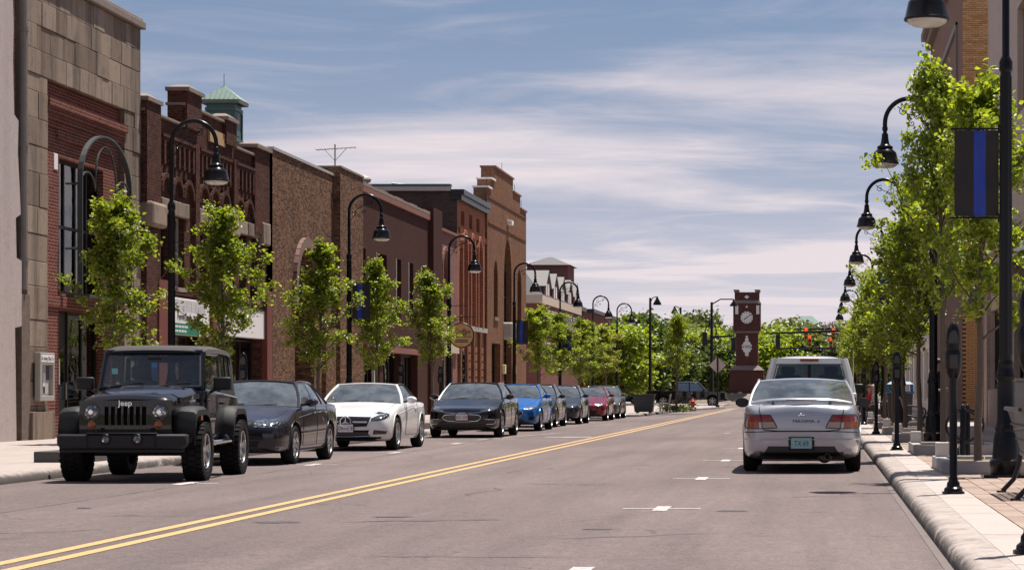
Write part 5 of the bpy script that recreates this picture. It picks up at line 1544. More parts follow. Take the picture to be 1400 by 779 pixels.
for s_, nm in ((-1, 'outlet'), (1, 'outlet')):
    m = MB(); m.lathe([(.05, s_ * .08), (.05, s_ * .17), (.06, s_ * .171), (.06, s_ * .2)], 12, (0, 0, .36), 'x'); m.build(nm, M_HYD, t)
m = MB(); m.lathe([(.065, -.20), (.065, -.17), (.055, -.169), (.055, -.08)], 12, (0, 0, .34), 'y'); m.build('pumper_cap', M_HYD, t)
M_SHR = leaf_mat('shrub_leaf', (.07, .10, .025), .4, .3)
rng = np.random.default_rng(77)
for i, px_ in enumerate((920, 926, 933, 938, 911)):
    Yq = 118 + i * .7; t = thing('low_shrub', 'low dark shrub at the foot of the young tree near the hydrant', 'shrub', ((px_ - VX) * Yq / F, Yq, SWZ - .004), 0, 'low shrubs round the young tree')
    C = rng.normal(0, 1, (260, 3)) * np.array([.22, .22, .09]) + np.array([0, 0, .16]); C[:, 2] = np.abs(C[:, 2])
    link('foliage', leaves_mesh(C, .09, rng, M_SHR), t)
k_ = 151 / F
t = thing('diamond_sign', 'bare metal back of a diamond warning sign on a post', 'sign', ((981 - VX) * k_, 151, SWZ - .004))
m = MB(); m.tube([(0, 0, 0), (0, 0, 3.3)], .045, 8); m.lathe([(.13, 0), (.13, .1), (.05, .2)], 10); m.build('post', M_BLK, t)
M_ALU = simple('sign_back_aluminium', (.50, .44, .41), .5, .35, var=.1)
m = MB(); zc = CH + (VY - 499) * k_ - SWZ; q = .55; m.prism([(0, zc + q), (q, zc), (0, zc - q), (-q, zc)], 'y', .05, .06); m.build('plate', M_ALU, t, smooth=0)
for z in (-.25, .25): B(-.06, .06, -.05, .05, zc + z - .02, zc + z + .02).build('clamp', M_DARK, t, smooth=0)

# ---- traffic signals
M_YSIG = simple('signal_yellow', (.50, .27, .015), .5, var=.1)
M_RED = emis('signal_red_lit', (1.0, .06, .03), .8)
M_OFF = simple('signal_lens_off', (.03, .035, .03), .3, var=.1)
def signal(x, y, z, label, mat, face=True, lit=True):
    t = thing('traffic_signal', label, 'traffic light', (x, y, z), 0 if face else PI, 'traffic signals on mast arms')
    B(-.19, .19, -.12, .12, -.55, .55).build('housing', mat, t, smooth=0, bevel=.03)
    for i, zz in enumerate((.36, 0, -.36)):
        m = MB(); m.lathe([(.13, -.135), (.13, -.121)], 16, (0, 0, zz), 'y'); m.build('lens', M_RED if (lit and i == 0) else M_OFF, t)
        v = MB(); pr = [(.16 * math.cos(a), .16 * math.sin(a)) for a in [R(-20 + 220 * k / 10) for k in range(11)]]
        v.grid([[(p[0], -.12, zz + p[1]) for p in pr], [(p[0], -.34, zz + p[1] - .02) for p in pr]]); v.build('visor', mat, t)
    MB().tube([(0, 0, .55), (0, 0, .75)], .03, 6).build('hanger', M_DARK, t)
def mast(px_, Yq, top, label, arms, lum=None):
    k_ = Yq / F; X0 = (px_ - VX) * k_
    def zz(py): return CH + (VY - py) * k_
    t = thing('signal_mast', label, 'signal mast', (X0, Yq, 0), 0, 'signal masts')
    m = MB(); m.tube([(0, 0, 0), (0, 0, zz(top))], [.16, .10], 10); m.lathe([(.3, 0), (.3, .3), (.18, .5)], 12); m.build('pole', M_BLK, t)
    for (pe, py0, py1) in arms:
        xe = (pe - VX) * k_ - X0
        m = MB(); m.tube([(0, 0, zz(py0)), (xe * .5, 0, zz((py0 * .45 + py1 * .55))), (xe, 0, zz(py1))], [.10, .08, .06], 8)
        m.tube([(0, 0, zz(py0 + 20)), (xe * .45, 0, zz(py0 + 3))], .05, 6)
        m.build('mast_arm', M_BLK, t)
    if lum:
        xe = (lum[0] - VX) * k_ - X0
        m = MB(); m.tube([(0, 0, zz(top + 3)), (xe * .4, 0, zz(top - 4)), (xe, 0, zz(lum[1]))], .05, 7); m.build('lamp_arm', M_BLK, t)
        m = MB(); m.lathe([(.05, 0), (.1, -.2), (.3, -.45), (.32, -.55)], 12, (xe, 0, zz(lum[1]))); m.build('lamp_shade', M_BLK, t)
    return k_
mast(973, 186, 413, 'black signal mast with curved lamp arm left of the clock tower', ((912, 466, 468), (1003, 461, 459)), (1003, 409))
for px_, Yq, py_, lb in ((963.5, 186, 460, 'black backed traffic signal hanging left of the tall mast'), (1003, 185.6, 467, 'black backed traffic signal against the tower edge'), (1063.5, 196, 463, 'black backed traffic signal right of the clock tower')):
    signal((px_ - VX) * Yq / F, Yq, CH + (VY - py_) * Yq / F - .2, lb, M_DARK, False, False)
mast(1176, 196, 420, 'black signal mast hidden among the right trees', ((1044, 451, 456),))
mast(1172, 212, 420, 'farther black signal mast among the right trees', ((1086, 449, 450), (1060, 476, 476)))
for px_, Yq, py_, lb in ((1102, 211.6, 456, 'yellow traffic signal showing red beside the hilltop roof'), (1107, 222, 466, 'yellow traffic signal partly behind the one showing red'), (1139.5, 211.6, 457, 'yellow traffic signal showing red in front of the lamp row'), (1136, 222, 469, 'lower yellow traffic signal showing red near the right lamps')):
    signal((px_ - VX) * Yq / F, Yq, CH + (VY - py_) * Yq / F, lb, M_YSIG)
for i, (px_, py_, Yq, dirn) in enumerate(((889, 407, 184, 1), (930.5, 420, 215, -1))):
    k_ = Yq / F; zt = CH + (VY - py_) * k_
    t = thing('corner_lamp', ['tall dark pole lamp with short arm behind the young corner tree', 'dark pole lamp top rising above the far trees'][i], 'street lamp', ((px_ - VX) * k_, Yq, 0))
    m = MB(); m.tube([(0, 0, 0), (0, 0, zt)], [.14, .09], 8); m.build('pole', M_BLK, t)
    m = MB(); m.tube([(0, 0, zt - .4), (.2 * dirn, 0, zt), (.5 * dirn, 0, zt + .1)], .04, 6); m.lathe([(.05, .1), (.12, -.1), (.32, -.45), (.33, -.55), (.3, -.56)], 12, (.55 * dirn, 0, zt)); m.build('lamp_shade', M_BLK, t)

# ================================================================== people
M_SKIN = simple('skin', (.42, .24, .17), .55, var=.08, scale=10)
def person(name, label, loc, rz, J, cloth, hairc, hair_long=False):
    """J: joints dict -> skinned continuous body; cloth: (shirt, trousers, shoes)"""
    t = thing(name, label, 'person', loc, rz, None)
    names = list(J); idx = {n: i for i, n in enumerate(names)}
    edges = [('pelvis', 'waist'), ('waist', 'chest'), ('chest', 'neck'), ('neck', 'head'), ('head', 'crown')]
    for s in 'LR':
        edges += [('chest', 'sh' + s), ('sh' + s, 'el' + s), ('el' + s, 'wr' + s), ('wr' + s, 'ha' + s), ('pelvis', 'hip' + s), ('hip' + s, 'kn' + s), ('kn' + s, 'an' + s), ('an' + s, 'toe' + s)]
    rad = dict(pelvis=(.15, .12), waist=(.135, .10), chest=(.16, .115), neck=(.055, .058), head=(.08, .095), crown=(.06, .07))
    for s in 'LR': rad.update({'sh' + s: (.062, .062), 'el' + s: (.043, .043), 'wr' + s: (.029, .029), 'ha' + s: (.036, .022), 'hip' + s: (.088, .09), 'kn' + s: (.058, .06), 'an' + s: (.04, .042), 'toe' + s: (.04, .03)})
    me = bpy.data.meshes.new('body'); me.from_pydata([J[n] for n in names], [(idx[a], idx[b]) for a, b in edges], [])
    o = bpy.data.objects.new('tmp_body', me); COL.objects.link(o)
    o.modifiers.new('skin', 'SKIN'); ss = o.modifiers.new('sub', 'SUBSURF'); ss.levels = 2; ss.render_levels = 2
    for n in names: me.skin_vertices[0].data[idx[n]].radius = rad[n]
    me.skin_vertices[0].data[idx['pelvis']].use_root = True
    dg = bpy.context.evaluated_depsgraph_get(); ev = bpy.data.meshes.new_from_object(o.evaluated_get(dg))
    bpy.data.objects.remove(o)
    bm = bmesh.new(); bm.from_mesh(ev)
    # fingers and thumb
    mb = MB()
    for s in 'LR':
        w, h = Vector(J['wr' + s]), Vector(J['ha' + s]); d = (h - w).normalized(); sd_ = d.cross(Vector((0, 1, 0))); sd_ = sd_.normalized() if sd_.length > .1 else Vector((1, 0, 0)); dn = sd_.cross(d)
        for k, ln in enumerate((.062, .072, .067, .052)):
            a = h + sd_ * (-.027 + .018 * k); mb.tube([a, a + d * ln * .5, a + d * ln * .85 + dn * ln * .35], [.009, .0085, .007], 6)
        a = w + d * .03 - sd_ * .025; mb.tube([a, a + d * .03 - sd_ * .025, a + d * .06 - sd_ * .03], [.011, .010, .008], 6)
    nb = len(bm.verts); vs = [bm.verts.new(v) for v in mb.v]
    fin = [bm.faces.new([vs[i] for i in f]) for f in mb.f]
    mats = [M_SKIN, simple(label[:16] + ' shirt', cloth[0], .8, var=.15), simple(label[:16] + ' trousers', cloth[1], .85, var=.15), simple(label[:16] + ' shoes', cloth[2], .6, var=.1)]
    segs = [(a, b_) for a, b_ in edges]
    def seg_of(c):
        best = (9, None)
        for a, b_ in segs:
            p, q = Vector(J[a]), Vector(J[b_]); u = max(0, min(1, (c - p).dot(q - p) / max(1e-6, (q - p).length_squared))); dd = (p + (q - p) * u - c).length
            if dd < best[0]: best = (dd, (a, b_, u))
        return best[1]
    for f in bm.faces:
        f.smooth = True
        a, b_, u = seg_of(f.calc_center_median())
        if a in ('neck', 'head') or b_.startswith('ha') or (a.startswith('el') and u > .1) : f.material_index = 0
        elif b_.startswith('toe') or (b_.startswith('an') and u > .93): f.material_index = 3
        elif a.startswith(('hip', 'kn')) or b_.startswith('hip'): f.material_index = 2
        else: f.material_index = 1
    for f in fin: f.material_index = 0
    ev.materials.clear(); [ev.materials.append(m_) for m_ in mats]
    bm.to_mesh(ev); bm.free()
    link('body', ev, t)
    # head details
    hd = Vector(J['head']); up = (Vector(J['crown']) - Vector(J['neck'])).normalized(); fw = Vector((0, -1, 0))
    hm = MB(); hm.lathe([(.088, .062), (.097, .078), (.086, .125), (.05, .152), (.01, .160)], 14, (hd.x, hd.y + .014, hd.z)); hm.lathe([(.060, -.05), (.078, -.01), (.084, .04), (.080, .09)], 12, (hd.x, hd.y + .034, hd.z))
    if hair_long: hm.lathe([(.06, -.2), (.085, -.12), (.092, 0), (.095, .05)], 12, (hd.x, hd.y + .045, hd.z))
    link('hair', hm.mesh('hair', simple(label[:16] + ' hair', hairc, .6, var=.3, scale=30), 60), t)
    fm = MB()
    for s in (-1, 1): fm.lathe([(.004, -.012), (.012, -.006), (.012, .004), (.004, .008)], 8, (hd.x + s * .034, hd.y - .088, hd.z + .03), 'y')
    link('eyes', fm.mesh('eyes', M_INK, 60), t)
    nm_ = MB(); nm_.frustum(hd.z - .03, hd.z + .03, (.017, .022), (.008, .008), (hd.x, hd.y - .095))
    for s in (-1, 1): nm_.lathe([(.01, -.01), (.022, 0), (.01, .01)], 8, (hd.x + s * .09, hd.y, hd.z + .01), 'x')
    link('nose_and_ears', nm_.mesh('nose_and_ears', M_SKIN, 60), t)
    mm_ = B(hd.x - .025, hd.x + .025, hd.y - .092, hd.y - .084, hd.z - .052, hd.z - .043); link('mouth', mm_.mesh('mouth', simple('lips', (.3, .1, .09), .5), 0), t)
    return t
def standing(arm=0.0):
    J = dict(pelvis=(0, 0, .96), waist=(0, 0, 1.1), chest=(0, .0, 1.32), neck=(0, .0, 1.50), head=(0, -.015, 1.62), crown=(0, -.01, 1.70))
    for s, q in (('L', 1), ('R', -1)):
        J.update({'sh' + s: (q * .19, 0, 1.42), 'el' + s: (q * .25, .03, 1.13), 'wr' + s: (q * .20, -.20, 1.08), 'ha' + s: (q * .16, -.27, 1.09), 'hip' + s: (q * .10, 0, .90), 'kn' + s: (q * .11, -.02, .50), 'an' + s: (q * .11, .02, .09), 'toe' + s: (q * .13, -.13, .04)})
    return J
def seated():
    J = dict(pelvis=(0, .10, .52), waist=(0, .09, .64), chest=(0, .06, .86), neck=(0, .02, 1.03), head=(0, -.01, 1.15), crown=(0, -.01, 1.23))
    for s, q in (('L', 1), ('R', -1)):
        J.update({'sh' + s: (q * .18, .05, .95), 'el' + s: (q * .24, .02, .69), 'wr' + s: (q * .16, -.20, .62), 'ha' + s: (q * .13, -.28, .61), 'hip' + s: (q * .10, .02, .52), 'kn' + s: (q * .12, -.38, .52), 'an' + s: (q * .12, -.36, .09), 'toe' + s: (q * .12, -.52, .04)})
    return J
person('person', 'person in dark shirt standing behind the second right lamp post', (2.57, 50.6, SWZ), R(50), standing(), ((.02, .025, .04), (.025, .025, .03), (.03, .03, .03)), (.04, .03, .025))
person('person', 'person in red top sitting on a bench past the silver sedan', (1.74, 80.3, SWZ - .02), R(-60), seated(), ((.45, .02, .035), (.04, .04, .05), (.5, .48, .46)), (.18, .11, .06), True)
person('person', 'person in pale grey top sitting beside the person in red', (1.86, 79.6, SWZ - .02), R(-75), seated(), ((.45, .45, .44), (.05, .05, .06), (.04, .04, .04)), (.5, .45, .4))

# ================================================================== far trees and hill
def big_tree_mesh(seed, H, Rm, n_cl, per, leaf, mat, flat=1.0, lo=.2):
    rng = np.random.default_rng(seed); m = MB(); C = []
    m.tube([(0, 0, 0), (.1, 0, H * .3), (.0, .1, H * .7)], [.28, .2, .05], 7)
    for k in range(n_cl):
        a = rng.uniform(0, 2 * PI); u = rng.uniform(0, 1) ** .8
        z = H * (lo + (1 - lo) * u); rr_ = Rm * (math.sin(PI * (u * .82 + .13))) ** .7 * math.sqrt(rng.uniform(.15, 1)); c = np.array([math.cos(a) * rr_, math.sin(a) * rr_, z * .95])
        if k % 3 == 0: m.tube([(0, 0, max(.8, z * .55)), tuple(c * .6 + np.array([0, 0, z * .35])), tuple(c)], [.09, .06, .02], 4, cap=False)
        C.append(c + rng.normal(0, 1, (per, 3)) * np.array([.62, .62, .42]) * Rm * .25)
    C = np.concatenate(C); C[:, 2] = np.maximum(C[:, 2], .3)
    return m.mesh('trunk', M_BARK, 60), leaves_mesh(C, leaf, rng, mat, .3)
BIG = [big_tree_mesh(21, 9, 3.4, 70, 75, .36, M_LEAF3), big_tree_mesh(22, 8, 3.6, 70, 75, .36, M_LEAF), big_tree_mesh(23, 10, 4.2, 80, 75, .42, M_LEAFB), big_tree_mesh(24, 7, 3.2, 60, 75, .34, M_LEAF3), big_tree_mesh(25, 8.5, 3.4, 60, 70, .36, M_LEAF2)]
BARE = big_tree_mesh(31, 10, 3.6, 90, 26, .30, M_TWIG)
def btree(px_, top, Yq, v, label, wid=1.0, group='broad trees round the far junction', z0=0.0):
    k_ = Yq / F; H = CH + (VY - top) * k_ - z0
    tm, lm = BARE if v == 9 else BIG[v]; h0 = 10.0 if v == 9 else (9, 8, 10, 7, 8.5)[v]
    s = H / h0
    t = thing('broad_tree', label, 'tree', ((px_ - VX) * k_, Yq, z0), random.uniform(0, 6), group)
    link('trunk', tm, t, scale=(s, s, s)); link('crown', lm, t, scale=(s * wid, s * wid, s))
near = [(872, 428, 200, 0), (850, 445, 190, 1), (900, 440, 215, 0), (935, 448, 225, 3), (962, 450, 222, 1), (995, 455, 235, 3), (838, 450, 205, 1), (812, 452, 200, 1), (780, 452, 215, 0), (1056, 445, 236, 1), (1078, 438, 240, 2), (1045, 458, 228, 1), (1095, 462, 245, 1), (1118, 470, 250, 2), (915, 470, 205, 3), (985, 470, 214, 3), (1010, 452, 246, 0), (945, 478, 232, 1), (1140, 462, 240, 2), (1165, 455, 236, 2), (1195, 448, 232, 0)]
lbls = ['dark broad tree behind the far corner lamps', 'bright yellow green tree behind the left lamps', 'dark broad tree beside the corner pole lamp', 'rounded tree behind the hydrant', 'light green tree left of the signal mast', 'small dark tree left of the clock tower', 'light tree at the end of the left row', 'light tree behind the grey roofs', 'dark tree behind the mansard building', 'light green tree right of the clock tower', 'tall pale tree right of the clock tower', 'yellow green tree at the clock tower edge', 'light green tree below the yellow signals', 'pale tree behind the red signals', 'low dark tree behind the black pickup', 'low dark tree under the diamond sign', 'dark tree right behind the clock tower', 'light tree behind the pickup cab', 'pale tree left of the right lamp row', 'pale tree hidden behind the right street trees', 'dark tree hidden behind the right street trees']
for a, lb in zip(near, lbls): btree(a[0], a[1], a[2], a[3], lb, 1.15)
# wooded hill
hl = MB(); rows = []; rg = np.random.default_rng(5)
for j in range(9):
    y = 330 + j * 70
    rows.append([(x, y, -.1 + 26 * (j / 8) ** 1.3 * (0.75 + .25 * math.sin(x * .011 + 1) + .1 * math.sin(x * .03))) for x in np.linspace(-700, 500, 41)])
hl.grid(rows); ho = hl.build('hill', grass_mat('hill_scrub', (.09, .085, .04), (.13, .11, .07)), smooth=80); ho['kind'] = 'structure'
def hillz(x, y):
    j = max(0, min(8, (y - 330) / 70)); return -.1 + 26 * (j / 8) ** 1.3 * (0.75 + .25 * math.sin(x * .011 + 1) + .1 * math.sin(x * .03))
rg = random.Random(9); n = 0
for i in range(64):
    px_ = 700 + i * 9.3 + rg.uniform(-6, 6); Yq = rg.choice((300, 345, 390, 440, 500)) + rg.uniform(-15, 15)
    v = rg.choice((2, 2, 0, 3, 9, 2)) if not 1115 < px_ < 1160 else 9
    X = (px_ - VX) * Yq / F; z0 = hillz(X, Yq) if Yq > 330 else 0
    tm, lm = BARE if v == 9 else BIG[v]; s = rg.uniform(.8, 1.15)
    t = thing('hill_tree', 'hazy green broad tree on the wooded hill behind the junction' if v != 9 else 'bare brown tree on the wooded hill behind the junction', 'tree', (X, Yq, z0 - .2), rg.uniform(0, 6), 'leafy trees on the hill' if v != 9 else 'bare trees on the hill')
    link('trunk', tm, t, scale=(s, s, s)); link('crown', lm, t, scale=(s, s, s))
Yq = 470; k_ = Yq / F; X = (1101 - VX) * k_; z0 = hillz(X, Yq)
t = thing('hill_house', 'house with green hipped roof on the far hill', 'house', (X, Yq, z0))
zr = CH + (VY - 431) * k_ - z0; zb = CH + (VY - 444) * k_ - z0
m = MB(); m.box(-2.6, 2.6, 0, 6, 0, zb); m.build('wall', simple('house_wall', (.3, .3, .29), .8), t, smooth=0)
m = MB(); m.frustum(zb + .01, zr, (3.4, 3.8), (1.3, .2), (0, 3)); m.build('roof', simple('house_green_roof', (.05, .11, .095), .6, var=.1), t, smooth=0)
for s_ in (-1, 1): B(s_ * 1.3 - .5, s_ * 1.3 + .5, -.05, -.005, zb - 1.6, zb - .5).build('window', M_WHTR, t, smooth=0)
# ================================================================== vehicles
def pchip(pts):
    X = np.array([p[0] for p in pts], float); Y = np.array([p[1] for p in pts], float)
    h = np.diff(X); d = np.diff(Y) / h; n = len(X); m = np.zeros(n)
    for i in range(1, n - 1):
        if d[i - 1] * d[i] > 0: m[i] = 2 * d[i - 1] * d[i] / (d[i - 1] + d[i]) if abs(d[i-1] + d[i]) > 1e-9 else 0
    m[0], m[-1] = d[0], d[-1]
    def f(x):
        x = min(max(x, X[0]), X[-1]); i = min(max(int(np.searchsorted(X, x)) - 1, 0), n - 2); t = (x - X[i]) / h[i]
        return float((1 + 2 * t) * (1 - t) ** 2 * Y[i] + t * (1 - t) ** 2 * h[i] * m[i] + t * t * (3 - 2 * t) * Y[i + 1] + t * t * (t - 1) * h[i] * m[i + 1])
    return f
M_CG = glass_mat('car_glass', (.36, .42, .41), 3.3, sky_sheen=.10)
M_RUB = simple('tyre_rubber', (.010, .010, .010), .8, var=.3, scale=20, space='object', spec=.2)
M_TRIM = simple('black_car_trim', (.007, .007, .008), .45, var=.2, space='object', spec=.3)
M_GLOSSB = simple('gloss_black_trim', (.008, .008, .009), .15, var=.0, coat=.5, space='object')
M_WELL = simple('wheel_well', (.006, .006, .006), .9, var=.1)
M_CHROME = simple('chrome', (.75, .75, .76), .12, 1.0, var=.05, space='object')
M_ALLOY = simple('alloy_wheel', (.45, .45, .46), .3, .9, var=.1, space='object')
M_CAB = simple('cabin_trim', (.035, .034, .033), .8, var=.3, space='object')
M_SEAT = simple('seat_cloth', (.11, .10, .095), .9, var=.2, space='object')
_l = NT('headlamp_glass'); _v = _l.n('ShaderNodeTexVoronoi'); _v.inputs['Scale'].default_value = 24; _l.l(_l.pos('object'), _v.inputs['Vector'])
_l.set(Base_Color=_l.mix(_l.ramp(_v.outputs['Distance'], .1, .55), (.75, .77, .78), (.12, .125, .13)), Roughness=.1, Metallic=.75, Coat_Weight=1.0); _l.bump(_v.outputs['Distance'], .5, .02)
M_LAMP = _l.m
M_LAMPD = NT('smoked_headlamp').set(Base_Color=(.06, .065, .07), Roughness=.1, Metallic=.3, Coat_Weight=1.0).m
M_AMB = simple('amber_lens', (.30, .065, .008), .25, var=.05, coat=.3, space='object')
M_TAIL = simple('red_lens', (.20, .006, .005), .25, var=.05, coat=.3, space='object')
M_CLR = simple('clear_lens', (.34, .27, .25), .25, var=.05, coat=.3, space='object')
M_PLATE = simple('white_plate', (.72, .72, .74), .45, var=.08, space='object')
M_SOFT = simple('black_soft_top', (.020, .020, .022), .85, var=.25, scale=14, bump=.25, space='object', bscale=160)

def tyre_me(Rw, wd):
    m = MB(); a = wd / 2; Rr = Rw * .68
    m.lathe([(Rr, -a * .82), (Rr + .02, -a * .95), (Rw * .88, -a), (Rw * .965, -a * .86), (Rw, -a * .62), (Rw, a * .62), (Rw * .965, a * .86), (Rw * .88, a), (Rr + .02, a * .95), (Rr, a * .82)], 36, axis='x', cap=False)
    for g in (-.3, 0, .3): pass
    return m.mesh('tyre', M_RUB, 40)
def rim_me(Rw, wd, n=5, mat=None, w=.5, dark=True):
    m = MB(); a = wd / 2; Rr = Rw * .69
    m.cur = 0
    m.lathe([(Rr, a * .80), (Rr, a * .92), (Rr * .93, a * .90), (Rr * .90, a * .55), (Rr * .88, -a * .8)], 36, axis='x', cap=False)
    m.lathe([(.001, a * .72), (Rr * .16, a * .74), (Rr * .20, a * .64), (Rr * .22, a * .3)], 16, axis='x', cap=False)
    for k in range(n):
        M_ = Matrix.Rotation(2 * PI * k / n, 4, 'X')
        w0, w1 = Rr * .13 * w * 2, Rr * .17 * w * 2
        vs = [(a * .70, -w0, Rr * .12), (a * .70, w0, Rr * .12), (a * .82, w1, Rr * .92), (a * .82, -w1, Rr * .92), (a * .35, -w0, Rr * .12), (a * .35, w0, Rr * .12), (a * .45, w1, Rr * .92), (a * .45, -w1, Rr * .92)]
        m.add([M_ @ Vector(v) for v in vs], [(0, 1, 2, 3), (7, 6, 5, 4), (0, 4, 5, 1), (1, 5, 6, 2), (3, 2, 6, 7), (0, 3, 7, 4)])
    m.cur = 1
    m.lathe([(.001, a * .2), (Rr * .9, a * .2)], 24, axis='x', cap=False)
    return m.mesh('rim', [mat or M_ALLOY, M_WELL], 30)
def add_wheels(t, ys, xw, Rw, wd, rim, tyre=None):
    tm = tyre or tyre_me(Rw, wd)
    for y in ys:
        for s in (-1, 1):
            o = link('tyre', tm, t, (s * xw, y, Rw), (0, 0, 0 if s > 0 else PI)); link('rim', rim, o)
def catm(m, o):
    return o

def car(label, loc, rz, paintm, sp, cat='car', name='parked_car', group='parked cars along the street'):
    t = thing(name, label, cat, loc, rz, group)
    g = sp.get
    L, Wd, H = sp['L'], sp['W'], sp['H']; w = Wd / 2
    fo, wb, Rw = sp['fo'], sp['wb'], g('Rw', .32)
    cy0, cy1 = sp['cowl']; rb0, rb1 = sp['deck']           # cowl centre/corner, rear glass base corner/centre
    r0, r1 = sp['roof']
    hz, cz, dz, tz_ = g('hood', .72), g('cowlz', .95), g('deckz', .98), g('tailz', .9)
    nz = g('nose', .60)
    hw = pchip(g('plan') or [(0, .60 * w), (.03, .70 * w), (.10, .82 * w), (.25, .91 * w), (.6, .97 * w), (1.0, .992 * w), (L * .5, w), (L - 1.0, .99 * w), (L - .5, .96 * w), (L - .2, .90 * w), (L - .07, .82 * w), (L, .68 * w)])
    top = pchip([(0, nz - .08), (.03, nz), (.10, nz + .05), (.35, hz), (cy0 - .25, cz - .05), (cy0, cz), (cy1 + .25, .86), (rb0 - .25, .86), (rb1 - .05, dz), (rb1 + .15, dz + .005), (L - .12, dz - .01), (L - .04, dz - .05), (L, tz_ - .1)] if g('toplist') is None else sp['toplist'])
    belt = pchip(g('belt') or [(0, nz - .10), (.05, nz - .03), (.2, nz + .03), (.6, hz - .02), (cy0 - .1, cz - .06), (cy1 + .4, cz - .03), (L * .55, cz), (rb0, dz - .04), (L - .25, dz - .05), (L - .06, dz - .12), (L, tz_ - .16)])
    bot = pchip([(0, .36), (.04, .27), (.15, .22), (.5, .19), (L - .6, .20), (L - .2, .25), (L - .05, .29), (L, .40)])
    ys = sorted(set(list(np.concatenate([[0, .015, .03, .055, .09, .13, .19, .26, .36], np.linspace(.48, L - .48, 44), L - np.array([0, .015, .03, .055, .09, .13, .19, .26, .36])]))))
    mb = MB(); rings = []
    for y in ys:
        a, zt, zs, zb = hw(y), top(y), belt(y), bot(y)
        hh = zs - zb
        half = [(0, zb), (.80 * a, zb), (.93 * a, zb + .03), (.975 * a, zb + .12 * hh + .02), (.992 * a, zb + .30 * hh), (1.0 * a, zb + .52 * hh), (.995 * a, zb + .72 * hh), (.975 * a, zb + .88 * hh), (.955 * a, zs - .012), (.925 * a, zs + .008), (.86 * a, zs + (zt - zs) * .30 + .005), (.6 * a, zs + (zt - zs) * .72), (.3 * a, zs + (zt - zs) * .94), (0, zt)]
        ring = [(x, y, z) for x, z in half] + [(-x, y, z) for x, z in half[-2:0:-1]]
        rings.append(ring)
    n = len(rings[0]); nh = 14
    vs = [p for r in rings for p in r]; fs = []; mi = []
    for i in range(len(rings) - 1):
        for k in range(n):
            fs.append((i * n + k, i * n + (k + 1) % n, (i + 1) * n + (k + 1) % n, (i + 1) * n + k))
            yc = (ys[i] + ys[i + 1]) / 2; kk = k if k < nh else n - 1 - k
            mi.append(1 if (cy1 - .05 < yc < rb0 + .1 and kk >= 9) or kk < 1 else 0)
    fs.append(tuple(range(n))); mi.append(0); fs.append(tuple(range((len(rings) - 1) * n + n - 1, (len(rings) - 1) * n - 1, -1))); mi.append(0)
    mb.v, mb.f, mb.mi = vs, fs, mi
    me0 = mb.mesh('body', [paintm, M_CAB, M_WELL], 42)
    bo = link('body_src', me0)
    cut = MB()
    for y in (fo, fo + wb):
        for s in (-1, 1): cut.lathe([(Rw + .055, s * (w - .30)), (Rw + .055, s * (w + .3))], 40, (0, y, Rw + .01), 'x')
    cme = cut.mesh('cut', [M_WELL], 0); cme.materials.clear(); [cme.materials.append(x) for x in (paintm, M_CAB, M_WELL)]
    cme.polygons.foreach_set('material_index', [2] * len(cme.polygons))
    co = link('cut', cme)
    md = bo.modifiers.new('b', 'BOOLEAN'); md.operation = 'DIFFERENCE'; md.object = co; md.solver = 'EXACT'
    ev = bpy.data.meshes.new_from_object(bo.evaluated_get(bpy.context.evaluated_depsgraph_get()))
    bm = bmesh.new(); bm.from_mesh(me0); bvh = BVHTree.FromBMesh(bm); bm.free()
    bpy.data.objects.remove(bo); bpy.data.objects.remove(co)
    ev.set_sharp_from_angle(angle=R(42))
    body = link('body', ev, t)
    def proj(ax, p, off, side=1):
        if ax == 'f': o, d = Vector((p[0], -1, p[1])), Vector((0, 1, 0))
        elif ax == 'r': o, d = Vector((p[0], L + 1, p[1])), Vector((0, -1, 0))
        elif ax == 's': o, d = Vector((side * 3, p[0], p[1])), Vector((-side, 0, 0))
        else: o, d = Vector((p[0], p[1], 3)), Vector((0, 0, -1))
        h = bvh.ray_cast(o, d)
        if h[0] is None:
            g_ = {'f': Vector((p[0], .1, p[1])), 'r': Vector((p[0], L - .1, p[1])), 's': Vector((side * w, p[0], p[1])), 't': Vector((p[0], p[1], 1))}[ax]
            h = bvh.find_nearest(g_); return h[0] - d * off
        return h[0] - d * off
    def res(pl, k):
        P = [Vector(p) for p in pl]; ln = [0]
        for a, b in zip(P[:-1], P[1:]): ln.append(ln[-1] + (b - a).length)
        out = []
        for i in range(k):
            q = ln[-1] * i / (k - 1); j = 0
            while j < len(P) - 2 and ln[j + 1] < q: j += 1
            f_ = (q - ln[j]) / max(1e-6, ln[j + 1] - ln[j]); out.append(P[j].lerp(P[j + 1], min(1, max(0, f_))))
        return out
    def patch(nm, mat, ax, tp, bt, off=.005, side=1, nu=13, nv=6, par=None, skirt=.02, flipx=False):
        sx = -1 if flipx else 1
        A, Bq = res(tp, nu), res(bt, nu)
        rows = []
        for j in range(nv):
            f_ = j / (nv - 1); rows.append([proj(ax, ((a.lerp(b, f_)).x * sx if ax in 'frt' else (a.lerp(b, f_)).x, (a.lerp(b, f_)).y), off, side) for a, b in zip(A, Bq)])
        m = MB(); m.grid(rows)
        d = {'f': Vector((0, 1, 0)), 'r': Vector((0, -1, 0)), 's': Vector((-side, 0, 0)), 't': Vector((0, 0, -1))}[ax] * skirt
        edge = rows[0] + [r_[-1] for r_ in rows[1:]] + rows[-1][-2::-1] + [r_[0] for r_ in rows[-2:0:-1]]
        m.grid([edge + edge[:1], [p + d for p in edge + edge[:1]]])
        return m.build(nm, mat, par or t, smooth=50)
    def line(nm, mat, ax, pts, r=.006, off=.0, side=1, par=None, closed=False, k=24, flipx=False):
        P = res(pts, k); sx = -1 if flipx else 1
        m = MB(); m.tube([proj(ax, (p.x * (sx if ax in 'frt' else 1), p.y), off, side) for p in P], r, 6, closed=False)
        return m.build(nm, mat, par or t)
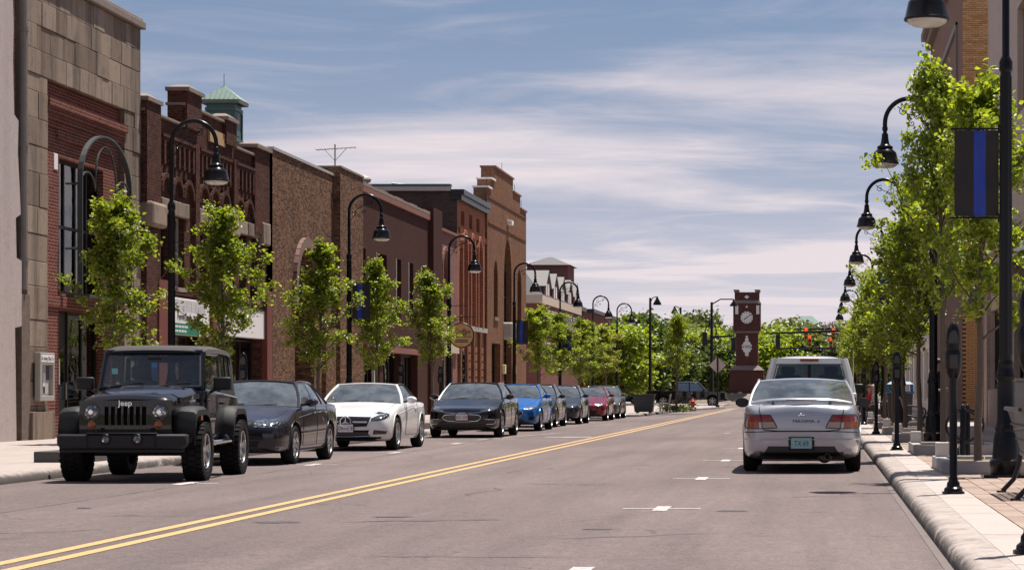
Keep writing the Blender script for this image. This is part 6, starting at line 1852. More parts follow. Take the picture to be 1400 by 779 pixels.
    # ---- greenhouse
    wt0, wt1 = g('roofw', (.60 * w + .06, .60 * w + .06))
    def zr(y): 
        u = (y - r0) / (r1 - r0); return H - g('rdrop', .05) * (1 - u) ** 2.2 - g('rrear', .07) * u ** 2.2
    def zb_(x, y):
        return proj('t', (x, y), 0).z
    wbA, wbC = hw(cy1) * .90, hw(rb0) * .90
    def wind(u, v):
        b = Vector((u * wbA, cy0 + (cy1 - cy0) * u * u, 0)); b.z = (belt(cy1) + .0) * u * u + (cz - .015) * (1 - u * u)
        tq = Vector((u * wt0, r0 + .07 * u * u, zr(r0) - .04 * u * u))
        p = b.lerp(tq, v); q = math.sin(PI * v) * .02; return p + Vector((0, -q, q))
    def rear(u, v):
        b = Vector((u * wbC, rb1 + (rb0 - rb1) * u * u, 0)); b.z = belt(rb0) * u * u + (dz - .01) * (1 - u * u)
        tq = Vector((u * wt1, r1 - .07 * u * u, zr(r1) - .04 * u * u))
        p = b.lerp(tq, v); q = math.sin(PI * v) * .03; return p + Vector((0, q, q))
    def side_(s, v, sg=1):
        yb = cy1 + (rb0 - cy1) * s; b = Vector((hw(yb) * .905 if 0 < s < 1 else hw(yb) * .90, yb, belt(yb)))
        yt = r0 + .07 + (r1 - r0 - .14) * s; tq = Vector((wt0 + (wt1 - wt0) * s + .02 * math.sin(PI * s), yt, zr(yt) - .04))
        p = b.lerp(tq, v); p.x += math.sin(PI * v) * .025; p.x *= sg; return p
    def roof(u, s):
        yt = r0 + .07 * u * u + (r1 - r0 - .14 * u * u) * s; ww = wt0 + (wt1 - wt0) * s + .02 * math.sin(PI * s)
        return Vector((u * ww, yt, zr(yt) - .04 * u * u))
    U = np.linspace(-1, 1, 15); V = np.linspace(0, 1, 9)
    rmat = g('roofmat') or paintm
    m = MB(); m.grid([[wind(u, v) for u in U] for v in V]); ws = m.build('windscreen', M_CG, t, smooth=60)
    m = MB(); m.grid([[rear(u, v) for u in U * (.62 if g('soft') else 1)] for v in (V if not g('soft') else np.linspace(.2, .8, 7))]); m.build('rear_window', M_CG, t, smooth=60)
    if g('soft'):
        m = MB(); m.grid([[rear(u, v) + Vector((0, -.012, -.012)) for u in U] for v in V]); m.build('roof_rear', rmat, t, smooth=60)
    m = MB(); m.grid([[roof(u, s) for u in U] for s in np.linspace(0, 1, 13)]); m.build('roof', rmat, t, smooth=60)
    sC = g('sC', .80); sB = g('sB', .46)
    for sg in (-1, 1):
        for nm, a, b in (('side_window', .015, sB - .015), ('side_window', sB + .015, sC)):
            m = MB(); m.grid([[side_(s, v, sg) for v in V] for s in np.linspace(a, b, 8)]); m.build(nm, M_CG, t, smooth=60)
        m = MB(); m.grid([[side_(s, v, sg) for v in V] for s in np.linspace(sC, 1, 8)]); m.build('rear_pillar', rmat, t, smooth=60)
        m = MB(); m.grid([[side_(s, v, sg) * 1.0 + Vector((sg * .006, 0, 0)) for v in V] for s in (sB - .028, sB + .028)]); m.build('door_pillar', M_GLOSSB, t, smooth=60)
        m = MB(); m.tube([side_(0, v, sg) for v in np.linspace(-.03, 1, 10)], .034, 8, flat=1.0); m.build('windscreen_pillar', paintm, t)
        m = MB(); m.tube([side_(s, 1, sg) for s in np.linspace(-.01, 1.0, 16)], .026, 8); m.build('roof_rail', rmat if g('soft') else paintm, t)
        m = MB(); m.tube([side_(1, v, sg) for v in np.linspace(-.03, 1, 10)], .024, 8); m.build('rear_edge', rmat, t)
        m = MB(); m.tube([side_(s, .0, sg) + Vector((sg * .012, 0, -.004)) for s in np.linspace(0, sC + .06, 18)], .011, 6); m.build('window_trim', g('trim') or M_TRIM, t)
        m = MB(); m.tube([side_(sC, v, sg) + Vector((sg * .004, 0, 0)) for v in np.linspace(0, 1, 8)], .012, 6); m.build('window_trim', M_TRIM, t)
    m = MB(); m.tube([wind(u, .0) + Vector((0, -.01, .004)) for u in U], .016, 6); m.tube([wind(u, 1.0) for u in U], .014, 6); m.build('windscreen_seal', M_TRIM, t)
    m = MB(); m.tube([roof(u, 0) for u in U], .022, 8); m.build('roof_header', paintm if not g('soft') else paintm, t)
    for a, b in ((-.55, -.05), (.05, .6)):
        m = MB(); m.tube([wind(a, -.02) + Vector((0, -.02, .02)), wind(b, .05) + Vector((0, -.02, .015))], .009, 5); m.build('wiper', M_TRIM, t)
    # cabin
    m = MB(); m.grid([[wind(u, .02) + Vector((0, .06 + .5 * q, -.03 - .02 * q)) for u in U * .95] for q in (0, .5, 1)]); m.box(-.5 * w, .5 * w, cy1 + .45, cy1 + .55, .8, .95); m.build('dashboard', M_CAB, t, smooth=60)
    ysf = cy1 + 1.0
    for nm_, yq, xs in (('front_seat', ysf, (-.36, .36)), ('rear_seat', min(ysf + .95, rb0 - .1), (-.42, .42))):
        for x in xs:
            m = MB(); m.box(x - .22, x + .22, yq, yq + .14, .55, H - .40); m.box(x - .12, x + .12, yq + .03, yq + .12, H - .41, H - .24); m.build(nm_, M_SEAT, t, bevel=.04)
    m = MB(); m.tube([(.36 + .18 * math.cos(2 * PI * k / 24), cy1 + .56 + .06 * math.sin(2 * PI * k / 24), H - .52 + .17 * math.sin(2 * PI * k / 24)) for k in range(24)], .014, 6, closed=True); m.build('steering_wheel', M_TRIM, t)
    m = MB(); m.box(-.11, .11, r0 + .16, r0 + .19, zr(r0) - .17, zr(r0) - .10); m.build('rear_view_mirror', M_TRIM, t, bevel=.01)
    # door mirrors
    for sg in (-1, 1):
        p = side_(.06, .10, sg)
        m = MB(); m.lathe([(.02, -.03), (.075, -.02), (.088, .02), (.08, .06), (.05, .10), (.01, .115)][::-1] if False else [(.02, -.06), (.06, -.045), (.085, -.005), (.09, .04), (.085, .05)], 14, (p.x + sg * .17, p.y + .03, p.z + .04), 'y', sx=1.25, sy=.85)
        mo = m.build('door_mirror', g('mirror') or paintm, t)
        m = MB(); m.tube([(p.x, p.y + .02, p.z), (p.x + sg * .10, p.y + .03, p.z + .01)], .022, 6); m.build('mirror_stalk', M_TRIM, mo)
        m = MB(); m.lathe([(.08, .051), (.06, .054)], 14, (p.x + sg * .17, p.y + .03, p.z + .04), 'y', sx=1.2, sy=.8); m.build('mirror_glass', M_CAB if g('backmirror') else M_CHROME, mo)
    # wheels, arches, doors, sills
    add_wheels(t, (fo, fo + wb), w - .115, Rw, .215, sp['rim'])
    for sg in (-1, 1):
        for y in (fo, fo + wb):
            pts = [(y + (Rw + .062) * math.cos(R(a)), Rw + .01 + (Rw + .062) * math.sin(R(a))) for a in range(-12, 193, 6)]
            line('arch_lip', paintm, 's', pts, .012, .0, sg, k=36)
        yA, yB_, yC = cy1 - .02, cy1 + (rb0 - cy1) * sB, min(fo + wb - .1, cy1 + (rb0 - cy1) * .86)
        for a, b in (((yA, yB_), (yB_, yC)) if not g('coupe') else ((yA, yB_ + .35),)):
            bb = b
            dlow = .30
            if b == yC: outl = [(a, belt(a) - .015), (a, dlow), (fo + wb - Rw - .10, dlow), (fo + wb - Rw * .80, dlow + .28), (b, belt(b) - .015)]
            else: outl = [(a, belt(a) - .015), (a, dlow), (b, dlow), (b, belt(b) - .015)]
            line('door_seam', M_WELL, 's', outl, .0055, .0, sg, k=40)
            m = MB(); yh = b - .14; pz = belt(yh) - .13
            q0, q1 = proj('s', (yh - .20, pz), .018, sg), proj('s', (yh - .02, pz), .018, sg)
            m.tube([proj('s', (yh - .22, pz), .0, sg), q0, q1, proj('s', (yh, pz), .0, sg)], .012, 6, flat=.8); m.build('door_handle', g('handle') or paintm, t)
        if g('moulding'): line('side_moulding', M_TRIM, 's', [(fo + Rw + .1, .52), (fo + wb - Rw - .1, .54)], .018, .0, sg)
        line('sill', M_TRIM if g('sillblack', 1) else paintm, 's', [(fo + Rw + .07, .235), (fo + wb - Rw - .07, .235)], .022, -.004, sg)
        line('character_line', paintm, 's', [(fo + .2, belt(fo) - .10), (L * .5, belt(L * .5) - .12), (L - .35, belt(L - .4) - .08)], .008, -.001, sg, k=40)
    # hood seam and lid seams
    for sg in (False, True):
        line('hood_seam', M_WELL, 't', [(.62 * w, .30), (.80 * w, .8), (.83 * w, cy0 + .02)], .004, 0, flipx=sg, k=16)
    A_ = dict(t=t, patch=patch, line=line, proj=proj, w=w, L=L, belt=belt, top=top, hw=hw, rear=rear, body=body)
    # feature list
    for ft in sp.get('feat', []):
        nm, mat, ax, tp, bt = ft[:5]; off = ft[5] if len(ft) > 5 else .005; both = ft[6] if len(ft) > 6 else True
        patch(nm, mat, ax, tp, bt, off)
        if both: patch(nm, mat, ax, tp, bt, off, flipx=True)
    for ft in sp.get('lines', []):
        nm, mat, ax, pts, r = ft[:5]; both = ft[5] if len(ft) > 5 else True
        line(nm, mat, ax, pts, r, .004); 
        if both: line(nm, mat, ax, pts, r, .004, flipx=True)
    if g('plate'):
        ax, z, txt, tcol, pm = sp['plate']; p = proj(ax, (0, z), .012); dy = -.012 if ax == 'f' else .012
        o = B(-.155, .155, min(p.y, p.y + dy), max(p.y, p.y + dy), z - .078, z + .078).build('number_plate', pm, t, smooth=0)
        fr = MB(); 
        for a in ((-.165, .165, z + .078, z + .09), (-.165, .165, z - .09, z - .078), (-.168, -.155, z - .09, z + .09), (.155, .168, z - .09, z + .09)): fr.box(a[0], a[1], p.y + dy * 1.4, p.y - dy * .5, a[2], a[3])
        fr.build('plate_frame', M_TRIM, o, smooth=0)
        text(o, txt, .115, (0, p.y + dy * 1.08, z - .008), ROT_NY if ax == 'f' else ROT_PY, tcol, ext=.001, sx=.72)
    return A_

rim5 = rim_me(.32, .215, 5); rim7 = rim_me(.32, .215, 7, w=.36); rim10 = rim_me(.33, .225, 10, w=.25); rimS = rim_me(.31, .205, 8, w=.42)
P_DARK = paint('midnight_plum_paint', (.020, .017, .026), .4)
P_WHT = paint('white_paint', (.72, .71, .71), .0, .3)
P_BLK = paint('black_paint', (.004, .004, .006), .1, .2, dust=.01)
P_BLU = paint('bright_blue_paint', (.006, .115, .40), .45)
P_BLK2 = paint('charcoal_paint', (.018, .018, .020), .4)
P_NAVY = paint('dark_teal_paint', (.012, .022, .032), .45)
P_RED = paint('cherry_paint', (.20, .007, .022), .4)
P_GRY = paint('grey_green_paint', (.09, .10, .09), .4)
P_SIL = paint('silver_paint', (.40, .41, .45), .5, .3)
P_PEW = paint('pewter_paint', (.58, .57, .56), .25)

def sedan(L=4.75, W=1.79, H=1.43, **k):
    d = dict(L=L, W=W, H=H, fo=.93, wb=2.70, Rw=.32, cowl=(1.22, 1.48), deck=(L - 1.05, L - .72), roof=(2.02, L - 1.45), rim=rim5, hood=.76, nose=.62, cowlz=.97, deckz=1.0)
    d.update(k); return d
def lay(x_right, y_front, W): return (x_right - W / 2, y_front, 0)

# dark older sedan behind the jeep
car('dark plum older sedan parked right behind the black jeep', lay(-8.62, 37.7, 1.79), 0, P_DARK, sedan(4.77, 1.79, 1.42, rim=rim7, nose=.66, hood=.77, moulding=1, handle=P_DARK, mirror=P_DARK, feat=[
    ('headlight', M_LAMP, 'f', [(.40, .74), (.60, .755), (.72, .755)], [(.40, .62), (.60, .615), (.72, .61)]),
    ('corner_light', M_LAMP, 's', [(.10, .745), (.38, .76)], [(.10, .61), (.34, .63)], .006),
    ('grille', M_TRIM, 'f', [(-.36, .735), (.36, .735)], [(-.33, .64), (.33, .64)], .005, False),
    ('bumper_strip', M_TRIM, 'f', [(-.80, .56), (0, .56), (.80, .56)], [(-.80, .525), (0, .525), (.80, .525)], .012, False),
    ('air_intake', M_TRIM, 'f', [(-.5, .40), (.5, .40)], [(-.46, .31), (.46, .31)], .004, False),
    ('hood_ornament', M_CHROME, 'f', [(-.07, .715), (.07, .715)], [(-.07, .675), (.07, .675)], .012, False)],
    lines=[('grille_bar', M_CHROME, 'f', [(-.37, .745), (.37, .745)], .010, False), ('bumper_seam', M_WELL, 'f', [(-.86, .585), (0, .60), (.86, .585)], .006, False)]))

# white convertible
mc = car('white two door convertible with black soft top and star badge grille', lay(-8.55, 46.75, 1.82), 0, P_WHT, sedan(4.69, 1.82, 1.40, fo=.84, wb=2.84, Rw=.335, rim=rim10, cowl=(1.45, 1.72), roof=(2.20, 3.15), deck=(3.55, 3.95), hood=.80, nose=.66, cowlz=.98, deckz=.99, coupe=1, soft=1, roofmat=M_SOFT, sC=.74, sB=.60, mirror=P_WHT, sillblack=0, rrear=.06, feat=[
    ('headlight', M_LAMPD, 'f', [(.50, .66), (.62, .72), (.80, .765)], [(.50, .60), (.64, .60), (.82, .66)]),
    ('headlight_tip', M_LAMPD, 's', [(.12, .765), (.42, .79)], [(.10, .64), (.36, .72)], .006),
    ('grille', M_GLOSSB, 'f', [(-.50, .685), (0, .70), (.50, .685)], [(-.42, .495), (0, .48), (.42, .495)], .008, False),
    ('lower_intake', M_GLOSSB, 'f', [(-.47, .42), (.47, .42)], [(-.44, .33), (.44, .33)], .006, False),
    ('side_intake', M_GLOSSB, 'f', [(.56, .425), (.80, .40)], [(.54, .335), (.78, .34)], .006),
    ('front_lip', M_TRIM, 'f', [(-.7, .285), (0, .275), (.7, .285)], [(-.68, .245), (0, .24), (.68, .245)], .012, False)],
    lines=[('grille_bar', M_CHROME, 'f', [(-.43, .585), (-.14, .585)], .018), ('lower_trim', M_CHROME, 'f', [(-.55, .30), (0, .285), (.55, .30)], .008, False)], plate=('f', .46, 'DRIVE 8', M_INK, M_PLATE)))
p = mc['proj']('f', (0, .585), .02)
m = MB(); m.tube([(.105 * math.cos(2 * PI * k / 28), p.y, .585 + .105 * math.sin(2 * PI * k / 28)) for k in range(28)], .014, 6, closed=True)
for k in range(3):
    a = PI / 2 + 2 * PI * k / 3; m.tube([(0, p.y, .585), (.10 * math.cos(a), p.y, .585 + .10 * math.sin(a))], [.020, .006], 6)
m.build('star_badge', M_CHROME, mc['t'])

# black sedan with chrome twin grille
ma = car('glossy black sedan with chrome outlined twin grille', lay(-8.17, 59.6, 1.86), 0, P_BLK, sedan(4.92, 1.86, 1.46, fo=.93, wb=2.83, Rw=.34, rim=rim5, nose=.70, hood=.80, cowlz=1.0, deckz=1.03, trim=M_CHROME, feat=[
    ('headlight', M_LAMPD, 'f', [(.46, .70), (.64, .745), (.82, .78)], [(.46, .655), (.66, .67), (.84, .71)]),
    ('lower_grille', M_GLOSSB, 'f', [(-.46, .575), (0, .60), (.46, .575)], [(-.40, .44), (0, .425), (.40, .44)], .006, False),
    ('upper_grille', M_GLOSSB, 'f', [(-.5, .685), (0, .70), (.5, .685)], [(-.42, .645), (0, .64), (.42, .645)], .006, False),
    ('fog_recess', M_GLOSSB, 'f', [(.60, .47), (.80, .46)], [(.60, .36), (.78, .37)], .006),
    ('badge', M_CHROME, 'f', [(-.10, .65), (.10, .65)], [(-.10, .615), (.10, .615)], .014, False)],
    lines=[('grille_trim', M_CHROME, 'f', [(-.50, .53), (-.46, .585), (0, .612), (.46, .585), (.50, .53), (.42, .435), (0, .415), (-.42, .435), (-.50, .53)], .011, False),
           ('hood_trim', M_CHROME, 'f', [(-.60, .71), (-.45, .65), (0, .635), (.45, .65), (.60, .71)], .008, False),
           ('fog_trim', M_CHROME, 'f', [(.58, .48), (.81, .47), (.83, .40), (.78, .355), (.62, .35)], .009)], plate=('f', .53, 'HKD 2098', simple('plate_red', (.3, .03, .04), .5, var=0), M_PLATE)))

car('bright blue sedan with hexagonal grille behind the glossy black one', lay(-8.28, 69.0, 1.80), 0, P_BLU, sedan(4.57, 1.80, 1.44, fo=.88, wb=2.70, rim=rim7, nose=.66, hood=.80, cowlz=1.0, deckz=1.03, feat=[
    ('headlight', M_LAMP, 'f', [(.46, .70), (.64, .73), (.82, .76)], [(.48, .64), (.66, .645), (.84, .69)]),
    ('grille', M_GLOSSB, 'f', [(-.36, .62), (0, .63), (.36, .62)], [(-.22, .34), (0, .33), (.22, .34)], .006, False),
    ('grille_wing', M_GLOSSB, 'f', [(.34, .62), (.46, .55)], [(.22, .34), (.26, .36)], .005),
    ('fog_recess', M_TRIM, 'f', [(.62, .45), (.78, .44)], [(.60, .33), (.76, .34)], .006)],
    lines=[('grille_trim', M_CHROME, 'f', [(-.36, .63), (-.47, .55), (-.23, .335), (.23, .335), (.47, .55), (.36, .63), (-.36, .63)], .010, False)] + [('grille_bar', M_CHROME, 'f', [(-.36 + .04 * abs(i - 1.5), z), (.36 - .04 * abs(i - 1.5), z)], .007, False) for i, z in enumerate((.57, .51, .45, .39))]))
FEAT_OLD = lambda lm: [('headlight', lm, 'f', [(.42, .70), (.60, .735), (.76, .74)], [(.42, .60), (.60, .58), (.78, .60)]), ('grille', M_TRIM, 'f', [(-.32, .68), (.32, .68)], [(-.28, .58), (.28, .58)], .005, False), ('air_intake', M_TRIM, 'f', [(-.55, .42), (.55, .42)], [(-.5, .31), (.5, .31)], .005, False)]
car('black sedan with pale round headlights behind the blue one', lay(-8.6, 76.0, 1.77), 0, P_BLK2, sedan(4.6, 1.77, 1.45, rim=rimS, Rw=.31, feat=FEAT_OLD(M_LAMP)))
car('dark teal sedan ahead of the red coupe', lay(-8.5, 82.8, 1.77), 0, P_NAVY, sedan(4.6, 1.77, 1.43, rim=rim5, feat=FEAT_OLD(M_LAMPD)))
car('cherry red coupe on the far left kerb', lay(-8.38, 92.0, 1.78), 0, P_RED, sedan(4.75, 1.78, 1.38, rim=rim7, coupe=1, sB=.60, feat=FEAT_OLD(M_LAMP)))
car('grey green sedan, last in the left parked row', lay(-8.45, 98.6, 1.76), 0, P_GRY, sedan(4.6, 1.76, 1.45, rim=rim5, feat=FEAT_OLD(M_LAMP)))

# silver sedan on the right, seen from behind
mx = car('silver sedan with rear spoiler parked on the right, seen from behind', (-.26, 34.25 + 4.80, 0), PI, P_SIL, sedan(4.80, 1.78, 1.43, fo=.95, wb=2.70, Rw=.32, rim=rimS, deck=(3.68, 4.18), deckz=1.03, tailz=.96, cowlz=.98, roof=(2.0, 3.28), roofw=(.64, .66), sC=.86, mirror=M_TRIM, backmirror=1, trim=M_TRIM, rrear=.045,
    plan=None, feat=[
    ('tail_light', M_TAIL, 'r', [(.46, .845), (.64, .85), (.80, .855)], [(.40, .755), (.60, .75), (.815, .75)], .006),
    ('turn_signal', M_AMB, 'r', [(.63, .755), (.82, .755)], [(.62, .665), (.825, .67)], .007),
    ('reverse_light', M_CLR, 'r', [(.405, .755), (.60, .75)], [(.365, .675), (.585, .665)], .007),
    ('plate_recess', M_TRIM, 'r', [(-.19, .535), (.19, .535)], [(-.19, .345), (.19, .345)], .003, False),
    ('under_panel', M_TRIM, 'r', [(-.62, .31), (0, .305), (.62, .31)], [(-.58, .25), (0, .245), (.58, .25)], .008, False)],
    lines=[('boot_seam', M_WELL, 'r', [(.62, .97), (.615, .90), (.60, .86), (.56, .64), (.35, .622), (0, .62)], .006), ('bumper_seam', M_WELL, 'r', [(0, .615), (.5, .615), (.84, .60)], .007), ('light_surround', M_TRIM, 'r', [(.455, .855), (.66, .862), (.815, .862), (.835, .76), (.835, .66), (.60, .655), (.35, .668), (.455, .855)], .007), ('bumper_crease', P_SIL, 'r', [(0, .50), (.5, .50), (.85, .50)], .010)],
    plate=('r', .445, 'TX·69', M_INK, simple('teal_plate', (.25, .42, .44), .5, var=.25, scale=20, space='object'))))
t = mx['t']
# boot spoiler on its feet
m = MB(); rows = []
for q in (0, 1, 2, 3):
    dy, dz2 = ((0, 0), (.05, .022), (.11, .018), (.13, -.006))[q]
    rows.append([(x, 4.58 + dy - .16 * (x / .72) ** 2, 1.085 + dz2 - .05 * abs(x / .72) ** 3.2) for x in np.linspace(-.74, .74, 25)])
rows.append(rows[0]); m.grid(rows); sp_ = m.build('spoiler', P_SIL, t, smooth=60)
for x in (-.42, .42):
    m = MB(); m.tube([(x, 4.56, 1.02), (x, 4.60, 1.08)], [.030, .022], 8); m.build('spoiler_foot', P_SIL, sp_)
B(-.22, .22, 4.712, 4.716, 1.068, 1.082).build('brake_light', M_TAIL, sp_, smooth=0)
p = mx['proj']('r', (0, .80), .006)
text(t, 'MAXIMA', .062, (-.03, p.y + .004, .765), (R(90), 0, R(180)), M_INK, ext=.002, sx=1.35)
text(t, 'e', .07, (-.25, p.y + .004, .765), (R(90), 0, R(180)), M_INK, ext=.002)
m = MB(); m.tube([(.035 * math.cos(2 * PI * k / 18), p.y, .855 + .028 * math.sin(2 * PI * k / 18)) for k in range(18)], .006, 5, closed=True); m.box(-.05, .05, p.y - .004, p.y + .006, .849, .861); m.build('badge', M_CHROME, t)
m = MB(); m.lathe([(.045, 4.40), (.045, 4.80), (.038, 4.80), (.038, 4.5)], 14, (-.38, 0, .245), 'y', cap=False); m.build('exhaust_pipe', simple('dull_steel', (.10, .085, .07), .6, .5, var=.2), t)
m = MB(); m.lathe([(.10, 4.1), (.12, 4.2), (.12, 4.55), (.08, 4.62)], 14, (-.34, 0, .265), 'y'); m.build('silencer', simple('dull_steel', (.10, .085, .07), .6, .5, var=.2), t)
m = MB(); m.tube([(-.80, 2.0, .95), (-.80, 2.02, 1.85)], [.006, .003], 5); m.build('aerial', M_CHROME, t)

# ---- pickups
def pickup(label, loc, rz, pm, rim, tailcol=M_TAIL, w=.99):
    t = thing('pickup_truck', label, 'pickup truck', loc, rz, 'pickup trucks')
    L, Rw = 5.75, .39; fo, wb = .95, 3.6
    side = [(0.02, .52), (.02, .95), (.10, 1.05), (1.35, 1.14), (1.45, 1.14), (3.70, 1.14), (3.72, 1.17), (L, 1.17), (L, .52)]
    m = MB(); m.prism([(y, z) for y, z in side], 'x', -w + .05, w - .05)
    bo = m.build('src', [pm, M_WELL])
    cut = MB()
    for y in (fo, fo + wb):
        for s in (-1, 1): cut.lathe([(Rw + .08, s * (w - .34)), (Rw + .08, s * (w + .3))], 32, (0, y, Rw + .04), 'x')
    cut.box(-w + .12, w - .12, 3.86, L - .07, .78, 2)
    cme = cut.mesh('cut', [pm, M_WELL], 0); cme.polygons.foreach_set('material_index', [1] * len(cme.polygons)); co = link('cut', cme)
    bv = bo.modifiers.new('bv', 'BEVEL'); bv.width = .05; bv.segments = 3; bv.angle_limit = R(30)
    md = bo.modifiers.new('b', 'BOOLEAN'); md.operation = 'DIFFERENCE'; md.object = co; md.solver = 'EXACT'
    ev = bpy.data.meshes.new_from_object(bo.evaluated_get(bpy.context.evaluated_depsgraph_get())); bpy.data.objects.remove(bo); bpy.data.objects.remove(co)
    link('body', ev, t)
    # cab pillars and roof
    def P(x, y, z): return (x, y, z)
    cab = dict(a0=(1.40, 1.13), a1=(2.05, 1.78), c1=(3.52, 1.78), c0=(3.70, 1.14))
    wb_, wt = w - .10, w - .25
    m = MB(); m.grid([[(x * (wt + .02), y, z - .02 * x * x - .06 * x ** 6) for x in np.linspace(-1, 1, 17)] for y, z in ((1.98, 1.76), (2.1, 1.82), (2.6, 1.85), (3.2, 1.845), (3.5, 1.815), (3.58, 1.77))])
    ro = m.build('roof', pm, t, smooth=60); sm = ro.modifiers.new('s', 'SOLIDIFY'); sm.thickness = .05
    for s in (-1, 1):
        for nm, (y0, z0), (y1, z1), r in (('windscreen_pillar', cab['a0'], cab['a1'], .045), ('rear_pillar', cab['c0'], cab['c1'], .075), ('door_pillar', (2.62, 1.14), (2.66, 1.8), .04)):
            m = MB(); m.tube([(s * wb_, y0, z0), (s * (wb_ * .5 + wt * .5 + .01), (y0 + y1) / 2, (z0 + z1) / 2), (s * wt, y1, z1)], r, 8); m.build(nm, pm, t)
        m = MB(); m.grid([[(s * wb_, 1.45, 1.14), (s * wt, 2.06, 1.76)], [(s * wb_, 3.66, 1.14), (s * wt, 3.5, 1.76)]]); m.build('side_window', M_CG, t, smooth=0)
        m = MB(); m.box(s * (w + .05) - .10, s * (w + .05) + .10, 1.55, 1.66, 1.14, 1.34); m.build('door_mirror', M_TRIM, t, bevel=.03)
        m = MB(); m.box(s * (w - .045) - .004, s * (w - .045) + .004, 1.40, 1.41, .55, 1.13); m.box(s * (w - .045) - .004, s * (w - .045) + .004, 2.64, 2.65, .55, 1.13); m.box(s * (w - .045) - .004, s * (w - .045) + .004, 3.70, 3.715, .55, 1.15); m.build('door_seam', M_WELL, t, smooth=0)
        for yh in (2.5, 3.55):
            m = MB(); m.box(s * (w - .03) - .02, s * (w - .03) + .02, yh - .14, yh, .98, 1.01); m.build('door_handle', M_CHROME, t, bevel=.008)
        m = MB(); m.box(s * (w - .16) - .10, s * (w - .16) + .10, -.0, .06, .78, .95); m.build('headlight', M_LAMP, t, bevel=.02)
        m = MB(); m.box(s * (w - .13) - .075, s * (w - .13) + .075, L - .03, L + .012, .78, 1.10); m.build('tail_light', tailcol, t, bevel=.02)
    m = MB(); m.grid([[(x * wb_, 1.36 + .12 * x * x, 1.13) for x in np.linspace(-1, 1, 9)], [(x * wt, 2.0 + .06 * x * x, 1.78 - .02 * x * x) for x in np.linspace(-1, 1, 9)]]); m.build('windscreen', M_CG, t, smooth=60)
    m = MB(); m.grid([[(x * (wb_ - .1), 3.72, 1.20) for x in np.linspace(-1, 1, 5)], [(x * (wt - .07), 3.60, 1.70) for x in np.linspace(-1, 1, 5)]]); m.build('rear_window', MATS.get('dark_car_glass') or glass_mat('dark_car_glass', (.10, .12, .12), 1.8), t, smooth=0)
    m = MB(); m.box(-.03, .03, 3.655, 3.675, 1.2, 1.68); m.box(-wb_ + .02, wb_ - .02, 3.70, 3.74, 1.13, 1.21); m.build('window_bar', M_TRIM, t, smooth=0)
    m = MB(); m.grid([[(x * (wb_ + .0), 3.735, 1.14) for x in (-1, 1)], [(x * wt, 3.605, 1.70) for x in (-1, 1)], [(x * wt, 3.57, 1.80) for x in (-1, 1)]][1:]); m.build('cab_back', pm, t, smooth=0)
    m = MB(); m.box(-.17, .17, 3.60, 3.64, 1.745, 1.79); m.build('brake_light', M_TAIL, t, smooth=0, bevel=.01)
    m = MB(); m.box(-.62, .62, -.01, .05, .66, .98); m.build('grille', M_TRIM, t, smooth=0)
    m = MB(); m.box(-w, w, -.10, .12, .46, .66); m.build('front_bumper', M_CHROME if pm is P_PEW else M_TRIM, t, bevel=.03)
    m = MB(); m.box(-w + .04, w - .04, L - .02, L + .14, .48, .66); m.build('rear_bumper', M_CHROME, t, bevel=.03)
    m = MB(); m.box(-w + .12, w - .12, 1.6, 3.6, .75, 1.12); m.build('cabin', M_CAB, t, smooth=0)
    for x in (-.4, .4):
        m = MB(); m.box(x - .24, x + .24, 2.75, 2.92, 1.1, 1.5); m.box(x - .13, x + .13, 2.78, 2.9, 1.5, 1.66); m.build('seat', M_SEAT, t, bevel=.04)
    add_wheels(t, (fo, fo + wb), w - .16, Rw, .27, rim)
    return t
rimP = rim_me(.39, .27, 6, w=.5)
pickup('pewter pickup truck parked just ahead of the silver sedan', (-.18, 41.2 + 5.75 - .6, 0), PI, P_PEW, rimP, w=.88)
k_ = 172 / F
pickup('black crew pickup crossing the far junction from left to right', ((992 - VX) * k_, 172.5, 0), R(90), P_BLK, rimP)
car('dark car parked beyond the junction, left of the clock tower', ((985 - VX) * 212 / F, 212, 0), R(90), P_BLK2, sedan(4.5, 1.76, 1.45, rim=rimS), group='far cars')
car('pale car parked far beyond the junction behind the diamond sign', ((960 - VX) * 224 / F, 224, 0), R(90), P_SIL, sedan(4.5, 1.76, 1.45, rim=rimS), group='far cars')
car('blue car parked far behind the dark planter box', ((882 - VX) * 205 / F, 205, 0), R(90), P_BLU, sedan(4.5, 1.76, 1.45, rim=rimS), group='far cars')
car('silver car parked ahead of the pewter pickup on the right kerb', (-.1, 62, 0), PI, P_SIL, sedan(4.6, 1.77, 1.45, rim=rim5, feat=[('tail_light', M_TAIL, 'r', [(.5, .85), (.8, .85)], [(.45, .70), (.8, .69)], .006)]), group='parked cars along the street')

# ---- black jeep
J = thing('jeep', 'black open grille jeep with soft top and chunky tyres in the left foreground', 'jeep', (-9.16, 30.85, 0), R(2.6), None)
P_J = paint('jeep_black_paint', (.004, .004, .006), .1, .25, dust=.015)
M_FL = simple('textured_flare_plastic', (.017, .017, .018), .6, var=.15, spec=.3, space='object', bump=.2, bscale=300)
Rw, fo, wb = .395, .72, 2.424
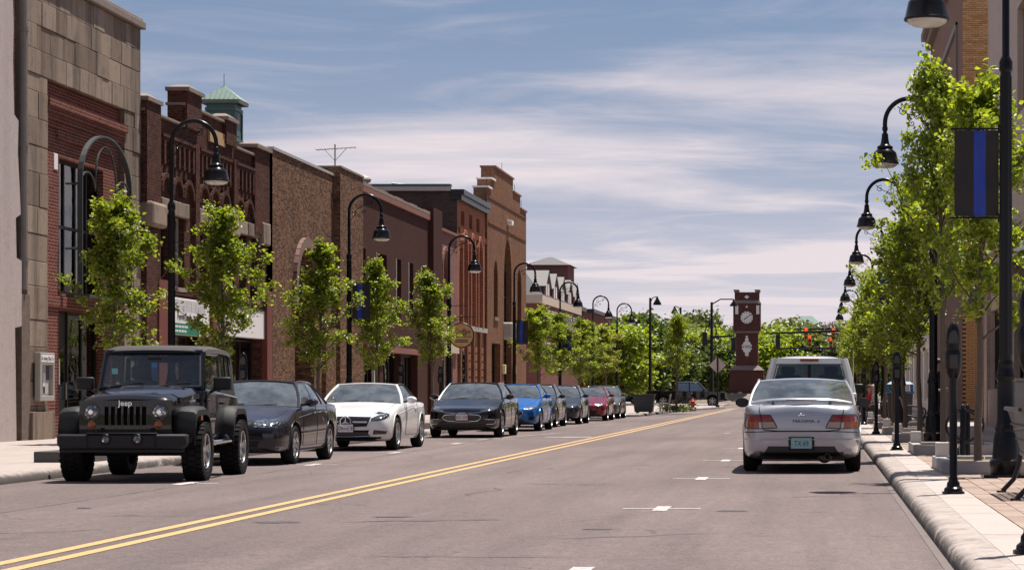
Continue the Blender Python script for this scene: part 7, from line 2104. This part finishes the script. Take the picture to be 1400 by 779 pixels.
# tub and cowl
m = MB(); m.prism([(1.55, .52), (1.45, .62), (1.45, 1.22), (1.62, 1.24), (3.66, 1.14), (3.74, 1.05), (3.74, .60), (3.62, .50)], 'x', -.74, .74)
bo = m.build('src', [P_J, M_WELL]); cut = MB()
for s in (-1, 1): cut.lathe([(.50, s * .45), (.50, s * 1.2)], 32, (0, fo + wb, Rw + .05), 'x')
cut.box(-.66, .66, 1.75, 3.55, .62, 2)
cme = cut.mesh('cut', [P_J, M_WELL], 0); cme.polygons.foreach_set('material_index', [1] * len(cme.polygons)); co = link('cut', cme)
bv = bo.modifiers.new('bv', 'BEVEL'); bv.width = .035; bv.segments = 3; bv.angle_limit = R(30)
md = bo.modifiers.new('b', 'BOOLEAN'); md.object = co; md.solver = 'EXACT'
ev = bpy.data.meshes.new_from_object(bo.evaluated_get(bpy.context.evaluated_depsgraph_get())); bpy.data.objects.remove(bo); bpy.data.objects.remove(co); link('tub', ev, J)
# bonnet: tapered, crowned
rows = []
for y, hwid, zc in ((.13, .56, 1.055), (.17, .585, 1.10), (.26, .60, 1.125), (.6, .63, 1.165), (1.0, .665, 1.20), (1.46, .70, 1.235)):
    rows.append([(-hwid, y, .80)] + [(-hwid, y, zc - .10)] + [(x * hwid, y, zc + .045 * (1 - x * x) - .05 * max(0, abs(x) - .85) / .15) for x in np.linspace(-1, 1, 13)] + [(hwid, y, zc - .10)] + [(hwid, y, .80)])
m = MB(); m.grid(rows); m.build('bonnet', P_J, J, smooth=45)
for s in (-1, 1):
    MB().lathe([(.022, 0), (.022, .03), (.01, .035)], 8, (s * .5, 1.2, 1.22)).build('bonnet_bumper', M_TRIM, J)
    MB().tube([(s * .30, .3, 1.150), (s * .34, 1.4, 1.265)], .010, 6).build('bonnet_crease', P_J, J)
for s in (-1, 1):
    m = MB(); m.box(s * .615 - .02, s * .615 + .02, .42, .52, 1.04, 1.13); m.build('bonnet_latch', M_TRIM, J, bevel=.008)
# grille panel with seven slots
m = MB(); gz0, gz1 = .70, 1.085; ghw = .60
xs = [-.60]; sw_, sg_ = .050, .028
slots = [(-.245 + i * .0817 - sw_ / 2, -.245 + i * .0817 + sw_ / 2) for i in range(7)]
xs = sorted({-ghw, ghw, *[a for p in slots for a in p]})
for a, b in zip(xs[:-1], xs[1:]):
    if any(abs(a - p[0]) < 1e-6 for p in slots):
        m.box(a, b, .06, .12, gz0, gz0 + .06); m.box(a, b, .06, .12, gz1 - .085, gz1)
    else: m.box(a, b, .06, .12, gz0, gz1)
m.build('grille', P_J, J, smooth=0, bevel=.004)
B(-.5, .5, .13, .14, gz0, gz1 - .03).build('radiator_mesh', M_WELL, J, smooth=0)
m = MB(); m.prism([(-.60, .62), (.60, .62), (.60, .70), (-.60, .70)], 'y', .05, .13); m.build('grille_base', M_TRIM, J, smooth=0)
text(J, 'Jeep', .105, (0, .052, 1.045), ROT_NY, M_CHROME, ext=.004)
for s in (-1, 1):
    m = MB(); m.tube([(s * .445 + .105 * math.cos(2 * PI * k / 30), .06, .93 + .105 * math.sin(2 * PI * k / 30)) for k in range(30)], .014, 6, closed=True); hl_ = m.build('headlight', M_GLOSSB, J)
    m = MB(); m.lathe([(.002, .030), (.05, .035), (.085, .048), (.10, .062)], 26, (s * .445, 0, .93), 'y', cap=False); m.build('lens', M_LAMP, hl_)
    m = MB(); m.lathe([(.03, .02), (.035, .04)], 12, (s * .445, 0, .93), 'y'); m.build('bulb_cap', M_CHROME, hl_)
    m = MB(); m.lathe([(.03, .035), (.052, .045), (.055, .065)], 16, (s * .435, 0, .765), 'y'); m.build('turn_signal', M_AMB, J)
# bumper with fog lamps
m = MB(); m.prism([(-.84, .50), (-.78, .445), (.78, .445), (.84, .50), (.84, .64), (-.84, .64)], 'y', -.16, .06); m.build('front_bumper', M_FL, J, bevel=.03)
m = MB(); m.box(-.46, .46, -.165, .03, .643, .66); m.box(-.78, .78, -.13, .04, .40, .444); m.build('bumper_plate', M_TRIM, J, bevel=.006)
for s in (-1, 1):
    m = MB(); m.tube([(s * .205 + .062 * math.cos(2 * PI * k / 24), -.165, .575 + .062 * math.sin(2 * PI * k / 24)) for k in range(24)], .012, 6, closed=True); fg = m.build('fog_light', M_TRIM, J)
    m = MB(); m.lathe([(.002, -.172), (.04, -.168), (.056, -.16)], 18, (s * .205, 0, .575), 'y', cap=False); m.build('lens', M_LAMP, fg)
    m = MB(); m.lathe([(.02, .66), (.02, .70), (.035, .70), (.03, .72)], 8, (s * .33, -.08, 0)); m.build('tow_hook', M_TRIM, J)
    m = MB(); m.box(s * .44 - .012, s * .44 + .012, -.163, -.158, .46, .64); m.build('bumper_seam', M_WELL, J, smooth=0)
# flares
def flare(yc, a0, a1, nm, zt, flat):
    for s in (-1, 1):
        pts = flat
        m = MB(); rows = []
        for (y, z) in pts: rows.append([(s * .60, y, z + .0), (s * .70, y, z + .012), (s * .86, y, z), (s * .90, y, z - .035), (s * .905, y, z - .11), (s * .88, y, z - .115)])
        m.grid(rows); o = m.build(nm, M_FL, J, smooth=40); sm = o.modifiers.new('s', 'SOLIDIFY'); sm.thickness = .02
flare(fo, 0, 0, 'front_flare', .97, [(.14, .60), (.15, .80), (.20, .93), (.30, .985), (.80, 1.0), (.98, .96), (1.12, .80), (1.22, .58)])
flare(fo + wb, 0, 0, 'rear_flare', .97, [(2.60, .56), (2.66, .78), (2.76, .93), (2.88, .985), (3.40, .985), (3.52, .93), (3.62, .78), (3.68, .60)])
for s in (-1, 1):
    m = MB(); m.box(s * .70 - .11, s * .70 + .11, .22, 1.15, .52, .95); m.build('inner_wing', M_WELL, J, smooth=0)
    m = MB(); m.box(s * .905, s * .91, .44, .54, .82, .88); m.build('side_marker', M_AMB, J, smooth=0)
    # door with handle and hinges
    m = MB(); m.prism([(1.52, .60), (1.50, 1.18), (2.62, 1.165), (2.62, .86), (2.52, .60)], 'x', s * .742, s * .762); dd = m.build('door', P_J, J, smooth=0, bevel=.01)
    m = MB(); m.box(s * .765, s * .80, 2.40, 2.56, 1.02, 1.05); m.build('door_handle', M_TRIM, dd, bevel=.008)
    for z in (.72, 1.05): m = MB(); m.box(s * .762, s * .785, 1.42, 1.56, z, z + .05); m.build('hinge', P_J, dd, bevel=.006)
    m = MB(); m.tube([(s * .80, 1.28, .56), (s * .87, 1.36, .50), (s * .87, 2.45, .50), (s * .80, 2.52, .56)], .038, 10); m.build('side_step', M_CHROME, J)
    # mirror
    m = MB(); m.box(s * .94 - .12, s * .94 + .12, 1.60, 1.70, 1.22, 1.40); mo = m.build('door_mirror', M_TRIM, J, bevel=.025)
    m = MB(); m.tube([(s * .76, 1.62, 1.18), (s * .86, 1.64, 1.24)], .025, 6); m.build('mirror_arm', M_TRIM, mo)
    B(s * .94 - .10, s * .94 + .10, 1.702, 1.706, 1.24, 1.385).build('mirror_glass', M_CHROME, mo, smooth=0)
# windscreen frame
wf = [(.72, 1.50, 1.235), (.665, 1.70, 1.735)]
m = MB()
for s in (-1, 1): m.tube([(s * .70, 1.50, 1.22), (s * .66, 1.70, 1.74)], .040, 8)
m.tube([(-.70, 1.50, 1.25), (.70, 1.50, 1.25)], .035, 8); m.tube([(-.66, 1.70, 1.74), (.66, 1.70, 1.74)], .042, 8)
m.build('windscreen_frame', P_J, J)
m = MB(); m.grid([[(-.69, 1.505, 1.25), (.69, 1.505, 1.25)], [(-.65, 1.695, 1.72), (.65, 1.695, 1.72)]]); m.build('windscreen', glass_mat('jeep_glass', (.55, .60, .60), 1.7, sky_sheen=.03), J, smooth=0)
for a, b in ((-.55, -.12), (.1, .52)):
    m = MB(); m.tube([(a, 1.47, 1.27), (b, 1.50, 1.33)], .010, 5); m.build('wiper', M_TRIM, J)
B(-.56, -.48, 1.57, 1.575, 1.44, 1.52).build('window_sticker', simple('teal_sticker', (.15, .45, .42), .5, var=.05), J, smooth=0)
B(-.02, .05, 1.62, 1.625, 1.36, 1.60).build('window_tag', simple('blue_tag', (.05, .18, .40), .5, var=.2, scale=20), J, smooth=0)
# soft top: roof, side curtains with clear windows, rear curtain
m = MB(); rows = []
for y, z, hx in ((1.66, 1.755, .66), (1.72, 1.80, .68), (1.9, 1.825, .69), (2.6, 1.835, .69), (3.1, 1.82, .685), (3.35, 1.79, .68), (3.45, 1.73, .68)):
    rows.append([(-hx - .015, y, z - .10)] + [(x * hx, y, z + .02 * (1 - x * x) - .035 * max(0, abs(x) - .8) / .2) for x in np.linspace(-1, 1, 11)] + [(hx + .015, y, z - .10)])
m.grid(rows); so = m.build('soft_top', simple('dusty_soft_top', (.055, .050, .050), .9, var=.25, scale=9, bump=.3, space='object', bscale=120), J, smooth=50)
for s in (-1, 1):
    def pl(nm, pts, mat, off=0): m = MB(); m.add([(s * (.70 + off - (z - 1.15) * .05), y, z) for y, z in pts], [tuple(range(len(pts)))]); return m.build(nm, mat, J, smooth=0, fixn=False)
    pl('side_curtain', [(2.66, 1.14), (3.72, 1.10), (3.56, 1.42), (3.46, 1.72), (3.30, 1.76), (2.66, 1.76), (2.66, 1.70), (3.28, 1.70), (3.40, 1.40), (3.50, 1.22), (2.72, 1.24)], M_SOFT)
    pl('curtain_upright', [(2.66, 1.14), (2.74, 1.14), (2.74, 1.76), (2.66, 1.76)], M_SOFT, .003)
    pl('curtain_strip', [(3.12, 1.2), (3.19, 1.2), (3.10, 1.74), (3.03, 1.74)], M_SOFT, .003)
    pl('clear_window', [(2.72, 1.20), (3.50, 1.20), (3.38, 1.70), (2.72, 1.72)], glass_mat('vinyl_window', (.8, .82, .82), 1.35, .12) if 'vinyl_window' not in MATS else MATS['vinyl_window'], -.006)
    m = MB(); m.tube([(s * .70, 1.55, 1.24), (s * .665, 1.72, 1.72), (s * .665, 2.58, 1.72), (s * .69, 2.62, 1.18)], .022, 6); m.build('door_frame', P_J, J)
    pl('door_window', [(1.58, 1.20), (2.60, 1.18), (2.57, 1.71), (1.74, 1.71)], MATS['jeep_glass'], -.004)
m = MB(); m.add([(-.68, 3.72, 1.12), (.68, 3.72, 1.12), (.66, 3.46, 1.72), (-.66, 3.46, 1.72), (-.5, 3.68, 1.22), (.5, 3.68, 1.22), (.48, 3.50, 1.62), (-.48, 3.50, 1.62)], [(0, 1, 5, 4), (1, 2, 6, 5), (2, 3, 7, 6), (3, 0, 4, 7)]); m.build('rear_curtain', M_SOFT, J, smooth=0, fixn=False)
m = MB(); m.add([(-.5, 3.68, 1.22), (.5, 3.68, 1.22), (.48, 3.50, 1.62), (-.48, 3.50, 1.62)], [(0, 1, 2, 3)]); m.build('rear_window', MATS['vinyl_window'], J, smooth=0, fixn=False)
# cabin
m = MB(); m.box(-.66, .66, 1.56, 1.74, .95, 1.24); m.build('dashboard', M_CAB, J, bevel=.03)
for x in (-.36, .36):
    m = MB(); m.box(x - .23, x + .23, 2.30, 2.45, .8, 1.36); m.box(x - .13, x + .13, 2.33, 2.43, 1.37, 1.56); m.build('seat', M_CAB, J, bevel=.04)
m = MB(); m.tube([(.36 + .19 * math.cos(2 * PI * k / 24), 1.86 + .06 * math.sin(2 * PI * k / 24), 1.20 + .18 * math.sin(2 * PI * k / 24)) for k in range(24)], .016, 6, closed=True); m.build('steering_wheel', M_TRIM, J)
m = MB()
for s in (-1, 1): m.tube([(s * .60, 2.55, 1.1), (s * .58, 2.56, 1.66), (s * .58, 3.2, 1.66), (s * .6, 3.4, 1.1)], .03, 6)
m.tube([(-.58, 2.56, 1.66), (.58, 2.56, 1.66)], .03, 6); m.build('roll_bar', M_TRIM, J)
B(-.10, .10, 1.66, 1.69, 1.60, 1.67).build('rear_view_mirror', M_TRIM, J, bevel=.01)
m = MB(); m.box(-.42, .42, .2, 3.6, .38, .60); m.tube([(-.7, fo, Rw), (.7, fo, Rw)], .06, 8); m.tube([(-.7, fo + wb, Rw), (.7, fo + wb, Rw)], .06, 8); m.build('chassis', M_WELL, J, smooth=0)
# chunky tyres
m = MB(); a = .135; Rr = Rw * .60
m.lathe([(Rr, -a * .8), (Rw * .70, -a), (Rw * .90, -a * 1.02), (Rw * .955, -a * .9), (Rw * .955, a * .9), (Rw * .90, a * 1.02), (Rw * .70, a), (Rr, a * .8)], 36, axis='x', cap=False)
for k in range(30):
    for q, (x0, x1) in enumerate(((-a * 1.0, -a * .45), (-a * .38, a * .38), (a * .45, a * 1.0))):
        M_ = Matrix.Rotation(2 * PI * (k + .5 * (q == 1)) / 30, 4, 'X'); m.box(x0, x1, -.028, .028, Rw * .93, Rw * 1.0, M_)
tj = m.mesh('tyre', M_RUB, 30)
add_wheels(J, (fo, fo + wb), .80, Rw, .27, rim_me(Rw * .88, .27, 5, w=.55), tj)
# spare wheel
o = link('spare_tyre', tj, J, (0, 3.92, .98), (0, 0, R(90)))
